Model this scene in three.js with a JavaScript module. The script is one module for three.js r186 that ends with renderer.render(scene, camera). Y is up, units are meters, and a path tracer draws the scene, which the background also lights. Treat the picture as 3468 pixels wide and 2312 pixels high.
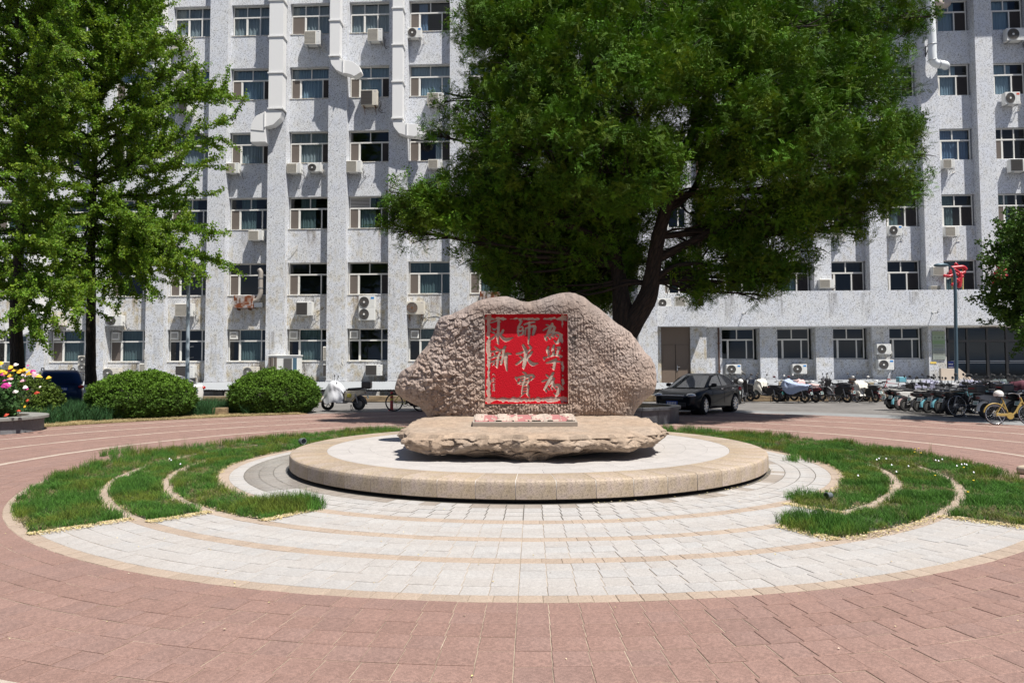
import * as THREE from 'three';
import { mergeGeometries, mergeVertices, toCreasedNormals } from 'three/addons/utils/BufferGeometryUtils.js';
import { RoundedBoxGeometry } from 'three/addons/geometries/RoundedBoxGeometry.js';
import { ImprovedNoise } from 'three/addons/math/ImprovedNoise.js';

// ---------------------------------------------------------------- camera, sky, sun, exposure
const scene = new THREE.Scene();
const PITCH = 2.6 * Math.PI / 180, ROLL = 0.2 * Math.PI / 180, EYE = 1.5;
const camera = new THREE.PerspectiveCamera(53.36, 3468 / 2312, 0.1, 900);
camera.position.set(0, EYE, 0);
camera.rotation.order = 'YXZ';
camera.rotation.set(PITCH, 0, -ROLL);
const renderer = new THREE.WebGLRenderer({ antialias: true });
renderer.toneMapping = THREE.LinearToneMapping;
renderer.toneMappingExposure = 1.72;
renderer.shadowMap.enabled = true;
const TH = 2.5 * Math.PI / 180;                                   // how far the facade is turned
const SUNDIR = new THREE.Vector3(0.50, 1.36, 0.46).normalize();
{
  const W = 1024, H = 512, data = new Float32Array(W * H * 4), N = new ImprovedNoise(), d = new THREE.Vector3();
  const fbm = (x, y, z) => { let a = 0, s = 0.5; for (let i = 0; i < 5; i++) { a += s * N.noise(x, y, z); x *= 2.03; y *= 2.03; z *= 2.03; s *= 0.5; } return a; };
  for (let j = 0; j < H; j++) for (let i = 0; i < W; i++) {
    const az = ((i + 0.5) / W - 0.5) * 2 * Math.PI, el = ((j + 0.5) / H - 0.5) * Math.PI;
    d.set(Math.cos(el) * Math.cos(az), Math.sin(el), Math.cos(el) * Math.sin(az));
    const up = Math.max(0, d.y), k = Math.pow(1 - up, 3.2);
    let r = 0.060 + 0.26 * k, g = 0.130 + 0.30 * k, b = 0.330 + 0.30 * k;
    if (d.y > 0.02) {
      const q = 1 / (d.y + 0.18), c = fbm(d.x * q * 1.1 + 3.1, d.z * q * 1.1, 7.7) + 0.02;
      const m = Math.min(1, Math.max(0, c * 4.2)) * 0.75;
      r += (0.78 - r) * m; g += (0.80 - g) * m; b += (0.84 - b) * m;
    }
    if (d.y < 0) { const t = Math.min(1, -d.y * 8); r += (0.2 - r) * t; g += (0.19 - g) * t; b += (0.18 - b) * t; }
    data.set([r, g, b, 1], (j * W + i) * 4);
  }
  const t = new THREE.DataTexture(data, W, H, THREE.RGBAFormat, THREE.FloatType);
  t.mapping = THREE.EquirectangularReflectionMapping; t.magFilter = t.minFilter = THREE.LinearFilter; t.needsUpdate = true;
  scene.background = t; scene.environment = t;
  scene.backgroundIntensity = 0.5; scene.environmentIntensity = 0.5;
}
const sun = new THREE.DirectionalLight(new THREE.Color(1.0, 0.955, 0.89), 4.6);
sun.name = 'sun'; sun.position.copy(SUNDIR).multiplyScalar(80).add(new THREE.Vector3(0, 0, -25)); sun.target.position.set(0, 0, -25);
sun.castShadow = true; sun.shadow.mapSize.set(4096, 4096); sun.shadow.radius = 1;
Object.assign(sun.shadow.camera, { left: -50, right: 50, top: 45, bottom: -45, near: 1, far: 200 });
scene.add(sun, sun.target);

// ---------------------------------------------------------------- helpers
const V = (x, y, z) => new THREE.Vector3(x, y, z);
function rng(seed) { let a = seed >>> 0; return () => { a = (a + 0x6D2B79F5) | 0; let t = Math.imul(a ^ (a >>> 15), 1 | a); t = (t + Math.imul(t ^ (t >>> 7), 61 | t)) ^ t; return ((t ^ (t >>> 14)) >>> 0) / 4294967296; }; }
const NZ = new ImprovedNoise(), noise = (x, y = 0.37, z = 0.71) => NZ.noise(x, y, z);
const fbm = (x, y, z = 0.5, o = 4) => { let a = 0, s = 0.5; for (let i = 0; i < o; i++) { a += s * NZ.noise(x, y, z); x = x * 2.03 + 5.2; y = y * 2.03 + 1.3; z = z * 2.03 + 2.7; s *= 0.5; } return a; };
const lerp = (a, b, t) => a + (b - a) * t, clamp = (x, a = 0, b = 1) => Math.min(b, Math.max(a, x)), smooth = (a, b, x) => { const t = clamp((x - a) / (b - a)); return t * t * (3 - 2 * t); };
// photograph pixel (3468 x 2312) -> ray, and where that ray meets the ground, the facade or a distance
function ray(x, y) {
  let X = x - 1734, Y = y - 1156; const c = Math.cos(ROLL), s = Math.sin(ROLL);
  [X, Y] = [X * c - Y * s, X * s + Y * c];
  const u = X / 2300, v = Y / 2300, cp = Math.cos(PITCH), sp = Math.sin(PITCH);
  return V(u, -v * cp + sp, -v * sp - cp);
}
const onGround = (x, y, h = 0) => { const d = ray(x, y), t = (h - EYE) / d.y; return V(d.x * t, h, d.z * t); };
const atZ = (x, y, Z) => { const d = ray(x, y), t = Z / d.z; return V(d.x * t, EYE + d.y * t, Z); };
const FO = V(0, 0, -40), FS = V(Math.cos(TH), 0, Math.sin(TH)), FN = V(-Math.sin(TH), 0, Math.cos(TH));
const onFacade = (x, y, w) => { const d = ray(x, y), o = V(0, EYE, 0), t = (w - o.clone().sub(FO).dot(FN)) / d.dot(FN), p = o.addScaledVector(d, t); return { s: p.clone().sub(FO).dot(FS), y: p.y, w, p }; };
const facadePoint = (s, y, w) => FO.clone().addScaledVector(FS, s).addScaledVector(FN, w).setY(y);

const used = new Map();
function numbered(n) { const k = used.get(n) ?? 0; used.set(n, k + 1); return k ? n + '_' + String(k).padStart(3, '0') : n; }
function tag(o, label, category, group) { o.userData.label = label; o.userData.category = category; if (group) o.userData.group = group; return o; }
function thing(name, label, category, pos = V(0, 0, 0), turn = 0, group) { const o = new THREE.Group(); o.name = numbered(name); o.position.copy(pos); o.rotation.y = turn; scene.add(o); return tag(o, label, category, group); }
function clean(g) { let q = g.index ? g.toNonIndexed() : g; for (const k of Object.keys(q.attributes)) if (!['position', 'normal', 'uv'].includes(k)) q.deleteAttribute(k); if (!q.attributes.normal) q.computeVertexNormals(); if (!q.attributes.uv) q.setAttribute('uv', new THREE.BufferAttribute(new Float32Array(q.attributes.position.count * 2), 2)); q.clearGroups(); return q; }
const merge = (l) => { l = [].concat(l); return l.length === 1 ? clean(l[0]) : mergeGeometries(l.map(clean)); };
function part(name, geo, mat, parent) { const m = new THREE.Mesh(Array.isArray(geo) ? merge(geo) : geo, mat); m.name = name; parent.add(m); return m; }
function solo(name, geo, mat, label, category, group) { const m = new THREE.Mesh(Array.isArray(geo) ? merge(geo) : geo, mat); m.name = numbered(name); scene.add(m); return tag(m, label, category, group); }
function struct(name, geo, mat) { const m = new THREE.Mesh(Array.isArray(geo) ? merge(geo) : geo, mat); m.name = numbered(name); m.userData.kind = 'structure'; scene.add(m); return m; }
function mUV(g, ox = 0, oy = 0) {                                  // uv in metres, by face direction
  g = g.index ? g.toNonIndexed() : g; if (!g.attributes.normal) g.computeVertexNormals();
  const p = g.attributes.position, n = g.attributes.normal, uv = new Float32Array(p.count * 2);
  for (let i = 0; i < p.count; i++) {
    const ax = Math.abs(n.getX(i)), ay = Math.abs(n.getY(i)), az = Math.abs(n.getZ(i));
    if (ay >= ax && ay >= az) { uv[2 * i] = p.getX(i) + ox; uv[2 * i + 1] = p.getZ(i) + oy; }
    else if (ax >= az) { uv[2 * i] = p.getZ(i) + ox; uv[2 * i + 1] = p.getY(i) + oy; }
    else { uv[2 * i] = p.getX(i) + ox; uv[2 * i + 1] = p.getY(i) + oy; }
  }
  g.setAttribute('uv', new THREE.BufferAttribute(uv, 2)); return g;
}
const box = (w, h, d, x = 0, y = 0, z = 0) => mUV(new THREE.BoxGeometry(w, h, d).translate(x, y, z));
const span = (x0, x1, y0, y1, z0, z1) => box(x1 - x0, y1 - y0, z1 - z0, (x0 + x1) / 2, (y0 + y1) / 2, (z0 + z1) / 2);
const rbox = (w, h, d, r, x = 0, y = 0, z = 0, seg = 2) => new RoundedBoxGeometry(w, h, d, seg, r).translate(x, y, z);
const cyl = (r0, r1, h, n = 16, x = 0, y = 0, z = 0) => new THREE.CylinderGeometry(r0, r1, h, n).translate(x, y, z);
const cylZ = (r, h, n = 16, x = 0, y = 0, z = 0) => new THREE.CylinderGeometry(r, r, h, n).rotateX(Math.PI / 2).translate(x, y, z);
const ball = (r, x = 0, y = 0, z = 0, sx = 1, sy = 1, sz = 1, n = 12) => new THREE.SphereGeometry(r, n, Math.ceil(n * 0.7)).scale(sx, sy, sz).translate(x, y, z);
const tube = (pts, r, seg = 16, rad = 6, closed = false) => new THREE.TubeGeometry(new THREE.CatmullRomCurve3(pts.map(p => p.isVector3 ? p : V(...p)), closed), seg, r, rad, closed);
function bar(a, b, r, n = 6) { a = a.isVector3 ? a : V(...a); b = b.isVector3 ? b : V(...b); const d = b.clone().sub(a), g = new THREE.CylinderGeometry(r, r, d.length(), n); g.applyQuaternion(new THREE.Quaternion().setFromUnitVectors(V(0, 1, 0), d.clone().normalize())); return g.translate(...a.clone().add(b).multiplyScalar(0.5).toArray()); }
function taperTube(pts, radii, rad = 9, rough = 0, seed = 0, per = 6) {    // tapered, slightly knobbly limb
  const c = new THREE.CatmullRomCurve3(pts), n = (pts.length - 1) * per, fr = c.computeFrenetFrames(n), P = [], U = [], I = [];
  let len = 0, prev = null;
  for (let i = 0; i <= n; i++) {
    const t = i / n, q = c.getPoint(t), f = t * (pts.length - 1), k = Math.min(pts.length - 2, Math.floor(f)), r = lerp(radii[k], radii[k + 1], f - k);
    if (prev) len += q.distanceTo(prev); prev = q;
    for (let j = 0; j <= rad; j++) {
      const a = j / rad * Math.PI * 2, ca = Math.cos(a), sa = Math.sin(a), rr = r * (1 + rough * (noise(ca * 1.5 + seed, sa * 1.5, len * 1.3 / Math.max(r, 0.05) * 0.3) + 0.5 * noise(ca * 4 + seed, sa * 4, len * 3)));
      const v = fr.normals[i].clone().multiplyScalar(ca * rr).addScaledVector(fr.binormals[i], sa * rr).add(q);
      P.push(v.x, v.y, v.z); U.push(j / rad * 2 * Math.PI * r, len);
      if (i < n && j < rad) { const b = i * (rad + 1) + j; I.push(b, b + rad + 1, b + 1, b + 1, b + rad + 1, b + rad + 2); }
    }
  }
  const g = new THREE.BufferGeometry(); g.setAttribute('position', new THREE.Float32BufferAttribute(P, 3)); g.setAttribute('uv', new THREE.Float32BufferAttribute(U, 2)); g.setIndex(I); g.computeVertexNormals(); return g;
}
// ---------------------------------------------------------------- procedural textures and materials
function tex(size, metres, fn, srgb = true, sizeY = size) {
  const d = new Uint8Array(size * sizeY * 4);
  for (let j = 0; j < sizeY; j++) for (let i = 0; i < size; i++) { const c = fn(i, j); const o = (j * size + i) * 4; d[o] = clamp(c[0], 0, 255); d[o + 1] = clamp(c[1], 0, 255); d[o + 2] = clamp(c[2], 0, 255); d[o + 3] = 255; }
  const t = new THREE.DataTexture(d, size, sizeY, THREE.RGBAFormat); t.wrapS = t.wrapT = THREE.RepeatWrapping; t.magFilter = THREE.LinearFilter; t.minFilter = THREE.LinearMipmapLinearFilter; t.generateMipmaps = true;
  if (srgb) t.colorSpace = THREE.SRGBColorSpace; t.repeat.set(1 / metres, 1 / metres * size / sizeY); t.needsUpdate = true; return t;
}
function pnoise(size, cell, seed) {                                 // tileable value noise
  const n = Math.max(1, Math.round(size / cell)), r = rng(seed), g = Float32Array.from({ length: n * n }, () => r());
  return (x, y) => { const fx = x / size * n, fy = y / size * n, i = Math.floor(fx), j = Math.floor(fy), u = fx - i, v = fy - j, su = u * u * (3 - 2 * u), sv = v * v * (3 - 2 * v), a = (p, q) => g[((q % n) + n) % n * n + ((p % n) + n) % n]; return lerp(lerp(a(i, j), a(i + 1, j), su), lerp(a(i, j + 1), a(i + 1, j + 1), su), sv); };
}
const lin = (r, g, b) => new THREE.Color().setRGB(r, g, b);
const std = (c, rough = 0.8, o = {}) => new THREE.MeshStandardMaterial({ color: c, roughness: rough, metalness: 0, side: THREE.DoubleSide, ...o });
function grainMap(size, metres, amount, seed, coarse = 0.5) {       // neutral grain, multiplies a base colour
  const r = rng(seed), c = pnoise(size, size / 6, seed + 1), m = pnoise(size, 9, seed + 2);
  return tex(size, metres, (i, j) => { const v = 235 - amount * (r() * r() * 1.0 + 0.35 * m(i, j) + coarse * c(i, j)); return [v, v, v]; });
}
function speckle(seed, dirt) {                                     // washed stone chips: pale ground, dark flecks
  const S = 1024, M = 4, r = rng(seed), a = new Float32Array(S * S).fill(1), cool = pnoise(S, 170, seed + 3), grime = pnoise(S, 60, seed + 4), streak = pnoise(S, 24, seed + 5), fine = rng(seed + 9);
  for (let k = 0; k < 3300; k++) {
    const x = r() * S, y = r() * S, t = r() * 6.283, l = 2.5 + r() * r() * 11, w = 1.2 + r() * 1.9, v = 0.0 + r() * 0.36, cx = Math.cos(t), sy = Math.sin(t), R = Math.ceil(l + w);
    for (let dy = -R; dy <= R; dy++) for (let dx = -R; dx <= R; dx++) {
      const u = dx * cx + dy * sy, q = -dx * sy + dy * cx, e = Math.abs(q) - w * (1 - Math.abs(u) / l * 0.6);
      if (Math.abs(u) < l && e < 0) { const o = (((y + dy) % S + S) % S | 0) * S + (((x + dx) % S + S) % S | 0); a[o] = Math.min(a[o], v); }
    }
  }
  return tex(S, M, (i, j) => {
    const f = a[j * S + i], n = 0.93 + 0.1 * fine(), k = cool(i, j), g = dirt * smooth(0.35, 0.95, 0.6 * grime(i, j) + 0.4 * streak(i, j * 0.15));
    const v = (f < 1 ? 60 + 150 * f : 226 * n);
    return [v * (1 - 0.02 * k) * (1 - 0.10 * g), v * (1.0 - 0.012 * k) * (1 - 0.16 * g), v * (1.0 + 0.012 * k) * (1 - 0.28 * g)];
  });
}
const MAT = {};
MAT.speckle = std(lin(0.84, 0.86, 0.885), 0.85, { map: speckle(11, 0.15) });
MAT.speckleB = std(lin(0.83, 0.845, 0.86), 0.85, { map: speckle(23, 0.45) });
MAT.speckleC = std(lin(0.81, 0.81, 0.80), 0.88, { map: speckle(37, 0.95) });
MAT.white = std(lin(0.74, 0.74, 0.72), 0.5);
MAT.frame = std(lin(0.66, 0.65, 0.61), 0.5);
MAT.dark = std(lin(0.02, 0.02, 0.022), 0.6);
MAT.black = std(lin(0.012, 0.012, 0.014), 0.45);
MAT.rubber = std(lin(0.018, 0.018, 0.018), 0.85);
MAT.chrome = std(lin(0.75, 0.75, 0.76), 0.22, { metalness: 1 });
MAT.steel = std(lin(0.42, 0.43, 0.44), 0.4, { metalness: 0.8 });
MAT.glass = new THREE.MeshPhysicalMaterial({ color: lin(0.66, 0.73, 0.76), roughness: 0.03, metalness: 0, transmission: 1, thickness: 0, ior: 1.5, side: THREE.DoubleSide });
MAT.glassDark = new THREE.MeshPhysicalMaterial({ color: lin(0.012, 0.016, 0.02), roughness: 0.04, metalness: 0, clearcoat: 1, clearcoatRoughness: 0.02, side: THREE.DoubleSide });
// ---------------------------------------------------------------- ground, road, plaza paving
const CX = 0.25, CZ = -11.66, A0 = -1.75 * Math.PI / 180;
const polar = (r, a) => V(CX + r * Math.sin(a), 0, CZ + r * Math.cos(a)), DEG = Math.PI / 180;
function ringSheet(r0, r1, a0, a1, y, seg = 0.03) {
  const n = Math.max(2, Math.ceil((a1 - a0) / seg)), P = [], I = [], U = [];
  for (let i = 0; i <= n; i++) { const a = lerp(a0, a1, i / n); for (const r of [r0, r1]) { P.push(CX + r * Math.sin(a), y, CZ + r * Math.cos(a)); U.push(P.at(-3), P.at(-1)); } if (i < n) { const b = 2 * i; I.push(b, b + 1, b + 2, b + 1, b + 3, b + 2); } }
  const g = new THREE.BufferGeometry(); g.setAttribute('position', new THREE.Float32BufferAttribute(P, 3)); g.setAttribute('uv', new THREE.Float32BufferAttribute(U, 2)); g.setIndex(I); g.computeVertexNormals(); return g;
}
const sheet = (x0, x1, z0, z1, y) => mUV(new THREE.PlaneGeometry(x1 - x0, z1 - z0).rotateX(-Math.PI / 2).translate((x0 + x1) / 2, y, (z0 + z1) / 2));
const roughGround = (seed, base, vary, metres = 6) => { const a = pnoise(512, 90, seed), b = pnoise(512, 14, seed + 1), r = rng(seed + 2); return tex(512, metres, (i, j) => { const v = 1 + vary * (0.5 * a(i, j) + 0.3 * b(i, j) + 0.45 * r() - 0.6); return base.map(c => c * v); }); };
MAT.asphalt = std(lin(0.19, 0.19, 0.19), 0.92, { map: roughGround(3, [224, 221, 217], 0.35) });
MAT.greyPave = std(lin(0.25, 0.255, 0.255), 0.88, { map: roughGround(5, [226, 226, 226], 0.22) });
MAT.soil = std(lin(0.36, 0.285, 0.18), 0.95, { map: roughGround(7, [205, 190, 160], 0.9, 1.6) });
MAT.darkSoil = std(lin(0.055, 0.06, 0.028), 0.95, { map: roughGround(8, [225, 225, 215], 0.8, 1.3) });
struct('ground', sheet(-260, 260, -260, 120, -0.045), MAT.asphalt);
struct('road', sheet(-70, 70, -34.9, -23.5, -0.035), std(lin(0.185, 0.18, 0.176), 0.92, { map: MAT.asphalt.map }));
struct('pavement', ringSheet(15.3, 17.6, 95 * DEG, 158 * DEG, -0.03), MAT.greyPave);
struct('road_marking', sheet(-30, 4, -27.9, -27.78, -0.031), std(lin(0.4, 0.4, 0.39), 0.8));
{
  const R = rng(99);
  const plaza = new THREE.Group(); plaza.name = 'plaza_paving'; plaza.userData.kind = 'structure'; scene.add(plaza);
  const sand = std(lin(0.44, 0.375, 0.31), 0.95, { map: roughGround(9, [215, 210, 200], 0.6, 1.1) });
  part('joint_sand', ringSheet(3.6, 15.45, -Math.PI, Math.PI, -0.004), sand, plaza);
  part('joint_sand', ringSheet(3.7, 4.68, -Math.PI, Math.PI, -0.002), std(lin(0.10, 0.09, 0.075), 0.9), plaza);
  const gran = (seed, am) => { const r = rng(seed), m = pnoise(512, 70, seed + 1), f = pnoise(512, 5, seed + 4); return tex(512, 1.25, (i, j) => { const v = 240 - am * (r() * 1.0 + 0.5 * f(i, j)) - 9 * m(i, j); return [v, v * (1 - 0.012 * m(i, j)), v * (1 - 0.02 * m(i, j))]; }); };
  const gR = gran(51, 58), gW = gran(52, 40), gB = gran(53, 44);
  const tones = (base, k, map, rough, am = 0.16) => Array.from({ length: k }, () => { const v = 1 - am / 2 + am * R(), t = 0.985 + 0.03 * R(); return std(lin(base[0] * v * t, base[1] * v, base[2] * v / t), rough, { map }); });
  const M = { red: tones([0.42, 0.262, 0.215], 7, gR, 0.88), white: tones([0.565, 0.545, 0.52], 7, gW, 0.85, 0.075), beige: tones([0.54, 0.43, 0.335], 5, gB, 0.85), line: tones([0.62, 0.53, 0.44], 3, gB, 0.85), wet: tones([0.44, 0.405, 0.365], 4, gW, 0.22), damp: tones([0.42, 0.37, 0.32], 3, gW, 0.6) };
  const geos = new Map();
  function tileGeo(r0, r1, da, lift) {                            // one paver: top with arrised edges and four sides, centred on angle 0
    const key = [r0, r1, da, lift].map(v => v.toFixed(4)).join(); if (geos.has(key)) return geos.get(key);
    const g0 = r1 < 4.75 ? 0.0045 : 0.0024, ch = 0.003, P = [], q = (r, a, y) => [r * Math.sin(a), y, r * Math.cos(a)], face = (a, b, c, d) => P.push(...a, ...b, ...c, ...a, ...c, ...d);
    const ring = (inset, y) => { const ra = r0 + g0 + inset, rb = r1 - g0 - inset, ta = -da / 2 + (g0 + inset) / ra, tb = -ta, ua = -da / 2 + (g0 + inset) / rb, ub = -ua; return [q(ra, ta, y), q(rb, ua, y), q(rb, ub, y), q(ra, tb, y)]; };
    const lo = ring(0, -0.02), mid = ring(0, lift - ch * 0.7), top = ring(ch, lift);
    face(...top); for (let i = 0; i < 4; i++) { const j = (i + 1) % 4; face(mid[i], mid[j], top[j], top[i]); face(lo[i], lo[j], mid[j], mid[i]); }
    const g = new THREE.BufferGeometry(); g.setAttribute('position', new THREE.Float32BufferAttribute(P, 3)); g.computeVertexNormals(); mUV(g, r0 * 7.7, da * 31); geos.set(key, g); return g;
  }
  const tiles = [];
  function course(kind, r0, r1, arc, a0, a1, off = 0) {
    const rm = (r0 + r1) / 2, n = Math.round(2 * Math.PI * rm / arc), da = 2 * Math.PI / n;
    for (let k = Math.ceil((a0 - A0 - off * da) / da); A0 + (k + off + 1) * da <= a1 + 1e-6; k++) { const a = A0 + (k + off + 0.5) * da; tiles.push({ kind, r0, r1, da, a, d: Math.hypot(CX + rm * Math.sin(a), CZ + rm * Math.cos(a)), front: Math.cos(a) > -0.9 }); }
  }
  const rows = (kind, r0, r1, n, arc, a0, a1) => { for (let i = 0; i < n; i++) course(kind, lerp(r0, r1, i / n), lerp(r0, r1, (i + 1) / n), arc, a0, a1); };
  const wide = [-112 * DEG, 112 * DEG], mid = [-46 * DEG, 46 * DEG];
  rows('white', 3.88, 4.70, 4, 0.2, ...wide); course('beige', 4.70, 4.86, 0.165, ...wide);
  rows('white', 4.86, 5.42, 3, 0.2, -34 * DEG, 40 * DEG); course('beige', 5.42, 5.56, 0.165, -112 * DEG, 112 * DEG);
  rows('white', 5.56, 6.11, 3, 0.2, -42 * DEG, 28 * DEG); course('beige', 6.11, 6.25, 0.165, -112 * DEG, 112 * DEG);
  rows('white', 6.25, 7.02, 4, 0.2, ...mid); course('beige', 7.02, 7.16, 0.165, -76 * DEG, 78 * DEG);
  rows('red', 7.16, 8.70, 8, 0.2, -Math.PI, Math.PI);
  for (const [a, b, n] of [[8.83, 10.68, 9], [10.80, 12.60, 9], [12.72, 14.45, 9], [14.56, 15.40, 4]]) rows('red', a, b, n, 0.2, -Math.PI, Math.PI);
  for (const [a, b] of [[8.70, 8.83], [10.68, 10.80], [12.60, 12.72], [14.45, 14.56]]) course('line', a, b, 0.45, -Math.PI, Math.PI);
  tiles.sort((a, b) => a.d - b.d);
  const single = { red: 0, white: 0, beige: 0, line: 0 }, rest = {};
  for (const t of tiles) {
    const ax = t.a / DEG, lift = (R() - 0.5) * 0.004, seen = t.d > 3.2 && CZ + t.r0 * Math.cos(t.a) < -2.6 && Math.abs(CX + t.r0 * Math.sin(t.a)) < 0.8 * -(CZ + t.r0 * Math.cos(t.a));
    let fam = t.kind; if (fam === 'white' && t.r1 < 4.6 && ax < -48) fam = 'wet'; else if (fam === 'white' && t.r1 < 4.4 && (ax < -24 || R() < 0.4) && t.r1 < 4.15) fam = 'damp';
    const m = M[fam][Math.floor(R() * M[fam].length)];
    if (seen && single[t.kind] < 296) {
      single[t.kind]++; const p = part(numbered((t.kind === 'line' ? 'beige_line' : t.kind) + '_paver'), tileGeo(t.r0, t.r1, t.da, [-0.0015, 0, 0.0015][Math.floor(R() * 3)]), m, plaza); p.position.set(CX, 0, CZ); p.rotation.y = t.a; p.rotation.z = (R() - 0.5) * 0.0006;
    } else (rest[fam + M[fam].indexOf(m)] ??= { m, l: [], kind: t.kind }).l.push(tileGeo(t.r0, t.r1, t.da, [-0.0015, 0, 0.0015][Math.floor(R() * 3)]).clone().rotateY(t.a).translate(CX, 0, CZ));
  }
  for (const k in rest) part(numbered('far_' + rest[k].kind + '_pavers'), merge(rest[k].l), rest[k].m, plaza).userData.kind = 'stuff';
}
// ---------------------------------------------------------------- lawn beds
const LAWNS = [   // r0, r1, from angle, to angle in degrees
  [4.88, 5.41, 36.5, 329], [5.57, 6.10, 25.5, 320], [6.26, 7.04, 42.5, 317.5],
];
{
  const bed = struct('lawn_soil', LAWNS.map(([a, b, f, t]) => ringSheet(a, b, f * DEG, t * DEG, 0.006)), MAT.darkSoil);
}
// ---------------------------------------------------------------- the building
const bld = thing('university_building', 'long white speckled stone building with tall pilasters and rows of windows', 'building', FO, -TH);
const LINT = [4.17, 8.2, 12.24, 16.3, 20.33, 24.34], SILL = [2.22, 6.24, 10.28, 14.36, 18.36, 22.4], TOP = 27.0;
const REC = -0.47, WIN = -0.72, RW = -1.6, RREC = -2.1, RWIN = -2.24;
const sL = k => 7.41 - 3.702 * k, PW = 1.12, sR = k => 11.62 + 3.305 * k, PWR = 1.03;
const wallMat = y => y > 9 ? MAT.speckle : y > 5.5 ? MAT.speckleB : MAT.speckleC;
// windows: the white frame is the part, with its panes, screen, curtain and vents as sub-parts
MAT.screen = std(lin(0.115, 0.095, 0.082), 0.95);
MAT.screenDark = std(lin(0.03, 0.026, 0.026), 0.9);
MAT.curtain = [std(lin(0.30, 0.38, 0.44), 0.95), std(lin(0.36, 0.38, 0.38), 0.95), std(lin(0.13, 0.18, 0.175), 0.95), std(lin(0.15, 0.22, 0.33), 0.95)];
MAT.frost = std(lin(0.16, 0.27, 0.26), 0.35);
MAT.louver = std(lin(0.55, 0.53, 0.50), 0.7);
const wcache = new Map(), memo = (k, f) => { if (!wcache.has(k)) wcache.set(k, f()); return wcache.get(k); };
const RB = rng(2024);
function curtainGeo(w, h, seed) { const n = Math.ceil(w * 26), g = new THREE.PlaneGeometry(w, h, n, 1), p = g.attributes.position, ph = seed * 1.7; for (let i = 0; i < p.count; i++) { const x = p.getX(i); p.setZ(i, 0.028 * Math.sin(x * 34 + ph + 1.6 * Math.sin(x * 7 + ph)) + 0.012 * Math.sin(x * 71)); } g.computeVertexNormals(); return g; }
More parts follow.
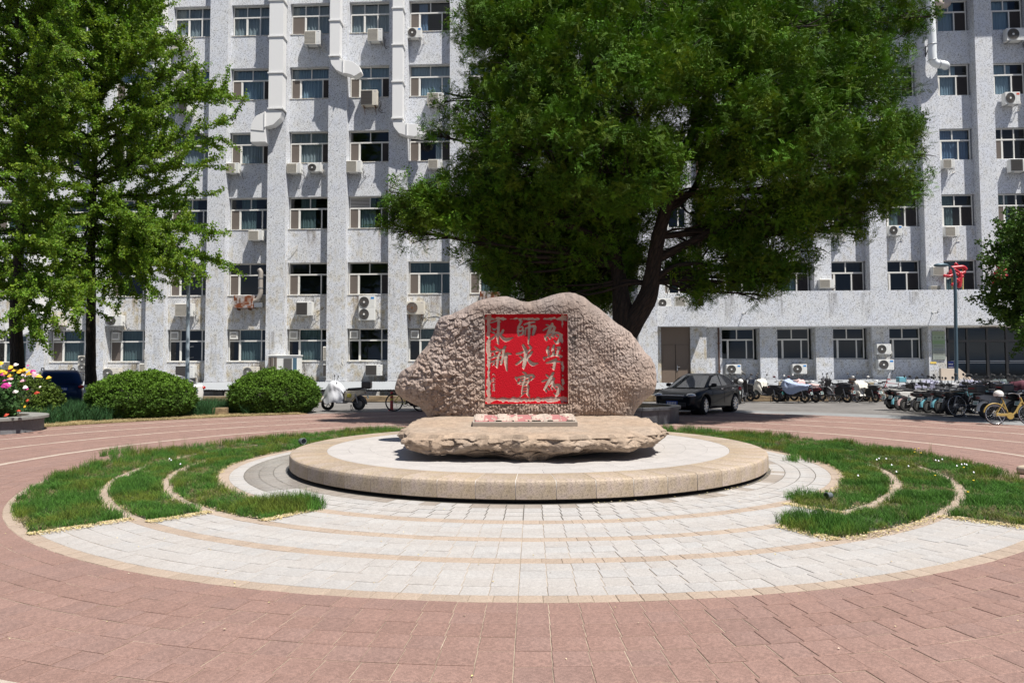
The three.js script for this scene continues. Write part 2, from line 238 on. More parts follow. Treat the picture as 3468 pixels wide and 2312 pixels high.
function addWindow(s0, s1, y0, y1, w, o = {}) {
  const W = s1 - s0, H = y1 - y0, kind = o.kind ?? 'A', f = 0.055, tb = o.tb ?? 0.64, id = [W.toFixed(2), H.toFixed(2), kind].join('/');
  const vs = kind === 'B' ? [0.33, 0.665] : kind === 'G' ? [0.26, 0.80] : kind === 'R' ? [0.17, 0.66] : [0.225, 0.78], ts = kind === 'B' ? [0.34, 0.67] : kind === 'G' ? [0.27, 0.80] : kind === 'L' ? [0.24, 0.5] : [0.5];
  const yT = H * tb;
  const m = part(numbered('window'), memo('f' + id, () => {
    const b = [span(0, W, 0, f, -0.04, 0.03), span(0, W, H - f, H, -0.04, 0.03), span(0, f, f, H - f, -0.04, 0.03), span(W - f, W, f, H - f, -0.04, 0.03), span(f, W - f, yT - 0.045, yT + 0.045, -0.035, 0.035)];
    for (const v of vs) b.push(span(W * v - 0.035, W * v + 0.035, f, yT - 0.045, -0.035, 0.027));
    for (const v of ts) b.push(span(W * v - 0.03, W * v + 0.03, yT + 0.045, H - f, -0.035, 0.027));
    b.push(span(W * vs[0] + 0.035, W * vs[0] + 0.085, f, yT - 0.045, -0.03, 0.012));
    return merge(b);
  }), MAT.frame, bld); m.position.set(s0, y0, w);
  const xs = [f, ...vs.map(v => v * W), W - f], xt = [f, ...ts.map(v => v * W), W - f];
  const put = (nm, a, b, c, d, mat, z) => { const q = part(nm, memo(['p', (b - a).toFixed(3), (d - c).toFixed(3)].join('/'), () => new THREE.PlaneGeometry(b - a, d - c)), mat, m); q.position.set((a + b) / 2, (c + d) / 2, z); return q; };
  for (let i = 0; i < xs.length - 1; i++) {
    const a = xs[i] + (i ? 0.035 : 0), b = xs[i + 1] - (i < xs.length - 2 ? 0.035 : 0);
    if (i === 0 && o.screen !== false) put('insect_screen', a, b, f, yT - 0.045, MAT.screen, 0.012);
    else if (i === xs.length - 2 && o.screenR) put('insect_screen', a, b, f, yT - 0.045, MAT.screenDark, 0.012);
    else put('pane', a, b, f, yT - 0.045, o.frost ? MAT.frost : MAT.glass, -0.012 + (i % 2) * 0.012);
  }
  for (let i = 0; i < xt.length - 1; i++) {
    const a = xt[i] + (i ? 0.03 : 0), b = xt[i + 1] - (i < xt.length - 2 ? 0.03 : 0);
    if (kind === 'G' && i === 0) {
      put('pane', a, b, yT + 0.045, H - f, MAT.screen, -0.01);
      const v = part('vent_box', memo('vb' + id, () => merge([rbox(b - a - 0.1, 0.5, 0.22, 0.03), ...[0, 1, 2, 3].map(k => box(b - a - 0.28, 0.03, 0.02, 0, 0.12 - k * 0.065, 0.115))])), MAT.frame, m); v.position.set((a + b) / 2, (yT + H) / 2 - 0.01, 0.08);
      part('vent_opening', memo('vo' + id, () => box(b - a - 0.26, 0.27, 0.01, (a + b) / 2, (yT + H) / 2, 0.192)), MAT.screen, m);
    } else if ((kind === 'L' && i === 0) || (o.louver && i === 0)) {
      put('pane', a, b, yT + 0.045, H - f, MAT.dark, -0.02);
      const n = 7, hh = (H - f - yT - 0.045) / n;
      part('louver', memo('lv' + id, () => merge(Array.from({ length: n }, (_, k) => box(b - a, hh * 0.5, 0.02, (a + b) / 2, yT + 0.045 + (k + 0.5) * hh, 0.012)))), MAT.louver, m);
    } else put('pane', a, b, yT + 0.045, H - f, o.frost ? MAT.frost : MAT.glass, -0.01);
  }
  if (o.curtain !== undefined) {
    const n = o.curtain, c0 = o.c0 ?? 0, c1 = o.c1 ?? 1, cw = (c1 - c0) * (W - 0.08);
    const c = part('curtain', memo(['c', cw.toFixed(2), H.toFixed(2), Math.floor(RB() * 4)].join('/'), () => curtainGeo(cw, H - 0.06, RB() * 9)), MAT.curtain[n], m); c.position.set(0.04 + (c0 + c1) / 2 * (W - 0.08), H / 2, -0.16);
  }
  return m;
}
{
  const shell = [], pil = [];
  // left block
  for (let k = 0; k <= 11; k++) part(numbered('pilaster'), [span(sL(k), sL(k) + PW, 9, TOP, -0.80, 0)], MAT.speckle, bld), part(numbered('pilaster'), [span(sL(k), sL(k) + PW, 0.55, 9, -0.80, 0), span(sL(k) - 0.03, sL(k) + PW + 0.03, 0.95, 1.06, -0.6, 0.05)], MAT.speckleB, bld);
  for (let k = 1; k <= 11; k++) {
    const a = sL(k) + PW, b = sL(k - 1);
    const hs = [[0.5, SILL[0]], ...LINT.slice(0, 5).map((l, j) => [l, SILL[j + 1]]), [LINT[5], TOP]];
    for (const [y0, y1] of hs) part(numbered('spandrel'), [span(a, b, y0, y1, -0.82, REC)], wallMat(y0), bld);
    if (k >= 2) for (let j = 0; j < 6; j++) part(numbered('window_sill'), memo('sill', () => span(0.02, b - a - 0.02, -0.05, -0.004, -0.2, 0.03)), MAT.speckleC, bld).position.set(a, SILL[j], REC);
  }
  // right wing (set back) and the link between the two
  for (let k = 0; k <= 7; k++) part(numbered('pilaster'), [span(sR(k), sR(k) + PWR, 6.2, TOP, -2.4, RW)], MAT.speckle, bld), k < 5 && part(numbered('pilaster'), [span(sR(k) + (k ? 0 : 0.12), sR(k) + PWR, 0.5, 4.3, -2.4, RW)], MAT.speckleB, bld);
  for (let k = 0; k < 7; k++) {
    const a = sR(k) + PWR, b = sR(k + 1);
    for (const [y0, y1] of [[0.5, SILL[0]], ...LINT.slice(0, 5).map((l, j) => [j ? l : 4.1, SILL[j + 1]]), [LINT[5], TOP]]) if (!(y0 < 1 && k >= 4)) part(numbered('spandrel'), [span(a, b, y0, y1, -2.42, RREC)], y0 > 9 ? MAT.speckle : MAT.speckleB, bld);
  }
  const lk = [8.53, 11.64];
  for (const [y0, y1] of [...LINT.slice(0, 5).map((l, j) => [j ? l : 4.15, SILL[j + 1]]), [LINT[5], TOP]]) part(numbered('spandrel'), [span(lk[0], lk[1], y0, y1, -1.95, -1.5)], MAT.speckle, bld);
  for (let j = 1; j < 6; j++) { part(numbered('spandrel'), [span(lk[0], 9.25, SILL[j], LINT[j], -1.95, -1.5)], MAT.speckle, bld); part(numbered('spandrel'), [span(10.6, lk[1], SILL[j], LINT[j], -1.95, -1.5)], MAT.speckle, bld); addWindow(9.25, 10.6, SILL[j], LINT[j], -1.7, { kind: 'R', curtain: j > 3 ? 0 : undefined }); }
  part('link_side_wall', [span(8.40, 8.53, 0.5, TOP, -1.95, -0.72)], MAT.speckle, bld);
  // parapet canopy over the right ground floor
  part('canopy_parapet', [span(11.62, 36, 4.18, 6.28, -1.12, -1.0), span(11.62, 36, 4.18, 4.42, -2.4, -1.125), span(11.5, 11.62, 4.18, 6.28, -1.6, -1.0)], MAT.speckle, bld);
  part('canopy_parapet', [span(8.53, 11.5, 4.19, 5.38, -0.62, -0.5), span(8.53, 11.5, 4.19, 4.4, -1.5, -0.62)], MAT.speckle, bld);
  part('canopy_soffit', [span(11.62, 36, 4.15, 4.178, -2.38, -1.02)], MAT.white, bld);
  // body behind: floors, back wall, ends, roof
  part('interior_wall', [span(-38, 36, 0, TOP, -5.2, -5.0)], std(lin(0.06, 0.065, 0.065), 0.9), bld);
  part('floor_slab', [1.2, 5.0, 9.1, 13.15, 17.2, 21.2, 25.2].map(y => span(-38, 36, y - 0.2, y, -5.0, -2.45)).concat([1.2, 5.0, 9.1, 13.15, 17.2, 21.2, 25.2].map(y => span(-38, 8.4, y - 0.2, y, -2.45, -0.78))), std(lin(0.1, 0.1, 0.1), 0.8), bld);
  part('roof', [span(-38, 36.2, TOP, TOP + 0.35, -16, 0.1)], MAT.speckleB, bld);
  part('end_wall', [span(-38.2, -38, 0, TOP, -16, -0.5), span(36, 36.2, 0, TOP, -16, -1), span(-38.2, 36.2, 0, TOP, -16.2, -16), span(-38.2, sL(11), 0, TOP, -0.9, -0.5)], MAT.speckle, bld);
  part('basement_wall', [span(-38, 8.4, 0, 0.52, -0.9, -0.5), span(8.4, 36, 0, 0.52, -2.5, -2.15)], MAT.speckleC, bld);
  // windows of the left block; columns named from the big tree leftwards: bay k spans pilaster k to k-1
  const rowKinds = [{}, {}, {}, {}, {}, {}];
  for (let k = 2; k <= 11; k++) for (let j = 0; j < 6; j++) {
    const a = sL(k) + PW + 0.03, b = sL(k - 1) - 0.02, o = {};
    if (j === 0) { o.kind = 'G'; if (RB() < 0.75) o.curtain = 2, o.c0 = 0.25, o.c1 = 0.8; o.screen = RB() < 0.3; }
    else if (j === 1) { o.kind = k === 4 || k === 3 ? 'A' : 'A'; if (k === 4 || k === 3) { o.curtain = 2; } }
    else if (j === 2) { o.louver = k === 5; if (RB() < 0.8) { o.curtain = 2; o.c0 = 0.24; o.c1 = 0.62; } }
    else if (j === 3) { if (k === 3) { o.curtain = 1; o.c0 = 0.45; o.c1 = 0.9; } else if (k === 4) { o.curtain = 1; o.c0 = 0.62; o.c1 = 0.85; } else if (RB() < 0.3) o.curtain = 1; }
    else if (j === 4) { o.curtain = 0; }
    else { if (k >= 5) { o.kind = 'B'; o.curtain = 1; } else if (k === 3) { o.kind = 'L'; o.screen = false; } else if (k === 4) { o.curtain = 3; o.c0 = 0.2; o.c1 = 0.42; } else o.curtain = 1; }
    if (j && RB() < 0.45) o.screenR = true;
    if (j === 5 && o.kind === 'B') o.screen = k === 6 ? undefined : false;
    addWindow(a, b, SILL[j], LINT[j], WIN, o);
  }
  for (let k = 1; k < 2; k++) for (let j = 0; j < 6; j++) addWindow(sL(1) + PW + 0.03, sL(0) - 0.02, SILL[j], LINT[j], WIN, { kind: j ? 'A' : 'G', curtain: j > 3 ? 0 : 2 });
  for (let k = 0; k < 7; k++) for (let j = 0; j < 6; j++) {
    if (j === 0 && k >= 4) continue;
    const a = sR(k) + PWR + 0.02, b = sR(k + 1) - (j ? 0.1 : 0.18), o = { kind: 'R' };
    if (j === 0) { o.kind = 'B2'; o.screen = false; }
    else if (j === 1) { o.curtain = k === 4 || k === 1 ? 2 : undefined; o.c0 = 0.2; o.c1 = 0.64; o.screenR = true; }
    else if (j === 2) { o.curtain = k === 6 ? 3 : 2; o.c0 = 0.17; o.c1 = k === 6 ? 0.95 : 0.5; o.screenR = true; if (k === 5) o.kind = 'B'; }
    else if (j === 3) { o.kind = k === 5 || k === 6 ? 'B' : 'R'; if (k < 5) o.curtain = 3; }
    else { o.curtain = 0; o.screenR = j === 4 ? RB() < 0.7 : RB() < 0.5; o.c1 = 0.7; o.c0 = 0.15; }
    addWindow(a, b, SILL[j] + (j === 0 ? 0.02 : 0), j === 1 ? 8.2 : LINT[j] - (j ? 0.02 : 0.06), RWIN, o);
  }
  // brown double door in the link
  const d0 = onFacade(2237, 1113, -1.35), d1 = onFacade(2339, 1290, -1.35), dm = std(lin(0.165, 0.125, 0.095), 0.55);
  part('door_surround', [span(8.53, d0.s, 0.4, 4.2, -1.5, -1.2), span(d1.s, 11.64, 0.4, 4.2, -1.5, -1.2)], MAT.speckleC, bld);
  const mx = (d0.s + d1.s) / 2, top = d0.y, ht = top - 0.75;
  part('door_transom', [span(d0.s, d1.s, top - 0.95, top, -1.4, -1.34), span(d0.s, d1.s, top, 4.2, -1.45, -1.3)], dm, bld);
  for (const [a, b] of [[d0.s, mx - 0.008], [mx + 0.008, d1.s]]) part(numbered('door'), [span(a + 0.01, b - 0.01, 0.5, top - 0.97, -1.4, -1.345), span(a + 0.1, b - 0.1, 0.7, 1.7, -1.35, -1.338), span(a + 0.1, b - 0.1, 1.85, top - 1.1, -1.35, -1.338)], dm, bld);
  part('door_handle', [rbox(0.06, 0.34, 0.03, 0.012, mx + 0.1, 1.72, -1.32), bar([mx + 0.1, 1.78, -1.29], [mx + 0.24, 1.78, -1.27], 0.014)], MAT.steel, bld);
  // main entrance at the far right
  const e0 = onFacade(3209, 1110, -2.2).s, eM = std(lin(0.06, 0.06, 0.06), 0.4, { metalness: 0.4 });
  const ex = [e0, onFacade(3277, 1200, -2.2).s, onFacade(3345, 1200, -2.2).s, onFacade(3410, 1200, -2.2).s, onFacade(3480, 1200, -2.2).s, 34];
  const fr = [span(e0, 34, 3.22, 3.36, -2.25, -2.15), span(e0, 34, 4.05, 4.16, -2.25, -2.15), span(e0, 34, 0.86, 1.02, -2.25, -2.15)];
  for (const x of ex) fr.push(span(x - 0.07, x + 0.07, 1.02, 3.22, -2.26, -2.14), span(x - 0.05, x + 0.05, 3.36, 4.05, -2.25, -2.15));
  part('entrance_frame', fr, eM, bld);
  for (let i = 0; i < ex.length - 1; i++) { part(numbered('entrance_door'), [new THREE.PlaneGeometry(ex[i + 1] - ex[i] - 0.16, 2.17).translate((ex[i] + ex[i + 1]) / 2, 2.115, -2.2)], MAT.glass, bld); part(numbered('transom_pane'), [new THREE.PlaneGeometry(ex[i + 1] - ex[i] - 0.12, 0.67).translate((ex[i] + ex[i + 1]) / 2, 3.705, -2.2)], MAT.glass, bld); part(numbered('push_bar'), [span(ex[i] + 0.12, ex[i + 1] - 0.12, 2.06, 2.1, -2.19, -2.15), span(ex[i] + 0.12, ex[i + 1] - 0.12, 1.96, 1.99, -2.19, -2.15)], MAT.steel, bld); }
  part('entrance_step', [span(26.3, 36, 0, 0.75, -2.1, -0.4), span(26.3, 36, 0, 0.5, -0.4, 0.1), span(26.3, 36, 0, 0.25, 0.1, 0.6)], std(lin(0.52, 0.47, 0.40), 0.85), bld);
  { // ramp wall beside the entrance steps
    const p0 = onFacade(3190, 1247, -0.9), p1 = onFacade(3245, 1247, -0.9), p2 = onFacade(3306, 1295, -0.9), sh = new THREE.Shape([[p0.s - 0.1, 0.2], [p0.s - 0.1, p0.y], [p1.s, p1.y], [p2.s, p2.y], [p2.s, 0.2]].map(q => new THREE.Vector2(...q)));
    part('ramp_wall', [mUV(new THREE.ExtrudeGeometry(sh, { depth: 0.22, bevelEnabled: false }).translate(0, 0, -1.0))], std(lin(0.55, 0.46, 0.37), 0.85), bld);
  }
}
// weather stains on the walls: rust and dirt running down below sills and air conditioners
{
  const R = rng(515), mk = (seed) => { const a = pnoise(128, 9, seed), b = pnoise(128, 26, seed + 1); return tex(128, 1, (i, j) => { const u = i / 127, v = j / 127, e = smooth(0, 0.25, u) * smooth(1, 0.75, u) * Math.pow(v, 0.8) * smooth(0, 0.06, 1 - v), q = e * clamp(1.5 * a(i, 17 + j * 0.10) - 0.35 + 0.5 * (b(i, j) - 0.5)); return [255 * q, 255 * q, 255 * q]; }, false); };
  const mats = [0, 1, 2].flatMap(k => [lin(0.20, 0.12, 0.06), lin(0.16, 0.14, 0.12)].map(c => new THREE.MeshStandardMaterial({ color: c, roughness: 0.95, alphaMap: mk(60 + k * 7), transparent: true, opacity: 0.5, side: THREE.DoubleSide })));
  const stain = (s, yTop, w, h, wd, m) => { const p = part(numbered('stain'), new THREE.PlaneGeometry(wd, h), m, bld); p.position.set(s, yTop - h / 2, w); };
  for (let k = 2; k <= 9; k++) for (let j = 0; j < 3; j++) { const a = sL(k) + PW; for (let q = 0; q < (j === 0 ? 3 : 2); q++) { const wd = 0.25 + 0.8 * R(); stain(a + 0.1 + wd / 2 + R() * (2.3 - wd), (j ? SILL[j] : SILL[0]) - 0.07, REC + 0.004 + 0.001 * q, 0.5 + 0.9 * R() * (j ? 1 : 0.7), wd, mats[(R() * 6) | 0]); } }
  for (const [x, y, h] of [[865, 815, 2.0], [825, 1046, 2.2], [1385, 1066, 2.0], [1422, 1066, 2.0], [1030, 1070, 1.4], [1240, 1086, 1.0], [615, 1073, 1.3], [400, 1105, 1.2]]) { const q = onFacade(x, y, REC); stain(q.s, q.y, REC + 0.007, h * 0.55, 0.22, mats[((x / 7) | 0) % 3 * 2]); }
  for (let k = 2; k <= 8; k++) if (R() < 0.8) stain(sL(k) + 0.2 + 0.7 * R(), 3 + 5 * R(), 0.003, 1.5 + 2 * R(), 0.5, mats[1 + 2 * ((R() * 3) | 0)]);
  for (let k = 0; k < 6; k++) stain(13 + k * 2.6 + R(), 6.2, -0.996, 0.8 + R(), 0.4 + 0.5 * R(), mats[1 + 2 * ((R() * 3) | 0)]);
}
// nameplates beside the entrance (canvas print on real boards)
{
  const a = onFacade(3156, 1121, -1.58), b = onFacade(3203, 1218, -1.58), t = thing('nameplate_board', 'pale green board of stacked department nameplates beside the entrance', 'sign', facadePoint((a.s + b.s) / 2, (a.y + b.y) / 2, -1.57), -TH);
  const W = b.s - a.s, H = a.y - b.y;
  part('backboard', [rbox(W, H, 0.03, 0.008)], std(lin(0.24, 0.27, 0.22), 0.4), t);
  const hs = [0.13, 0.16, 0.13, 0.12, 0.1, 0.14, 0.14], cols = ['#8d9a7c', '#96a58a', '#7f9a6e', '#8b9685', '#8d9590', '#8c9188', '#939a92']; let y = H / 2;
  hs.forEach((h, i) => {
    h *= H / 0.92; const c = document.createElement('canvas'); c.width = 256; c.height = Math.round(256 * h / W); const g = c.getContext('2d'); g.fillStyle = cols[i]; g.fillRect(0, 0, 256, c.height); g.strokeStyle = g.fillStyle = '#22261f'; g.lineWidth = 5; g.lineCap = 'round';
    const L = (...p) => { g.beginPath(); p.forEach((q, n) => n ? g.lineTo(...q) : g.moveTo(...q)); g.stroke(); };
    if (i === 1) { // three large characters
      const hh = c.height, S = hh * 0.62, at = k => [28 + k * 76, hh * 0.2], P = (k, x, y) => [at(k)[0] + x * S, at(k)[1] + y * S];
      L(P(0, .3, 0), P(0, .05, .45)); L(P(0, .2, .3), P(0, .2, 1)); L(P(0, .9, .2), P(0, .55, .5)); L(P(0, .55, 0), P(0, .55, .9), P(0, .95, .9), P(0, .98, .7));
      L(P(1, .15, .05), P(1, .25, .2)); L(P(1, .5, 0), P(1, .5, .18)); L(P(1, .85, .03), P(1, .72, .2)); L(P(1, .05, .45), P(1, .05, .3), P(1, .95, .3), P(1, .9, .45)); L(P(1, .3, .48), P(1, .7, .48), P(1, .5, .62), P(1, .5, 1), P(1, .38, .92)); L(P(1, .05, .7), P(1, .95, .7));
      L(P(2, .85, 0), P(2, .15, .12)); L(P(2, .5, .1), P(2, .25, .35), P(2, .65, .35), P(2, .2, .62), P(2, .85, .58)); L(P(2, .5, .6), P(2, .5, 1)); L(P(2, .25, .72), P(2, .1, .92)); L(P(2, .72, .72), P(2, .92, .92));
    } else { g.lineWidth = 4; const r = rng(40 + i); for (let row = 0; row < (i > 4 ? 2 : 1); row++) for (let k = 0; k < 11; k++) { const x = 34 + k * 17, y0 = c.height * (i > 4 ? 0.28 + row * 0.38 : 0.42); for (let q = 0; q < 4; q++) L([x + r() * 9, y0 + r() * 13], [x + r() * 9, y0 + r() * 13]); } }
    const tx = new THREE.CanvasTexture(c); tx.colorSpace = THREE.SRGBColorSpace;
    const p = part('nameplate', new RoundedBoxGeometry(W - 0.03, h - 0.03, 0.016, 1, 0.004), std(lin(1, 1, 1), 0.35, { map: tx }), t); p.position.set(0, y - h / 2, 0.024); y -= h;
  });
  const p = onFacade(3162, 1228, -1.585); solo('notice_plate', [rbox(0.36, 0.12, 0.01, 0.003)], std(lin(0.75, 0.55, 0.12), 0.5), 'small yellow notice plate on the pilaster under the nameplate board', 'sign').position.copy(p.p); scene.children.at(-1).rotation.y = -TH;
  const q = onFacade(3221, 1235, -2.12), bs = thing('blue_sign', 'blue sign with a line of white writing beside the glass entrance', 'sign', q.p, -TH); part('panel', [rbox(0.34, 0.42, 0.015, 0.004)], std(lin(0.012, 0.03, 0.22), 0.4), bs); part('lettering', [0, 1, 2].map(k => box(0.06, 0.07, 0.006, -0.09 + k * 0.09, 0.04, 0.01)).concat([box(0.28, 0.04, 0.006, 0, -0.13, 0.01)]), MAT.white, bs);
}
// corrugated awning over the light wells, and the low kerb wall before it
{
  function awning(s0, s1, w0, w1, y0, y1, seed) {
    const n = Math.round((s1 - s0) / 0.04), g = new THREE.PlaneGeometry(s1 - s0, 1, n, 3), p = g.attributes.position;
    for (let i = 0; i < p.count; i++) { const x = p.getX(i) + (s0 + s1) / 2, t = p.getY(i) + 0.5, q = 0.014 * Math.sin(x * 42) + 0.05 * noise(x * 0.35 + seed, t) + 0.03 * noise(x * 1.3, t, seed); p.setXYZ(i, x, lerp(y0, y1, t) + q, lerp(w0, w1, t) + 0.05 * noise(x * 0.5, seed)); }
    g.computeVertexNormals(); return mUV(g);
  }
  const sheetMat = std(lin(0.27, 0.285, 0.30), 0.7), t = thing('awning', 'long white corrugated awning along the foot of the building', 'awning', FO, -TH);
  part('roof_sheet', [awning(-36, 8.3, 3.6, 0.25, 0.62, 0.98, 3)], sheetMat, t); part('roof_sheet', [awning(11.4, 26.2, 3.4, -1.4, 0.62, 0.98, 9)], sheetMat, t); part('roof_sheet', [awning(8.3, 11.4, 3.4, 1.0, 0.62, 0.9, 9)], sheetMat, t);
  part('fascia_beam', [span(-36, 26.2, 0.5, 0.56, 3.2, 3.3)], MAT.dark, t); for (let s = -35; s < 26; s += 2.4) part('post', span(s, s + 0.06, 0, 0.5, 3.2, 3.3), MAT.dark, t);
  const kw = thing('kerb_wall', 'low brown kerb wall along the far side of the road', 'wall', FO, -TH), stone = std(lin(0.34, 0.29, 0.25), 0.9, { map: MAT.soil.map });
  const R = rng(71); for (let s = -36; s < 34; s += 1.5) part('kerb_block', [rbox(1.485, 0.30 + R() * 0.02, 0.3, 0.02, s + 0.75, 0.13, 4.5 + R() * 0.02)], stone, kw);
  part('coping', [span(-36, 34, 0.0, 0.27, 3.4, 4.34)], std(lin(0.14, 0.13, 0.12), 0.9), kw);
}
// ---------------------------------------------------------------- air conditioners
MAT.acWhite = std(lin(0.68, 0.68, 0.65), 0.45); MAT.acOld = std(lin(0.60, 0.56, 0.48), 0.55); MAT.acGrille = std(lin(0.22, 0.22, 0.21), 0.5); MAT.acDark = std(lin(0.09, 0.088, 0.085), 0.6); MAT.rust = std(lin(0.16, 0.075, 0.035), 0.9);
MAT.sticker = std(lin(0.03, 0.22, 0.55), 0.4); MAT.stickerRed = std(lin(0.55, 0.09, 0.05), 0.4); MAT.hose = std(lin(0.62, 0.59, 0.54), 0.7); MAT.acLogo = std(lin(0.12, 0.12, 0.28), 0.5);
const W0 = 0.86, H0 = 0.60, D0 = 0.36;
const acGeo = {
  casing: merge([rbox(W0, H0, D0, 0.018, 0, 0, -D0 / 2), box(0.006, H0 - 0.03, 0.004, 0.17, 0, 0.001), box(0.012, 0.09, 0.02, W0 / 2 + 0.006, 0.02, -0.12)]),
  grid: (() => { const l = []; for (let i = 0; i <= 11; i++) l.push(box(0.009, 0.5, 0.012, -0.40 + i * 0.0495, 0, 0.016)); for (let i = 0; i <= 9; i++) l.push(box(0.56, 0.009, 0.012, -0.128, -0.25 + i * 0.0555, 0.018)); l.push(box(0.57, 0.02, 0.02, -0.128, 0.262, 0.012), box(0.57, 0.02, 0.02, -0.128, -0.262, 0.012), box(0.02, 0.54, 0.02, -0.405, 0, 0.012), box(0.02, 0.54, 0.02, 0.15, 0, 0.012)); return merge(l); })(),
  back: box(0.55, 0.51, 0.004, -0.128, 0, 0.004),
  ringWell: cylZ(0.255, 0.012, 32, -0.14, 0, 0.004),
  rings: (() => { const l = []; for (const r of [0.255, 0.21, 0.165, 0.12, 0.075]) l.push(new THREE.TorusGeometry(r, r > 0.25 ? 0.012 : 0.0055, 5, 28).translate(-0.14, 0, 0.02)); for (let k = 0; k < 12; k++) { const a = k / 12 * 6.283; l.push(bar([-0.14 + 0.06 * Math.cos(a), 0.06 * Math.sin(a), 0.02], [-0.14 + 0.25 * Math.cos(a), 0.25 * Math.sin(a), 0.02], 0.004, 4)); } return merge(l); })(),
  blades: (() => { const l = []; for (let k = 0; k < 3; k++) l.push(new THREE.CircleGeometry(0.215, 10, k * 2.094, 1.25).translate(-0.14, 0, 0.012)); return merge(l); })(),
  hub: cylZ(0.05, 0.02, 16, -0.14, 0, 0.024),
  panel: merge([box(0.19, 0.42, 0.004, 0.295, -0.02, 0.002), ...[0, 1, 2, 3, 4].map(k => box(0.17, 0.005, 0.004, 0.295, 0.12 - k * 0.075, 0.005))]),
  logo: merge([box(0.09, 0.012, 0.004, 0.31, 0.24, 0.004), box(0.03, 0.008, 0.004, 0.33, -0.2, 0.006)]),
  sticker: box(0.17, 0.1, 0.004, 0.3, 0.2, 0.006),
  bracket: merge([span(-0.015, 0.015, -0.335, -0.305, -0.45, -0.02), bar([0, -0.33, -0.06], [0, -0.56, -0.44], 0.014, 5), box(0.1, 0.02, 0.05, 0, -0.302, -0.05)]),
  hoses: [0, 1, 2].map(k => { const r = rng(k + 300), q = () => (r() - 0.5) * 0.1; return merge([tube([[0.44, -0.1, -0.12], [0.52 + q(), -0.25, -0.16], [0.49 + q(), -0.42, -0.3], [0.55 + q(), -0.5, -0.44], [0.75 + q(), -0.4 + q() * 2, -0.445]], 0.016, 18, 5), tube([[0.44, -0.05, -0.12], [0.55 + q(), -0.2, -0.2], [0.5 + q(), -0.35, -0.36], [0.6 + q(), -0.43, -0.45]], 0.009, 14, 5)]); }),
};
let acN = 0;
function ac(x0, y0, x1, y1, o, where) {
  const w = o.w ?? -0.03, q = onFacade((x0 + x1) / 2, (y0 + y1) / 2, w), wd = onFacade(x1, y0, w).s - onFacade(x0, y0, w).s, hd = onFacade(x0, y0, w).y - onFacade(x0, y1, w).y;
  const fan = o.fan, look = (o.old ? 'stained ' : 'white ') + (fan ? 'round-fan air conditioner ' : 'square-grille air conditioner ') + where;
  const t = thing('air_conditioner', look, 'air conditioner', q.p, -TH, 'outdoor air conditioners on the building'); t.scale.set(wd / W0, hd / H0 / (o.twin ? 2 : 1), 1);
  for (let k = 0; k < (o.twin ? 2 : 1); k++) {
    const dy = o.twin ? (k ? -0.3 : 0.3) : 0, P = (n, g, m) => { const a = part(n, g, m, t); a.position.y = dy; return a; };
    P('casing', acGeo.casing, o.old ? MAT.acOld : MAT.acWhite);
    if (fan) { P('fan_well', acGeo.ringWell, o.rusty ? MAT.rust : MAT.acDark); P('fan_blade', acGeo.blades, o.rusty ? MAT.rust : MAT.screen); P('fan_guard', acGeo.rings, o.old ? MAT.acGrille : MAT.acDark); P('hub', acGeo.hub, o.rusty ? MAT.rust : MAT.acWhite); }
    else { P('grille_opening', acGeo.back, o.dark ? MAT.screen : MAT.acGrille); P('grille', acGeo.grid, o.dark ? MAT.acDark : MAT.acOld); }
    if (!k) P('service_panel', acGeo.panel, o.old ? MAT.acOld : MAT.acWhite), P('lettering', acGeo.logo, MAT.acLogo);
    if (o.sticker && !k) P('sticker', acGeo.sticker, o.sticker === 'red' ? MAT.stickerRed : MAT.sticker);
  }
  if (!o.flat) for (const e of [-0.285, 0.285]) part('bracket', acGeo.bracket, o.old ? MAT.rust : MAT.steel, t).position.set(e, o.twin ? -0.3 : 0, 0);
  if (o.hose !== false) part('hose', acGeo.hoses[acN % 3], acN % 2 ? MAT.hose : MAT.acDark, t);
  acN++; return t;
}
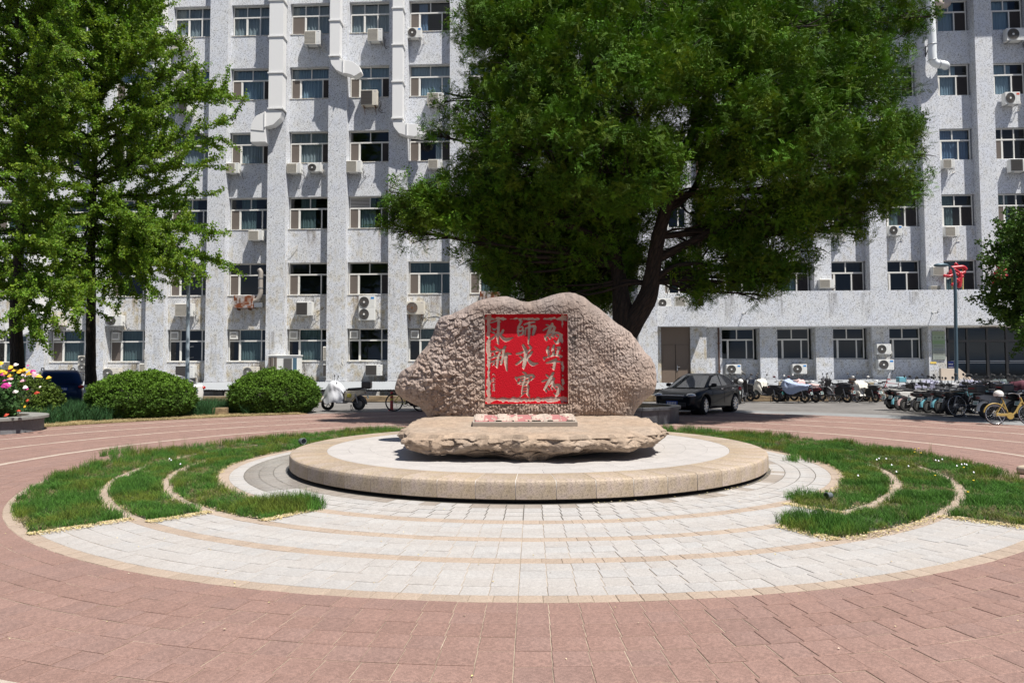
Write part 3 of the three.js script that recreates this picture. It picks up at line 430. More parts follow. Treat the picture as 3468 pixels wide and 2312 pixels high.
{
  const col = ['first column left of big tree', 'second column left of big tree', 'third column left of big tree', 'fourth column left of big tree', 'column just right of ginkgo trunk'];
  const top = 'sixth', f5 = 'fifth', f4 = 'fourth', f3 = 'third', f2 = 'second', A = (fl, c, x = '') => `under ${fl}-floor window${x ? ' ' + x : ''}, ${col[c]}`;
  ac(580, 119, 637, 165, {}, A(top, 4)); ac(603, 340, 645, 384, { dark: 1 }, A(f5, 4) + ', behind leaves');
  ac(765, 551, 808, 586, {}, A(f4, 3)); ac(1030, 103, 1085, 151, {}, A(top, 2)); ac(1244, 96, 1295, 139, {}, A(top, 1));
  ac(1380, 93, 1427, 127, { fan: 1, sticker: 'blue' }, A(top, 0)); ac(1221, 304, 1278, 356, { old: 1, dark: 1 }, A(f5, 1)); ac(1446, 313, 1501, 355, {}, A(f5, 0));
  ac(970, 552, 1018, 586, {}, A(f4, 2, 'at left')); ac(1041, 553, 1087, 581, { fan: 1 }, A(f4, 2, 'at right')); ac(1170, 543, 1223, 583, {}, A(f4, 1)); ac(1450, 539, 1496, 569, {}, A(f4, 0));
  ac(840, 780, 889, 813, {}, A(f3, 3)); ac(1002, 1022, 1057, 1068, { dark: 1 }, A(f2, 2)); ac(1214, 1002, 1269, 1084, { fan: 1, twin: 1, sticker: 'blue' }, A(f2, 1) + ', tall, twin'); ac(1374, 1020, 1437, 1064, { fan: 1, old: 1, rusty: 1 }, A(f2, 0) + ', rusty fan');
  ac(1093, 1173, 1154, 1221, {}, 'above another on pilaster behind white scooter'); ac(1093, 1233, 1154, 1276, { dark: 1 }, 'below another on pilaster behind white scooter'); ac(1237, 1235, 1292, 1272, { dark: 1 }, 'low on the wall, ' + col[1]); ac(821, 1242, 871, 1275, { fan: 1, old: 1 }, 'low on the wall behind the right domed shrub');
  ac(355, 1068, 411, 1103, { fan: 1 }, 'below second-floor window right of ginkgo trunk'); ac(168, 1070, 212, 1102, { old: 1 }, 'left of the ginkgo trunk, half behind leaves'); ac(591, 1027, 650, 1071, {}, 'behind the left street lamp at second-floor height');
  ac(486, 1183, 539, 1218, {}, 'on the pilaster above the left domed shrub'); ac(470, 1230, 531, 1274, { sticker: 'blue' }, 'just above the left domed shrub, with a blue sticker'); ac(344, 1246, 402, 1280, { fan: 1, old: 1 }, 'low beside the ginkgo trunk, left of the left domed shrub'); ac(593, 1237, 656, 1280, { dark: 1 }, 'low behind the left street lamp');
  ac(262, 1204, 306, 1258, { twin: 1, fan: 1, old: 1 }, 'half behind the ginkgo trunk, two stacked fans');
  const rw = { w: -1.62 }, rc = ['rightmost column', 'second column from the right', 'third column from the right', 'fourth column from the right'], B = (fl, c) => `under the ${fl}-floor window, ${rc[c]}`;
  ac(3411, 94, 3476, 136, { ...rw, fan: 1 }, B(top, 0)); ac(3406, 311, 3457, 352, { ...rw, fan: 1, sticker: 'red' }, B(f5, 0)); ac(3424, 537, 3484, 580, { ...rw, dark: 1 }, B(f4, 0)); ac(3196, 538, 3235, 569, { ...rw }, B(f4, 1));
  ac(3012, 763, 3057, 797, { ...rw, fan: 1, sticker: 'blue' }, B(f3, 2)); ac(3203, 766, 3250, 800, { ...rw }, B(f3, 1)); ac(3391, 764, 3437, 797, { ...rw }, B(f3, 0)); ac(2821, 766, 2863, 800, { ...rw }, B(f3, 3));
  ac(2777, 945, 2827, 975, { w: -1.3, flat: 1 }, 'standing on the long parapet, left of the others there'); ac(3161, 902, 3214, 932, { w: -1.3 }, 'beside the red characters, behind the right street lamp'); ac(3153, 967, 3201, 982, { w: -1.3, flat: 1 }, 'low on the parapet below the red characters');
  ac(2461, 1234, 2511, 1266, { ...rw, fan: 1, sticker: 'blue' }, 'low on the wall just right of the black sedan'); ac(2685, 1233, 2734, 1266, { ...rw, fan: 1, sticker: 'blue' }, 'low on the wall in the middle of the scooter row');
  ac(2971, 1165, 3020, 1199, { w: -1.2, fan: 1 }, 'upper of two by the ground-floor pilaster'); ac(2976, 1217, 3029, 1252, { w: -1.2, fan: 1, sticker: 'blue' }, 'lower of two by the ground-floor pilaster');
  ac(2229, 1011, 2273, 1042, { w: -0.62, fan: 1, flat: 1 }, 'on the small ledge above the brown door, left one'); ac(2287, 1003, 2334, 1039, { w: -0.62, flat: 1 }, 'on the small ledge above the brown door, right one');
  // cabinet and rusty extractors
  const cb = onFacade(957, 1231, 0.5), t = thing('equipment_cabinet', 'boxy white outdoor equipment cabinet with dark louvred front behind right domed shrub', 'cabinet', cb.p, -TH);
  part('casing', [rbox(1.75, 1.1, 0.8, 0.02, 0, -0.1, -0.4)], MAT.acWhite, t); part('lid', [rbox(1.85, 0.06, 0.9, 0.02, 0, 0.48, -0.4)], MAT.white, t); part('torn_cover', [curtainGeo(0.5, 0.85, 2).translate(-0.6, -0.05, 0.03)], MAT.screen, t); part('louvre', [box(0.5, 0.8, 0.02, 0.3, -0.1, 0.006)], MAT.acDark, t); part('side_panel', [box(0.22, 0.85, 0.02, 0.73, -0.1, 0.006)], std(lin(0.06, 0.12, 0.17), 0.5), t);
  for (const [x0, y0, x1, y1, lab, pipe] of [[789, 999, 856, 1043, 'rusty brown extractor box with a bent grey pipe on the wall', 1], [1624, 993, 1692, 1022, 'rusty brown extractor box peeping over the inscribed boulder', 0]]) {
    const q = onFacade((x0 + x1) / 2, (y0 + y1) / 2, 0), wd = 67 / 2300 * 40, hd = 44 / 2300 * 40, e = thing('extractor_box', lab, 'extractor', q.p, -TH), rm = std(lin(0.62, 0.62, 0.62), 0.85, { map: tex(256, 1.4, ((a, b, c) => (i, j) => { const v = a(i, j) * 0.6 + b(i, j) * 0.4, k = smooth(0.35, 0.7, v); return [lerp(205, 150, k) - 30 * c(i, j), lerp(196, 78, k) - 25 * c(i, j), lerp(182, 28, k)]; })(pnoise(256, 60, 5), pnoise(256, 20, 6), pnoise(256, 6, 7))) });
    part('casing', [rbox(wd, hd, 0.5, 0.02, 0, 0, -0.25)], rm, e); part('vent_slots', [0, 1, 2, 3, 4].flatMap(k => [box(0.09, 0.03, 0.01, -0.42, 0.2 - k * 0.07, 0.004), box(0.09, 0.03, 0.01, -0.2, 0.2 - k * 0.07, 0.004)]), MAT.rust, e); part('bracket', [span(-0.4, -0.36, -0.5, -0.38, -0.45, -0.05), span(0.3, 0.34, -0.5, -0.38, -0.45, -0.05)], MAT.rust, e);
    if (pipe) { const P = (x, y) => { const r = onFacade(x, y, -0.2); return r.p.clone().sub(q.p).applyAxisAngle(V(0, 1, 0), TH); }; part('pipe', [tube([P(856, 1021), P(872, 1014), P(881, 995), P(882, 975), P(882, 945), P(882, 920), P(876, 912)], 0.14, 40, 12)], std(lin(0.30, 0.27, 0.24), 0.6), e); part('pipe_collar', [cyl(0.16, 0.16, 0.05, 14, ...P(882, 975).toArray()), cyl(0.16, 0.16, 0.05, 14, ...P(882, 942).toArray())], MAT.steel, e); part('duct_stub', [rbox(0.5, 0.26, 0.3, 0.02, wd / 2 + 0.28, -0.2, -0.25)], MAT.steel, e); }
  }
}
// ---------------------------------------------------------------- white ventilation ducts on the pilasters
{
  MAT.duct = std(lin(0.72, 0.72, 0.71), 0.55); const DM = MAT.duct;
  function duct(name, label, x0, x1, yEnd, rings, elbow, w) {          // pixels; elbow: list of [x, y, half height px] for the bent box
    const q = onFacade((x0 + x1) / 2, yEnd, w), t = thing(name, label, 'duct', q.p, -TH, undefined);
    const half = (onFacade(x1, yEnd, w).s - onFacade(x0, yEnd, w).s) / 2, L = (x, y) => { const r = onFacade(x, y, w); return [r.s - q.s, r.y - q.y]; }, dep = w - 0.06;
    part('shaft', [span(-half, half, 0, 26.5 - q.y, -dep, 0)], DM, t);
    for (const y of rings) { const h = L((x0 + x1) / 2, y)[1]; part('flange', [span(-half - 0.06, half + 0.06, h - 0.035, h + 0.035, -dep - 0.04, 0.05)], DM, t); }
    const pts = elbow.map(p => L(p[0], p[1])), sh = [], n = pts.length, up = [], dn = [];
    for (let i = 0; i < n; i++) { const a = pts[Math.max(0, i - 1)], b = pts[Math.min(n - 1, i + 1)], l = Math.hypot(b[0] - a[0], b[1] - a[1]) || 1, nx = -(b[1] - a[1]) / l, ny = (b[0] - a[0]) / l, h = elbow[i][2] / 2300 * 40; up.push(new THREE.Vector2(pts[i][0] + nx * h, pts[i][1] + ny * h)); dn.unshift(new THREE.Vector2(pts[i][0] - nx * h, pts[i][1] - ny * h)); }
    part('elbow', [new THREE.ExtrudeGeometry(new THREE.Shape([...up, ...dn]), { depth: dep - 0.05, bevelEnabled: true, bevelSize: 0.012, bevelThickness: 0.012, bevelSegments: 1 }).translate(0, 0, -dep + 0.02)], DM, t);
    const e = pts[n - 1], m = pts[n >> 1], eh = elbow[n - 1][2] / 2300 * 40 + 0.02, sg = Math.sign(e[0]) || 1;
    part('seam', [box(0.05, 2 * elbow[n >> 1][2] / 2300 * 40 + 0.1, dep + 0.04, m[0], m[1], -dep / 2 + 0.02)], DM, t);
    return { t, L, q };
  }
  const d1 = duct('ventilation_duct', 'widest white square duct down the facade, bending left to a fourth-floor window', 908, 955, 369, [1, 123, 246, 367], [[932, 371, 23], [928, 388, 23], [914, 400, 24], [896, 404, 25], [880, 410, 24], [872, 424, 24], [870, 440, 24]], 0.62);
  { const a = d1.L(847, 434), b = d1.L(897, 478); part('outlet_box', [span(a[0], b[0], b[1], a[1], -0.9, -0.05)], DM, d1.t); }
  duct('ventilation_duct', 'white square duct ending at a fifth-floor window between two air conditioners', 1116, 1149, 190, [69, 189], [[1132, 192, 16], [1136, 208, 17], [1147, 219, 19], [1162, 224, 22], [1185, 228, 22], [1203, 238, 19], [1210, 250, 14]], 0.62);
  duct('ventilation_duct', 'narrow white square duct with four joints, left of the big tree', 1328, 1362, 402, [27, 151, 276, 400], [[1345, 404, 17], [1349, 420, 18], [1360, 433, 19], [1378, 438, 20], [1405, 440, 21], [1425, 446, 18], [1434, 458, 10]], 0.62);
  duct('ventilation_duct', 'white square duct half hidden behind the ginkgo leaves', 508, 548, 205, [82, 204], [[528, 207, 20], [534, 225, 21], [550, 236, 22], [572, 238, 22], [592, 240, 20], [608, 252, 14]], 0.62);
  duct('ventilation_duct', 'white square duct low at the far left behind the leaning trunk', 84, 130, 1062, [690, 800, 925, 1060], [[107, 1064, 23], [103, 1085, 23], [90, 1102, 24], [68, 1110, 25], [40, 1114, 25], [20, 1122, 24]], 0.62);
  const P = (x, y, w) => onFacade(x, y, w).p, q = P(3160, 120, -1.1), rp = thing('round_duct', 'round white pipe on the right pilaster bending into a fifth-floor window', 'duct', V(0, 0, 0));
  part('pipe', [tube([P(3150, -80, -1.15), P(3153, 40, -1.15), P(3158, 140, -1.15), P(3159, 190, -1.15), P(3162, 207, -1.15), P(3172, 216, -1.15), P(3190, 218, -1.15), P(3200, 220, -1.35), P(3204, 224, -1.9)], 0.23, 90, 18)], std(lin(0.75, 0.78, 0.78), 0.35), rp);
  part('clamp', [new THREE.TorusGeometry(0.245, 0.02, 6, 24).rotateX(Math.PI / 2).translate(...P(3157, 152, -1.15).toArray()), new THREE.TorusGeometry(0.245, 0.02, 6, 24).rotateX(Math.PI / 2).translate(...P(3158, 205, -1.15).toArray()), new THREE.TorusGeometry(0.25, 0.02, 6, 24).rotateY(Math.PI / 2).translate(...P(3180, 217, -1.15).toArray())], MAT.steel, rp);
  part('bracket', [bar(P(3150, 152, -1.1), P(3136, 160, -1.6), 0.025), bar(P(3150, 152, -1.1), P(3136, 190, -1.6), 0.025), bar(P(3136, 156, -1.58), P(3136, 192, -1.58), 0.025)], MAT.dark, rp);
  const r2 = solo('round_duct', [tube([P(3165, -60, -1.2), P(3168, 0, -1.2), P(3180, 14, -1.2), P(3200, 14, -1.5), P(3205, 12, -2.0)], 0.27, 40, 16)], std(lin(0.45, 0.38, 0.33), 0.6), 'short brownish pipe elbow at the top edge above the round white pipe', 'duct');
  // brown downpipes
  for (const [xa, xb, ya, yb, w, lab] of [[2369, 2385, 300, 1290, -1.3, 'wide brown downpipe column right of the double door'], [2434, 2440, 1108, 1290, -1.5, 'thin brown downpipe beside the first ground-floor window']]) { const a = onFacade(xa, yb, w), b = onFacade(xb, yb, w), tp = onFacade(xa, ya, w), l = []; const n = xb - xa > 10 ? 3 : 1; for (let i = 0; i < n; i++) l.push(cyl((b.s - a.s) / n / 2, (b.s - a.s) / n / 2, tp.y - 0.4, 10, (b.s - a.s) * ((i + 0.5) / n - 0.5), (tp.y - 0.4) / 2 + 0.4, 0)); const t = thing('downpipe', lab, 'pipe', facadePoint((a.s + b.s) / 2, 0, w), -TH); part('pipe', l, std(lin(0.085, 0.045, 0.035), 0.6), t); part('pipe_clip', [1.5, 3.2, 6.5].map(y => box(b.s - a.s + 0.05, 0.05, 0.12, 0, y, 0)), MAT.rust, t); }
  // two wall cameras on the parapet
  for (const [x, y, lab] of [[2517, 1060, 'small white wall camera on the parapet, left of two'], [3160, 1057, 'small white wall camera on the parapet, right of two']]) { const c = thing('wall_camera', lab, 'camera', onFacade(x, y, -1.0).p, -TH); part('mount', [box(0.1, 0.1, 0.03, 0, 0, 0.015), bar([0, 0, 0.02], [0, -0.02, 0.3], 0.02)], MAT.white, c); part('camera_body', [cylZ(0.05, 0.24, 12, 0, -0.05, 0.36), ball(0.06, 0, -0.06, 0.3)], MAT.white, c); part('lens', [cylZ(0.035, 0.02, 12, 0, -0.05, 0.485)], MAT.black, c); }
  // loose cables
  const cab = (pts, r, lab, m) => solo('cable', [tube(pts.map(([x, y, w]) => onFacade(x, y, w).p), r, 50, 5)], m, lab, 'cable');
  cab([[1010, 830, -0.4], [995, 838, -0.3], [975, 850, -0.25], [966, 880, -0.1], [978, 885, 0], [972, 940, 0], [966, 1000, 0.02]], 0.014, 'pale loose cable hanging beside a second-floor window', MAT.hose);
  cab([[1438, 1045, -0.3], [1455, 1055, -0.35], [1480, 1060, -0.4], [1500, 1072, -0.43]], 0.014, 'dark cable drooping right of the rusty fan air conditioner', MAT.dark);
  cab([[1056, 1062, -0.3], [1075, 1055, -0.35], [1092, 1046, -0.42], [1098, 1040, -0.44]], 0.016, 'dark cable looping right of the second-floor air conditioner', MAT.dark);
  cab([[1157, 1180, 0.0], [1166, 1200, -0.1], [1158, 1225, 0.02], [1168, 1250, -0.05], [1160, 1278, 0.02]], 0.018, 'tangled pale cable beside the two stacked air conditioners', MAT.hose);
}
// ---------------------------------------------------------------- red relief characters on the parapet
{
  const red = std(lin(0.42, 0.018, 0.03), 0.35), R = (pts, k, r) => { const p = pts.map(([x, y]) => onFacade(3100 + x / 3.584, 860 + y / 3.584, -1.15 + k * 0.02).p); return [tube(p, r, 20, 8), new THREE.SphereGeometry(r, 8, 6).translate(...p[0].toArray()), new THREE.SphereGeometry(r, 8, 6).translate(...p.at(-1).toArray())]; };
  const c1 = thing('relief_character', 'red calligraphic character standing on the parapet behind the right street lamp', 'sign letter', V(0, 0, 0));
  [[[495, 122], [515, 150]], [[450, 168], [515, 162], [590, 160], [612, 182]], [[425, 235], [440, 200], [470, 185]], [[360, 262], [420, 268], [470, 245], [490, 215]], [[480, 190], [520, 215], [560, 235], [600, 222]], [[500, 240], [520, 250], [550, 235]], [[545, 235], [552, 290], [545, 350], [538, 392]], [[455, 372], [490, 345], [530, 310], [575, 270]], [[505, 310], [530, 330]]].forEach((s, i) => part('stroke', merge(R(s, i, i === 1 || i === 6 ? 0.115 : 0.09)), red, c1));
  const c2 = thing('relief_character', 'red calligraphic character on the parapet, half hidden by the leaves at right', 'sign letter', V(0, 0, 0));
  [[[1000, 132], [1030, 165]], [[975, 228], [1005, 200], [1045, 195], [1100, 190]], [[982, 230], [990, 290], [955, 345], [970, 368], [1000, 345], [990, 300]], [[1015, 270], [1060, 262], [1110, 265]], [[1040, 290], [1045, 330], [1090, 345]], [[1070, 140], [1070, 240]]].forEach((s, i) => part('stroke', merge(R(s, i, 0.10)), red, c2));
  const rd = solo('sign_support', [bar(onFacade(3226, 922, -1.2).p, onFacade(3226, 981, -1.2).p, 0.035), bar(onFacade(3262, 905, -1.2).p, onFacade(3262, 981, -1.2).p, 0.035), bar(onFacade(3226, 945, -1.2).p, onFacade(3262, 942, -1.2).p, 0.03)], std(lin(0.55, 0.42, 0.16), 0.6), 'yellow rods holding up the red character', 'support');
}
// ---------------------------------------------------------------- round stone platform
const PH = 0.266, PR = 3.86; let sgm;
{
  const t = thing('stone_platform', 'low round granite platform of tan rim blocks around pale slabs, carrying the boulder', 'platform', V(CX, 0, CZ));
  const R = rng(5), gm = ((r, a, b, f) => tex(512, 0.9, (i, j) => { const v = 232 - 70 * r() * r() - 55 * f(i, j) * f(i, j), k = a(i, j), q = b(i, j); return [v * (0.94 + 0.06 * k), v * (0.91 + 0.07 * k), v * (0.84 + 0.12 * k) - 10 * q]; }))(rng(81), pnoise(512, 120, 1), pnoise(512, 40, 2), pnoise(512, 6, 3));
  const mats = Array.from({ length: 7 }, (_, i) => { const v = 0.88 + 0.2 * R(), y = R(); return std(lin(0.60 * v, (0.495 + 0.02 * y) * v, (0.425 + 0.04 * y) * v), 0.72, { map: gm }); });
  sgm = grainMap(512, 0.9, 40, 77, 0.3); const slabM = Array.from({ length: 6 }, () => { const v = 0.96 + 0.08 * R(); return std(lin(0.58 * v, 0.545 * v, 0.515 * v), 0.7, { map: sgm }); });
  const mortar = std(lin(0.55, 0.53, 0.5), 0.9);
  const N = 52, da = 2 * Math.PI / N, a0 = -3.2 * DEG, g = 0.0011;
  const prof = [[3.30, 0.05], [3.30, PH], [PR - 0.05, PH], [PR - 0.028, PH - 0.005], [PR - 0.010, PH - 0.018], [PR - 0.002, PH - 0.038], [PR, PH - 0.06], [PR, 0.055], [PR - 0.006, 0.05]];
  const blockGeo = (() => { const S = 4, P = [], f = (a, b, c, d) => P.push(...a, ...b, ...c, ...a, ...c, ...d), q = (k, i) => { const a = -da / 2 + g + (da - 2 * g) * i / S; return [prof[k][0] * Math.sin(a), prof[k][1], prof[k][0] * Math.cos(a)]; }; for (let k = 0; k < prof.length; k++) { const k2 = (k + 1) % prof.length; for (let i = 0; i < S; i++) f(q(k, i), q(k, i + 1), q(k2, i + 1), q(k2, i)); } for (let k = 1; k < prof.length - 1; k++) { P.push(...q(0, 0), ...q(k, 0), ...q(k + 1, 0), ...q(0, S), ...q(k + 1, S), ...q(k, S)); } const gg = new THREE.BufferGeometry(); gg.setAttribute('position', new THREE.Float32BufferAttribute(P, 3)); return mUV(toCreasedNormals(gg, 0.5)); })();
  for (let i = 0; i < N; i++) { const b = part(numbered('rim_block'), blockGeo, mats[Math.floor(R() * mats.length)], t); b.rotation.y = a0 + (i + 0.5) * da; b.scale.set(1 + (R() - 0.5) * 0.0012, 1, 1 + (R() - 0.5) * 0.0012); }
  part('mortar', new THREE.LatheGeometry([[3.3, 0.06], [3.3, PH - 0.003], [PR - 0.05, PH - 0.0035], [PR - 0.012, PH - 0.022], [PR - 0.0035, 0.26 - 0.05], [PR - 0.0035, 0.06], [3.3, 0.06]].map(p => new THREE.Vector2(...p)), 120), mortar, t);
  part('recessed_base', new THREE.LatheGeometry([[3.2, -0.02], [3.74, -0.02], [3.74, 0.058], [3.2, 0.058]].map(p => new THREE.Vector2(...p)), 96), std(lin(0.05, 0.045, 0.04), 0.9), t);
  part('slab_bed', new THREE.CircleGeometry(3.305, 90).rotateX(-Math.PI / 2).translate(0, PH - 0.012, 0), std(lin(0.22, 0.2, 0.18), 0.9), t);
  let r1 = 3.297; for (let row = 0; row < 9; row++) { const r0 = r1 - 0.335, n = Math.max(6, Math.round(2 * Math.PI * (r0 + r1) / 2 / 0.62)), d2 = 2 * Math.PI / n, rr0 = r0, rr1 = r1;
    const mk = () => { const S = 3, P = [], G = 0.0012, q = (r, i, y) => { const a = -d2 / 2 + G / r + (d2 - 2 * G / r) * i / S; return [r * Math.sin(a), y, r * Math.cos(a)]; }, f = (a, b, c, d) => P.push(...a, ...b, ...c, ...a, ...c, ...d); const y = 0.0, A = Math.max(0.02, rr0 + G), B = rr1 - G; for (let i = 0; i < S; i++) { f(q(A, i, y), q(B, i, y), q(B, i + 1, y), q(A, i + 1, y)); f(q(B, i, y), q(B, i, -0.014), q(B, i + 1, -0.014), q(B, i + 1, y)); f(q(A, i, -0.014), q(A, i, y), q(A, i + 1, y), q(A, i + 1, -0.014)); } f(q(A, 0, -0.014), q(B, 0, -0.014), q(B, 0, y), q(A, 0, y)); f(q(A, S, y), q(B, S, y), q(B, S, -0.014), q(A, S, -0.014)); const gg = new THREE.BufferGeometry(); gg.setAttribute('position', new THREE.Float32BufferAttribute(P, 3)); gg.computeVertexNormals(); return mUV(gg, row); };
    if (rr1 < 0.3) break; const gg = mk(); for (let i = 0; i < n; i++) { const s = part(numbered('slab'), gg, slabM[Math.floor(R() * 6)], t); s.position.y = PH - 0.001 + (R() - 0.5) * 0.0016; s.rotation.y = a0 + (i + 0.5 * (row % 2)) * d2; } r1 = r0; }
}
// ---------------------------------------------------------------- rocks
const stoneTex = (seed, warm) => { const a = pnoise(1024, 200, seed), b = pnoise(1024, 40, seed + 1), c = pnoise(1024, 7, seed + 2), r = rng(seed + 3); return tex(1024, 1.6, (i, j) => { const v = 215 + 30 * (b(i, j) - 0.5) - 46 * c(i, j) * r() - 22 * r(), k = a(i, j); return [v, v * lerp(0.92, 0.95, k), v * lerp(0.86, 0.92, k) * warm]; }); };
const streaks = (() => { const a = pnoise(1024, 22, 301), b = pnoise(1024, 8, 302), c = pnoise(1024, 50, 303); return tex(1024, 1.1, (i, j) => { const v = 255 * clamp(0.15 + 0.5 * a(i * 1.0, j * 0.5) + 0.35 * b(i * 2, j * 0.5) + 0.15 * c(i, j) - (Math.abs(((i % 54) - 27)) < 2.2 ? 0.3 * c(j, i) : 0)); return [v, v, v]; }, false); })();
const PX0 = 1642.5, PX1 = 1924.5, PY0 = 1064, PY1 = 1366, BZ = -12.32;        // panel rectangle in the photograph, boulder mid-plane
{
  const OUT = [[70, 720], [90, 650], [115, 600], [190, 560], [225, 505], [290, 430], [330, 350], [345, 290], [370, 250], [400, 235], [450, 225], [510, 195], [570, 165], [630, 135], [700, 118], [770, 108], [820, 108], [860, 120], [910, 140], [960, 145], [1010, 135], [1060, 118], [1110, 100], [1170, 85], [1230, 80], [1270, 85], [1300, 100], [1330, 115], [1360, 135], [1390, 160], [1430, 185], [1480, 225], [1530, 275], [1580, 305], [1630, 340], [1670, 385], [1700, 430], [1730, 475], [1770, 510], [1795, 550], [1805, 620], [1810, 690], [1800, 730], [1760, 770], [1710, 815], [1680, 850], [1660, 890], [1640, 935], [1400, 940], [1000, 940], [600, 940], [340, 935], [290, 900], [270, 870], [230, 835], [170, 805], [120, 780], [85, 755]].map(([X, Y]) => { const p = atZ(1300 + X / 1.96, 950 + Y / 1.96, BZ); return [p.x, p.y]; });
  const ZF = -11.80;                                               // plane of the front around the panel
  const a = atZ(PX0, PY0, ZF), b = atZ(PX1, PY1, ZF), rect = { x0: a.x, x1: b.x, y1: a.y, y0: b.y };
  const c = [(rect.x0 + rect.x1) / 2, (rect.y0 + rect.y1) / 2];
  const hitOut = th => { const dx = Math.cos(th), dy = Math.sin(th); let best = 0; for (let i = 0; i < OUT.length; i++) { const [x1, y1] = OUT[i], [x2, y2] = OUT[(i + 1) % OUT.length], ex = x2 - x1, ey = y2 - y1, den = dx * ey - dy * ex; if (Math.abs(den) < 1e-9) continue; const t = ((x1 - c[0]) * ey - (y1 - c[1]) * ex) / den, u = ((x1 - c[0]) * dy - (y1 - c[1]) * dx) / den; if (u >= -1e-6 && u <= 1 + 1e-6 && t > best) best = t; } return best; };
  const hw = (rect.x1 - rect.x0) / 2, hh = (rect.y1 - rect.y0) / 2, hitRect = th => 1 / Math.max(Math.abs(Math.cos(th)) / hw, Math.abs(Math.sin(th)) / hh);
  const corner = Math.atan2(hh, hw), ths = []; const segs = [[-corner, corner, 330], [corner, Math.PI - corner, 330], [Math.PI - corner, Math.PI + corner, 330], [Math.PI + corner, 2 * Math.PI - corner, 330]];
  for (const [s, e, n] of segs) for (let i = 0; i < n; i++) ths.push(lerp(s, e, i / n));
  const NT = ths.length, NR = 190, NBK = 40, P = [], I = [];
  const ro = ths.map(hitOut); for (let k = 0; k < 3; k++) { const q = ro.slice(); for (let i = 0; i < NT; i++) ro[i] = (q[(i + NT - 1) % NT] + q[i] * 2 + q[(i + 1) % NT]) / 4; }
  const THK = 0.52;
  const hash = (i, j, k) => { let h = Math.imul(i, 374761393) ^ Math.imul(j, 668265263) ^ Math.imul(k, 2246822519); h = Math.imul(h ^ (h >>> 13), 1274126177); return ((h ^ (h >>> 16)) >>> 0) / 4294967296; };
  const chisel = (x, y, cx, cy, tilt) => { const u = x / cx, v = y / cy, iu = Math.floor(u), iv = Math.floor(v); let bd = 9, h = 0; for (let a = -1; a <= 1; a++) for (let b = -1; b <= 1; b++) { const i = iu + a, j = iv + b, px0 = i + hash(i, j, 1), py0 = j + hash(i, j, 2), dx = u - px0, dy = v - py0, d = dx * dx + dy * dy; if (d < bd) { bd = d; h = (hash(i, j, 3) - 0.5) * 0.9 + tilt * (dx * (hash(i, j, 4) - 0.5) + dy * (hash(i, j, 5) - 0.75)) * 2; } } return h; };
  const front = (x, y, t) => {                                     // carved surface: pits, chisel furrows, worn top
    const left = smooth(0.1, -1.6, x - c[0]), low = smooth(1.0, 2.4, y), topness = smooth(2.35, 2.75, y);
    const pit = fbm(x * 9, y * 9, 3.3, 4), pit2 = fbm(x * 21 + 7, y * 17, 1.3, 3), fur = Math.sin(x * 78 + 3 * noise(x * 3, y * 4)) * (0.4 + 0.6 * clamp(noise(x * 6, y * 5, 9) + 0.5)), chip = noise(x * 30, y * 13, 5), ridge = 1 - Math.abs(noise(x * 11 + 3, y * 11, 8)) * 2;
    const wx = x + 0.012 * noise(x * 18, y * 18, 2), wy = y + 0.012 * noise(x * 18, y * 18, 7), c1 = chisel(wx, wy, lerp(0.055, 0.085, left), lerp(0.085, 0.075, left), 1.0), c2 = chisel(wx + 3, wy + 5, 0.030, 0.050, 1.1), plate = chisel(wx + 9, wy, 0.10, 0.07, 0.5), groove = -Math.pow(Math.max(0, Math.cos(x * 2 * Math.PI / 0.052 + 1.2 * noise(x * 2, y * 1.1, 4))), 10) * clamp(0.5 + noise(x * 5, y * 2.5, 1));
    return (1 - topness) * (0.024 * c1 * (0.42 + 1.0 * left) + 0.012 * c2 + 0.018 * groove * (1 - 0.55 * left)) + 0.012 * topness * plate + 0.030 * pit * (0.5 + 1.0 * left) * (1 - 0.6 * topness) + 0.010 * pit2 + 0.07 * fbm(x * 1.7, y * 1.7, 6, 2);
  };
  for (let j = 0; j <= NR; j++) for (let i = 0; i < NT; i++) {      // front: from the panel edge out to the rim
    const t = j / NR, r0 = hitRect(ths[i]), r = lerp(r0, ro[i], t), x = c[0] + r * Math.cos(ths[i]), y = c[1] + r * Math.sin(ths[i]);
    const e = Math.max(0, (t - 0.25) / 0.75), rim = Math.sqrt(Math.max(0, 1 - Math.pow(e, 2.6))), fade = smooth(0, 0.03, t);
    const z = BZ + (ZF - BZ) * rim + front(x, y, t) * fade * (0.35 + 0.65 * rim), k = 1 + 0.012 * fbm(x * 6, y * 6, 2) * smooth(0.85, 1, t);
    P.push(c[0] + (x - c[0]) * k, c[1] + (y - c[1]) * k, z);
  }
  for (let j = 1; j <= NBK; j++) for (let i = 0; i < NT; i++) { const t = j / NBK, r = ro[i] * (1 - t), x = c[0] + r * Math.cos(ths[i]), y = c[1] + r * Math.sin(ths[i]), e = 1 - t, k = 1 + 0.012 * fbm(x * 6, y * 6, 2) * smooth(0.7, 1, e); P.push(c[0] + (x - c[0]) * k, c[1] + (y - c[1]) * k, BZ - 0.6 * Math.sqrt(Math.max(0, 1 - Math.pow(e, 2.4))) + 0.06 * fbm(x * 4, y * 4, 8) * (1 - e)); }
  for (let j = 0; j < NR + NBK; j++) for (let i = 0; i < NT; i++) { const i2 = (i + 1) % NT, q = j * NT; I.push(q + i, q + NT + i, q + i2, q + i2, q + NT + i, q + NT + i2); }
  const g = new THREE.BufferGeometry(); g.setAttribute('position', new THREE.Float32BufferAttribute(P, 3)); g.setIndex(I); g.computeVertexNormals();
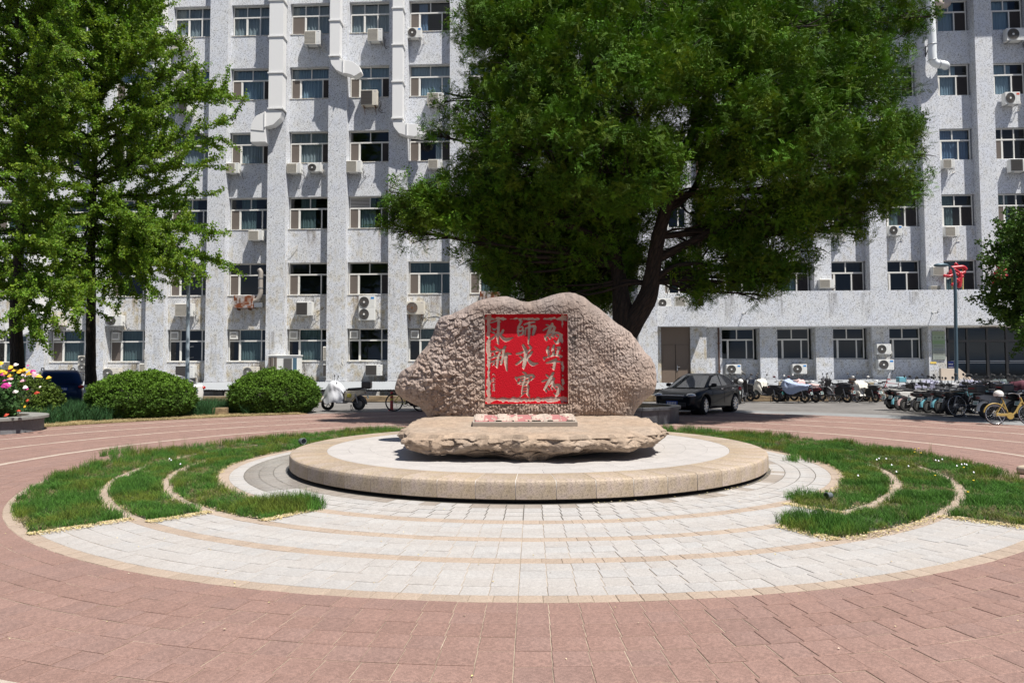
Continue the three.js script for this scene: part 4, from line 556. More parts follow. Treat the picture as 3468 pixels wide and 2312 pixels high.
  { const p = g.attributes.position, uv = new Float32Array(p.count * 2); for (let i = 0; i < p.count; i++) { uv[2 * i] = p.getX(i); uv[2 * i + 1] = p.getY(i) + p.getZ(i) * 0.6; } g.setAttribute('uv', new THREE.BufferAttribute(uv, 2));
    const col = new Float32Array(p.count * 3); for (let i = 0; i < p.count; i++) { const x = p.getX(i), y = p.getY(i), topn = smooth(2.0, 2.75, y + 0.25 * fbm(x * 2, y * 2)), n = fbm(x * 1.3, y * 1.3, 4, 3), mark = smooth(0.34, 0.1, Math.hypot((x - 1.08) * 2.2, y - 2.02)) * smooth(0.02, 0.25, fbm(x * 9, y * 7, 2, 3) + 0.12), warm = smooth(2.2, 0.7, y); const stn = smooth(0.12, 0.42, fbm(x * 2.1 + 9, y * 0.8, 6, 3)) * 0.28, v = (1 - 0.22 * topn + 0.22 * n - stn) * (1 - 0.62 * mark) * (0.93 + 0.14 * hash(Math.floor(x * 40), Math.floor(y * 40), 9)); col.set([v * lerp(0.98, 1.05, warm), v * 0.985, v * lerp(1.02, 0.93, warm)], i * 3); } g.setAttribute('color', new THREE.BufferAttribute(col, 3)); }
  const t = thing('inscribed_boulder', 'large chiselled pinkish-brown boulder with a red square inscription panel', 'monument stone', V(0, 0, 0));
  part('stone', g, std(lin(0.56, 0.515, 0.48), 0.9, { map: stoneTex(401, 1.0), vertexColors: true, bumpMap: streaks, bumpScale: 0.012 }), t);
  // the sunk panel: a carved height field, red paint between stone-coloured strokes
  const PD = 0.11, zP = ZF - PD, S = 2.56, W = 2 * hw, H = 2 * hh;
  const side = []; for (const [ax, ay, bx, by] of [[rect.x0, rect.y0, rect.x1, rect.y0], [rect.x1, rect.y0, rect.x1, rect.y1], [rect.x1, rect.y1, rect.x0, rect.y1], [rect.x0, rect.y1, rect.x0, rect.y0]]) { const gg = new THREE.BufferGeometry(); gg.setAttribute('position', new THREE.Float32BufferAttribute([ax, ay, zP - 0.05, bx, by, zP - 0.05, bx, by, ZF + 0.004, ax, ay, zP - 0.05, bx, by, ZF + 0.004, ax, ay, ZF + 0.004], 3)); gg.computeVertexNormals(); side.push(mUV(gg)); }
  const redPaint = new THREE.MeshPhysicalMaterial({ color: lin(0.42, 0.004, 0.013), roughness: 0.7, specularIntensity: 0.35, side: THREE.DoubleSide }), bare = std(lin(0.74, 0.70, 0.63), 0.85, { map: stoneTex(402, 1.0) });
  part('recess_wall', side.slice(0, 3), redPaint, t); part('recess_wall', side.slice(3), redPaint, t);
  // strokes: [points in the 2.56x panel picture], half widths
  const B1 = (X, Y) => [(10 + X / 5.973) * S, (20 + Y / 5.973) * S], B2 = (X, Y) => [(150 + X / 5.973) * S, (20 + Y / 5.973) * S], D = (X, Y) => [(150 + X / 5.6) * S, (160 + Y / 5.6) * S], Q = (X, Y) => [X, Y];
  const CH = [
    { n: 'qiu', s: [[B1, [[120, 130], [190, 110], [260, 85], [330, 110]], [8, 14, 14, 8]], [B1, [[290, 75], [285, 250], [272, 450], [292, 570]], [24, 24, 24, 8]], [B1, [[290, 560], [230, 520]], [12, 2]], [B1, [[150, 235], [200, 265], [255, 240]], [6, 20, 6]], [B1, [[120, 465], [170, 440], [215, 395], [255, 345]], [20, 20, 14, 6]], [B1, [[150, 315], [195, 335], [220, 365]], [10, 16, 6]], [B1, [[310, 345], [350, 415], [430, 475], [510, 460], [590, 432]], [8, 26, 34, 26, 5]], [B1, [[380, 285], [350, 340], [325, 375]], [22, 24, 10]]] },
    { n: 'shi', s: [[Q, [[352, 90], [340, 115], [325, 140]], [9, 9, 5]], [Q, [[325, 135], [320, 180], [324, 222]], [7, 8, 5]], [Q, [[326, 150], [358, 142], [360, 172], [330, 178]], [6, 7, 7, 6]], [Q, [[330, 186], [365, 172], [362, 205], [330, 218]], [6, 8, 8, 6]], [Q, [[375, 122], [420, 108], [470, 100]], [6, 8, 5]], [Q, [[388, 155], [384, 215]], [7, 4]], [Q, [[385, 158], [430, 142], [470, 142], [462, 180], [452, 212]], [6, 8, 12, 12, 8]], [Q, [[420, 105], [418, 200], [412, 288]], [9, 10, 4]]] },
    { n: 'wei', s: [[B2, [[372, 285], [440, 245], [520, 205]], [12, 14, 10]], [B2, [[430, 170], [480, 185], [500, 195]], [8, 14, 6]], [B2, [[560, 150], [520, 240], [480, 330], [432, 410]], [20, 30, 28, 18]], [B2, [[580, 200], [605, 235], [570, 300], [510, 345], [505, 370]], [20, 26, 22, 14, 8]], [B2, [[600, 295], [575, 360], [520, 405]], [12, 26, 8]], [B2, [[600, 330], [680, 345], [755, 385]], [20, 24, 16]], [B2, [[735, 390], [720, 460], [680, 520], [640, 540], [590, 490]], [30, 34, 30, 20, 8]], [B2, [[395, 405], [435, 480]], [8, 24]], [B2, [[470, 395], [515, 445]], [8, 22]], [B2, [[545, 395], [578, 420]], [14, 18]], [B2, [[615, 385], [655, 415]], [14, 18]]] },
    { n: 'qiu2', s: [[Q, [[308, 378], [340, 372], [380, 355]], [7, 9, 6]], [Q, [[365, 305], [385, 345], [388, 400], [375, 470], [368, 508]], [10, 13, 14, 14, 5]], [Q, [[370, 505], [352, 490]], [6, 2]], [Q, [[418, 305], [432, 322]], [8, 9]], [Q, [[385, 365], [415, 350], [440, 325]], [6, 8, 5]], [Q, [[305, 470], [345, 440], [372, 412]], [8, 9, 4]], [Q, [[330, 398], [352, 412], [362, 425]], [4, 8, 4]], [Q, [[395, 405], [420, 445], [450, 468], [495, 462]], [4, 12, 15, 4]], [Q, [[440, 365], [418, 395], [400, 420]], [10, 10, 5]]] },
    { n: 'xue', s: [[B2, [[475, 630], [450, 690], [480, 795]], [22, 20, 12]], [B2, [[460, 690], [500, 705]], [8, 12]], [B2, [[465, 745], [500, 750]], [8, 12]], [B2, [[590, 590], [575, 650], [545, 700]], [16, 24, 8]], [B2, [[545, 645], [595, 690]], [6, 12]], [B2, [[595, 710], [575, 760], [545, 785]], [12, 22, 6]], [B2, [[545, 720], [600, 760]], [6, 12]], [B2, [[645, 640], [705, 640], [675, 700], [650, 800]], [14, 22, 22, 14]], [B2, [[640, 690], [670, 690]], [7, 8]], [B2, [[385, 850], [390, 885]], [22, 14]], [B2, [[375, 860], [500, 815], [620, 790], [745, 815]], [10, 16, 16, 20]], [B2, [[745, 815], [700, 860]], [18, 5]], [D, [[410, 105], [500, 75], [570, 40], [600, 20]], [10, 14, 12, 6]], [D, [[400, 105], [500, 95], [600, 80], [685, 88]], [8, 16, 18, 10]], [D, [[590, 40], [565, 110], [548, 220]], [18, 24, 22]], [D, [[550, 220], [490, 185]], [14, 3]]] },
    { n: 'xin', s: [[Q, [[115, 315], [138, 335], [152, 345]], [5, 9, 5]], [Q, [[80, 362], [130, 352], [178, 340]], [5, 8, 6]], [Q, [[112, 368], [118, 388]], [5, 7]], [Q, [[168, 350], [150, 385], [140, 395]], [7, 7, 4]], [Q, [[66, 415], [100, 405], [150, 392], [195, 382]], [7, 8, 8, 4]], [Q, [[150, 385], [142, 440], [135, 495]], [9, 10, 7]], [Q, [[135, 492], [108, 468]], [6, 2]], [Q, [[78, 450], [110, 440], [140, 420]], [7, 7, 4]], [Q, [[95, 475], [115, 455]], [5, 7]], [Q, [[155, 425], [178, 450], [172, 468]], [4, 9, 5]], [Q, [[205, 318], [196, 340], [188, 400], [168, 468]], [11, 11, 10, 5]], [Q, [[200, 385], [225, 375], [258, 380]], [6, 9, 5]], [Q, [[218, 382], [212, 440], [222, 525]], [13, 14, 5]]] },
    { n: 'shi2', s: [[Q, [[362, 538], [385, 552], [392, 565]], [5, 10, 6]], [Q, [[300, 585], [308, 608]], [9, 6]], [Q, [[296, 592], [360, 575], [450, 566], [458, 578], [440, 598]], [5, 8, 9, 9, 4]], [Q, [[345, 600], [335, 628], [318, 640]], [6, 6, 4]], [Q, [[345, 602], [418, 585], [415, 610], [398, 640]], [5, 7, 8, 6]], [Q, [[385, 580], [375, 610], [362, 642]], [7, 8, 7]], [Q, [[312, 628], [380, 618], [440, 604]], [4, 7, 5]], [Q, [[335, 645], [400, 636]], [4, 6]], [Q, [[362, 652], [356, 690], [352, 722]], [6, 6, 5]], [Q, [[362, 655], [400, 648], [408, 660], [402, 722]], [5, 6, 9, 8]], [Q, [[366, 676], [396, 672]], [4, 4]], [Q, [[364, 697], [396, 694]], [4, 4]], [Q, [[358, 718], [400, 716]], [4, 4]], [Q, [[362, 728], [338, 750]], [6, 4]], [Q, [[396, 722], [410, 738], [418, 752]], [5, 10, 5]]] },
    { n: 'wei2', s: [[D, [[395, 330], [430, 360], [455, 375]], [8, 18, 8]], [D, [[325, 460], [380, 440], [430, 420]], [16, 16, 8]], [D, [[535, 300], [485, 390], [430, 490], [365, 605]], [22, 26, 26, 18]], [D, [[510, 395], [545, 405], [515, 460], [460, 530]], [14, 22, 20, 8]], [D, [[530, 450], [535, 500], [510, 550]], [10, 22, 12]], [D, [[530, 545], [590, 530], [650, 535], [680, 565]], [14, 22, 26, 20]], [D, [[655, 570], [640, 640], [605, 710], [580, 715], [545, 675]], [28, 30, 26, 16, 6]], [D, [[362, 605], [398, 645]], [10, 20]], [D, [[425, 580], [452, 615]], [12, 18]], [D, [[495, 570], [520, 610]], [12, 16]], [D, [[555, 570], [592, 605]], [14, 18]]] },
    { n: 'sign', s: [[Q, [[100, 552], [96, 564]], [3, 2]], [Q, [[106, 550], [118, 566]], [3, 2]], [Q, [[104, 582], [104, 622]], [2, 2]], [Q, [[92, 592], [118, 590]], [2, 2]], [Q, [[92, 592], [90, 622]], [2, 2]], [Q, [[94, 604], [118, 602]], [2, 2]], [Q, [[104, 608], [96, 622]], [2, 2]], [Q, [[104, 608], [118, 622]], [2, 2]], [Q, [[106, 632], [106, 662]], [2, 2]], [Q, [[96, 638], [116, 636]], [2, 2]], [Q, [[94, 646], [118, 644]], [2, 2]], [Q, [[98, 655], [114, 654]], [2, 2]], [Q, [[98, 664], [114, 664], [114, 672], [98, 672], [98, 664]], [2, 2, 2, 2, 2]], [Q, [[98, 682], [98, 702]], [2, 2]], [Q, [[107, 680], [107, 700]], [2, 2]], [Q, [[114, 682], [114, 702]], [2, 2]]] },
  ];
  const px = (X, Y) => [rect.x0 + (X / S + 1630 - PX0) / (PX1 - PX0) * W, rect.y1 - (Y / S + 1050 - PY0) / (PY1 - PY0) * H], wpx = W / (PX1 - PX0) / S;
  const caps = [];
  CH.forEach((ch, ci) => { for (const [M, pts, ws] of ch.s) { const k = M === Q ? wpx : wpx * S / (M === D ? 5.6 : 5.973), q = pts.map(p => px(...M(...p))), cur = new THREE.CatmullRomCurve3(q.map((p, i) => V(p[0], p[1], ws[i] * k * (ci === 8 ? 1.0 : 1.07) + (ci === 8 ? 0 : 0.0005)))), n = (pts.length - 1) * 5; let pr = cur.getPoint(0); for (let i = 1; i <= n; i++) { const nx = cur.getPoint(i / n); caps.push([pr.x, pr.y, pr.z, nx.x, nx.y, nx.z, ci]); pr = nx; } } });
  const NX = 330, NY = 352, zz = new Float32Array((NX + 1) * (NY + 1)), cls = new Int8Array((NX + 1) * (NY + 1)).fill(-1), cell = 0.05, bins = new Map();
  for (const k of caps) for (let bx = Math.floor((Math.min(k[0], k[3]) - 0.04) / cell); bx <= Math.floor((Math.max(k[0], k[3]) + 0.04) / cell); bx++) for (let by = Math.floor((Math.min(k[1], k[4]) - 0.04) / cell); by <= Math.floor((Math.max(k[1], k[4]) + 0.04) / cell); by++) { const key = bx * 10007 + by; (bins.get(key) ?? bins.set(key, []).get(key)).push(k); }
  for (let j = 0; j <= NY; j++) for (let i = 0; i <= NX; i++) {
    const x = lerp(rect.x0, rect.x1, i / NX), y = lerp(rect.y0, rect.y1, j / NY), o = j * (NX + 1) + i; let d = 1, ci = -1;
    for (const k of bins.get(Math.floor(x / cell) * 10007 + Math.floor(y / cell)) ?? []) { const vx = k[3] - k[0], vy = k[4] - k[1], t = clamp(((x - k[0]) * vx + (y - k[1]) * vy) / (vx * vx + vy * vy + 1e-12)), e = Math.hypot(x - k[0] - t * vx, y - k[1] - t * vy) - lerp(k[2], k[5], t); if (e < d) { d = e; ci = k[6]; } }
    d += 0.0025 * noise(x * 60, y * 60, 3);
    const bl = x - rect.x0, br = rect.x1 - x, bb = y - rect.y0, bt = rect.y1 - y, nb = 0.055 * fbm(x * 5, y * 5, 2, 3) + 0.03 * noise(x * 17, y * 17), band = (p, cc, w) => Math.abs(p - cc) - w;   // worn border: bare stone patches
    const db = Math.min(band(bl, 0.062, 0.032) + nb * 0.9, band(bb, 0.07, 0.036) - nb * 0.9, band(br, 0.085, 0.007) + nb, band(bt, 0.075, 0.016) + nb * 1.2);
    let depth = 0; if (d < 0.004) { depth = (ci === 8 ? 0.008 : 0.023) * smooth(0.004, -0.002, d); cls[o] = d < 0.0005 ? ci : -1; }
    if (db < 0.004 && depth < 0.006) { depth = Math.max(depth, 0.012 * smooth(0.004, -0.002, db)); if (db < 0) cls[o] = 9; }
    zz[o] = zP - depth + (cls[o] < 0 ? 0.0042 * noise(x * 55, y * 75, 4) + 0.0022 * noise(x * 120, y * 120, 2) : 0.0015 * noise(x * 60, y * 60, 4));
  }
  const lists = Array.from({ length: 11 }, () => []), vx = (i, j) => { const o = j * (NX + 1) + i; return [lerp(rect.x0, rect.x1, i / NX), lerp(rect.y0, rect.y1, j / NY), zz[o]]; };
  for (let j = 0; j < NY; j++) for (let i = 0; i < NX; i++) { const q = [[i, j], [i + 1, j], [i + 1, j + 1], [i, j + 1]], cc = q.map(([p, r]) => cls[r * (NX + 1) + p]).filter(v => v >= 0), n = cc.length >= 2 ? cc[0] : -1; const L = lists[n + 1]; const v = q.map(p => vx(...p)); L.push(...v[0], ...v[1], ...v[2], ...v[0], ...v[2], ...v[3]); }
  const hf = l => { let gg = new THREE.BufferGeometry(); gg.setAttribute('position', new THREE.Float32BufferAttribute(l, 3)); gg = mergeVertices(gg, 1e-5); gg.computeVertexNormals(); const p = gg.attributes.position, uv = new Float32Array(p.count * 2); for (let i = 0; i < p.count; i++) { uv[2 * i] = p.getX(i); uv[2 * i + 1] = p.getY(i); } gg.setAttribute('uv', new THREE.BufferAttribute(uv, 2)); return gg; };
  part('red_panel', hf(lists[0]), redPaint, t);
  CH.forEach((ch, i) => part(numbered(i === 8 ? 'signature' : 'carved_character'), hf(lists[i + 1]), bare, t)); part('worn_border', hf(lists[10]), bare, t);
  // ---- the broad base rock under it
  const base = thing('base_rock', 'broad flat tan rock with a broken undercut edge, lying on the round platform', 'rock', V(0, 0, 0));
  const L0 = atZ(1378, 1440, -10.92), R0 = atZ(2222, 1440, -10.92), fc = onGround(1755, 1556, PH);
  const topZ = 0.70, bx = (L0.x + R0.x) / 2, rxL = bx - L0.x, rz = 1.48, bz = -10.92;
  const NA = 640, NV = 110, BP = [], BI = [], rim = [];
  for (let i = 0; i < NA; i++) { const a = i / NA * 2 * Math.PI, ca = Math.cos(a), sa = Math.sin(a), p = 3.4, rr = Math.pow(Math.pow(Math.abs(ca), p) + Math.pow(Math.abs(sa), p), -1 / p), fl = 0.16 * fbm(ca * 2.2, sa * 2.2, 3, 3) + 0.025 * noise(ca * 9, sa * 9), x = rr * ca * rxL * (1 + fl * 0.5), zq = rr * sa * rz * (1 + fl * 2) ; const dip = sa > 0 ? 0.13 * Math.max(0, 1 - Math.abs(x - 0.0) / 1.6) * sa : 0; rim.push([bx + x, bz + zq + dip, a]); }
    for (let v = 0; v <= NV; v++) for (let i = 0; i < NA; i++) {
    const [rx, rzz, a] = rim[i], ca = Math.cos(a), sa = Math.sin(a); let x, y, z, t = v / NV;
    const thick = 0.085 + 0.13 * clamp(0.5 + 1.6 * fbm(ca * 3 + 4, sa * 3, 9, 3)) + 0.03 * Math.abs(sa), slope = (zz0) => lerp(0.735, 0.64, smooth(-12.0, -9.5, zz0));
    if (t < 0.3) { const u = t / 0.3, s = Math.pow(u, 0.8); x = lerp(bx, rx, s); z = lerp(bz, rzz, s); y = slope(z) + 0.03 * fbm(x * 2, z * 2, 3) + 0.014 * fbm(x * 12, z * 12, 5, 3) - 0.06 * smooth(0.9, 1, s) * clamp(0.3 + 1.6 * noise(ca * 8, sa * 8)); }
    else if (t < 0.62) { const u = (t - 0.3) / 0.32; x = rx; z = rzz; const y1 = slope(z) - 0.02; y = lerp(y1 - 0.03, y1 - 0.03 - thick, u); const bro = fbm(x * 2.2, y * 3, z * 2.2 + 2, 3), out = 0.07 * Math.sin(u * Math.PI * 0.9) + 0.15 * bro + 0.06 * (Math.abs(noise(x * 5, y * 4, z * 5)) - 0.15) + 0.034 * chisel(Math.atan2(sa, ca) * 1.8, y * 1.4, 0.12, 0.11, 1.0) + 0.034 * fbm(x * 15, y * 17, z * 15, 3) - 0.05 * u; x += ca * out * smooth(0, 0.12, u); z += sa * out * smooth(0, 0.12, u); }
    else { const u = (t - 0.62) / 0.38, fx = 0.30 + 0.16 * noise(ca * 2.4, sa * 2.4, 4), y1 = slope(rzz) - 0.05 - thick, k = lerp(1, fx, Math.pow(u, 0.9)), kz = lerp(1, sa > 0 ? 0.55 + 0.36 * Math.exp(-Math.pow((rx - 0.05) * 1.05, 2)) : 0.5, Math.pow(u, 0.85)); const bro = 0.13 * fbm(rx * 2.2, y1 * 5, rzz * 2.2 + 2, 3) - 0.03; x = bx + (rx - bx) * k + ca * bro * (1 - u); z = bz + (rzz - bz) * kz + sa * bro * (1 - u); y = lerp(y1, PH - 0.03, Math.pow(u, 1.05)); const fac = 0.17 * (Math.abs(noise(x * 1.3 + 2, z * 1.6, 3)) - 0.12) + 0.055 * fbm(x * 7, y * 7, z * 7, 4); const ch = 0.06 * chisel(Math.atan2(sa, ca) * 1.6, u * 0.5, 0.22, 0.16, 1.0); x += ca * (fac + ch) * (1 - u); z += sa * (fac + ch) * (1 - u); y += fac * 0.6 * Math.sin(u * 3.14); }
    BP.push(x, y, z);
  }
  for (let v = 0; v < NV; v++) for (let i = 0; i < NA; i++) { const i2 = (i + 1) % NA, q = v * NA; BI.push(q + i, q + i2, q + NA + i, q + i2, q + NA + i2, q + NA + i); }
  let bg = new THREE.BufferGeometry(); bg.setAttribute('position', new THREE.Float32BufferAttribute(BP, 3)); bg.setIndex(BI); bg.computeVertexNormals(); bg = mUV(bg);
  bg = mergeVertices(bg, 1e-4); bg.computeVertexNormals();
  part('stone', bg, std(lin(0.57, 0.505, 0.455), 0.9, { map: stoneTex(403, 0.96), bumpMap: streaks, bumpScale: 0.006 }), base);
  // the low inscribed tablet lying on it
  const tb0 = atZ(1600, 1446, -10.42), tb1 = atZ(1957, 1446, -10.42), tw = tb1.x - tb0.x, tab = thing('inscribed_tablet', 'low pale stone tablet with red carved writing lying on the base rock', 'tablet', V((tb0.x + tb1.x) / 2, tb0.y - 0.055, -10.42), 0.012);
  tab.rotation.x = 0.125;
  part('stone', [rbox(tw, 0.13, 0.62, 0.006, 0, 0.065, -0.31)], std(lin(0.46, 0.39, 0.32), 0.8, { map: sgm }), tab);
  const red2 = std(lin(0.33, 0.13, 0.125), 0.85); const N2 = 150, M2 = 40, la = [], lb = [];
  for (let j = 0; j < M2; j++) for (let i = 0; i < N2; i++) { const f = (p, q) => { const x = (p / N2 - 0.5) * (tw - 0.06), z = (q / M2 - 0.5) * 0.54 - 0.31, g3 = Math.cos((x / tw) * 3 * 2 * Math.PI), m = fbm(x * 7, z * 9, 3, 3) + 0.22 * noise(x * 20, z * 16, 4), on = g3 < 0.35 ? m > -0.07 : m > 0.22; return [x, 0.1315 + (on ? 0.020 : 0.002), z, on]; }; const v = [f(i, j), f(i, j + 1), f(i + 1, j + 1), f(i + 1, j)], on = v.filter(q => q[3]).length, L = on >= 2 ? lb : la; L.push(...v[0].slice(0, 3), ...v[1].slice(0, 3), ...v[2].slice(0, 3), ...v[0].slice(0, 3), ...v[2].slice(0, 3), ...v[3].slice(0, 3)); }
  part('red_field', hf(la), red2, tab); part('carved_writing', hf(lb), bare, tab);
}
// small stone block, red garden sign, lawn lights
{
  const p = onGround(745, 1402), b = solo('stone_block', [rbox(0.52, 0.24, 0.22, 0.02, 0, 0.12, 0, 3)], std(lin(0.36, 0.31, 0.26), 0.9, { map: MAT.soil.map }), 'small pale stone block lying on straw between the domed shrubs', 'stone block'); b.position.copy(p); b.rotation.y = 0.1;
  const q = onGround(694, 1392), t = thing('garden_sign', 'small red arched sign standing on straw left of the stone block', 'sign', q, 0.05), m = std(lin(0.18, 0.04, 0.03), 0.6), k = q.z / -2300;
  part('arch', [tube([[-14 * k, 0, 0], [-14 * k, 20 * k, 0], [-9 * k, 33 * k, 0], [0, 37 * k, 0], [9 * k, 33 * k, 0], [14 * k, 20 * k, 0], [14 * k, 0, 0]], 2.4 * k, 40, 7)], m, t); part('crossbar', [bar([-14 * k, 10 * k, 0], [14 * k, 10 * k, 0], 1.3 * k), bar([-14 * k, 22 * k, 0], [14 * k, 22 * k, 0], 1.3 * k), bar([-12 * k, 2 * k, 0], [12 * k, 2 * k, 0], 1.8 * k)], m, t);
  part('panel', [rbox(10 * k, 26 * k, 0.02, 0.004, 0, 15 * k, 0.01)], std(lin(0.10, 0.012, 0.03), 0.5), t); part('lettering', [0, 1, 2, 3].map(i => box(3.4 * k, 3 * k, 0.006, 0, (9 + i * 4) * k, 0.024)).concat([cylZ(2.2 * k, 0.006, 14, 0, 29 * k, 0.014), box(9 * k, 1.6 * k, 0.006, 0, 23.5 * k, 0.024)]), std(lin(0.5, 0.48, 0.45), 0.6), t); part('lettering', [-9, -5, -1, 3, 7].map(x => box(3 * k, 2.2 * k, 0.006, x * k + 0.01, 2 * k, 0.055)), std(lin(0.5, 0.48, 0.45), 0.6), t);
  const sp = (pos, lab, tilt, k = 1) => { const f = thing('spot_light', lab, 'light', pos, tilt); f.scale.setScalar(k); part('housing', [cylZ(0.06, 0.10, 18, 0, 0.12, 0), new THREE.TorusGeometry(0.06, 0.01, 6, 20).translate(0, 0.12, 0.052)], std(lin(0.10, 0.115, 0.12), 0.4), f); part('lens', [cylZ(0.052, 0.01, 18, 0, 0.12, 0.05)], MAT.glassDark, f); part('stake', [bar([0, 0, 0], [0, 0.1, 0], 0.016), box(0.14, 0.012, 0.02, 0, 0.06, 0)], MAT.dark, f); };
  sp(onGround(1023, 1514), 'round grey lawn spotlight behind the left rim of the platform', 0.8); sp(onGround(2808, 1700), 'round dark lawn spotlight lying in the right grass', -1.2, 0.62);
  const e = onGround(3476, 1604), st = solo('kerb_stone', [rbox(0.26, 0.12, 0.16, 0.05, 0, 0.06, 0, 4)], std(lin(0.42, 0.35, 0.26), 0.8), 'rounded beige kerb stone at the right edge of the lawn', 'kerb stone'); st.position.copy(e); st.rotation.y = 0.5;
}
// ---------------------------------------------------------------- trees
const leafMat = (r, g, b, t = 0.32) => new THREE.MeshPhysicalMaterial({ color: lin(r, g, b), roughness: 0.85, metalness: 0, transmission: t, thickness: 0, side: THREE.DoubleSide, specularIntensity: 0.4 });
const bark = (seed, c) => { const a = pnoise(256, 14, seed), b = pnoise(256, 60, seed + 1); const t = tex(256, 0.6, (i, j) => { const v = 110 + 110 * a(i, j * 0.22) + 30 * b(i, j); return [v, v * 0.95, v * 0.9]; }); const h = tex(256, 0.6, (i, j) => { const v = 255 * a(i, j * 0.22); return [v, v, v]; }, false); return std(c, 0.95, { map: t, bumpMap: h, bumpScale: 0.03 }); };
function leafGeo(quads) {                                          // quads: [base, along, side] diamond leaves
  const P = []; for (const [b, l, s, up] of quads) { const m = b.clone().addScaledVector(l, 0.5), e = b.clone().add(l), u = up ?? V(0, 0, 0), p1 = m.clone().add(s).add(u), p2 = m.clone().sub(s).add(u); P.push(...b.toArray(), ...p1.toArray(), ...e.toArray(), ...b.toArray(), ...e.toArray(), ...p2.toArray()); }
  const g = new THREE.BufferGeometry(); g.setAttribute('position', new THREE.Float32BufferAttribute(P, 3)); g.computeVertexNormals(); g.setAttribute('uv', new THREE.BufferAttribute(new Float32Array(P.length / 3 * 2), 2)); return g;
}
const unit = r => { const z = r() * 2 - 1, a = r() * 6.2832, s = Math.sqrt(1 - z * z); return V(s * Math.cos(a), z, s * Math.sin(a)); };
function pinnateSprig(seed, fronds = 11, len = 0.19, leaf = 0.050) {
  const r = rng(seed), q = [];
  for (let f = 0; f < fronds; f++) {
    const d = unit(r); d.y = d.y * 0.8 + 0.08; d.normalize(); const side = d.clone().cross(V(0, 1, 0)).normalize(), n = side.clone().cross(d), tilt = (r() - 0.5) * 1.6; const w = side.clone().multiplyScalar(Math.cos(tilt)).addScaledVector(n, Math.sin(tilt)), L = len * (0.75 + r() * 0.5), st = unit(r).multiplyScalar(0.10);
    for (let k = 1; k <= 6; k++) for (const s of [-1, 1]) { const t = k / 6, b = st.clone().addScaledVector(d, L * t).addScaledVector(V(0, -1, 0), L * t * t * 0.15), l = w.clone().multiplyScalar(s * 0.9).addScaledVector(d, 0.5).normalize().multiplyScalar(leaf * (1.05 - 0.3 * t)); q.push([b, l, d.clone().multiplyScalar(leaf * 0.24)]); }
  }
  return leafGeo(q);
}
function fanSprig(seed, n = 15, R = 0.125, leaf = 0.072) {           // ginkgo-like fan leaves in a loose tuft along a shoot
  const r = rng(seed), q = [];
  for (let k = 0; k < n; k++) { const b = V((r() - 0.5) * 2.6 * R, (r() - 0.5) * 0.8 * R, (r() - 0.5) * 0.8 * R), l = unit(r); l.y = l.y * 0.7 - 0.15; l.normalize().multiplyScalar(leaf * (0.7 + r() * 0.6)); const s = unit(r).cross(l).normalize().multiplyScalar(leaf * 0.5); b.addScaledVector(l, 0.4); const e = l.clone().multiplyScalar(1); q.push([b, e, s, l.clone().multiplyScalar(0.22)]); }
  return leafGeo(q);
}
const roundLeaf = (seed, n, R, leaf) => { const r = rng(seed), q = []; for (let k = 0; k < n; k++) { const b = unit(r).multiplyScalar(R * r()), l = unit(r); l.y = Math.abs(l.y) * 0.7 + 0.15; l.normalize().multiplyScalar(leaf * (0.7 + 0.6 * r())); q.push([b, l, unit(r).cross(l).normalize().multiplyScalar(leaf * 0.34)]); } return leafGeo(q); };
function foliage(name, geos, mat, spots, parent, seed, tint) {      // spots: [x, y, z, scale, dir?]
  const r = rng(seed), out = [], M = new THREE.Matrix4(), Qn = new THREE.Quaternion(), C = new THREE.Color();
  geos.forEach((g, gi) => {
    const mine = spots.filter((_, i) => i % geos.length === gi), im = new THREE.InstancedMesh(g, mat, mine.length);
    mine.forEach((s, i) => { if (s[4]) { Qn.setFromUnitVectors(V(1, 0, 0), s[4]); Qn.multiply(new THREE.Quaternion().setFromAxisAngle(V(1, 0, 0), r() * 6.283)); } else Qn.setFromEuler(new THREE.Euler((r() - 0.5) * 0.9, r() * 6.283, (r() - 0.5) * 0.9)); M.compose(V(s[0], s[1], s[2]), Qn, V(1, 1, 1).multiplyScalar(s[3])); im.setMatrixAt(i, M); const v = tint(r, s); im.setColorAt(i, C.setRGB(v[0], v[1], v[2])); });
    im.name = numbered(name); im.userData.kind = 'stuff'; parent.add(im); out.push(im);
  });
  return out;
}
const px3 = (x, y, z) => atZ(x, y, z);
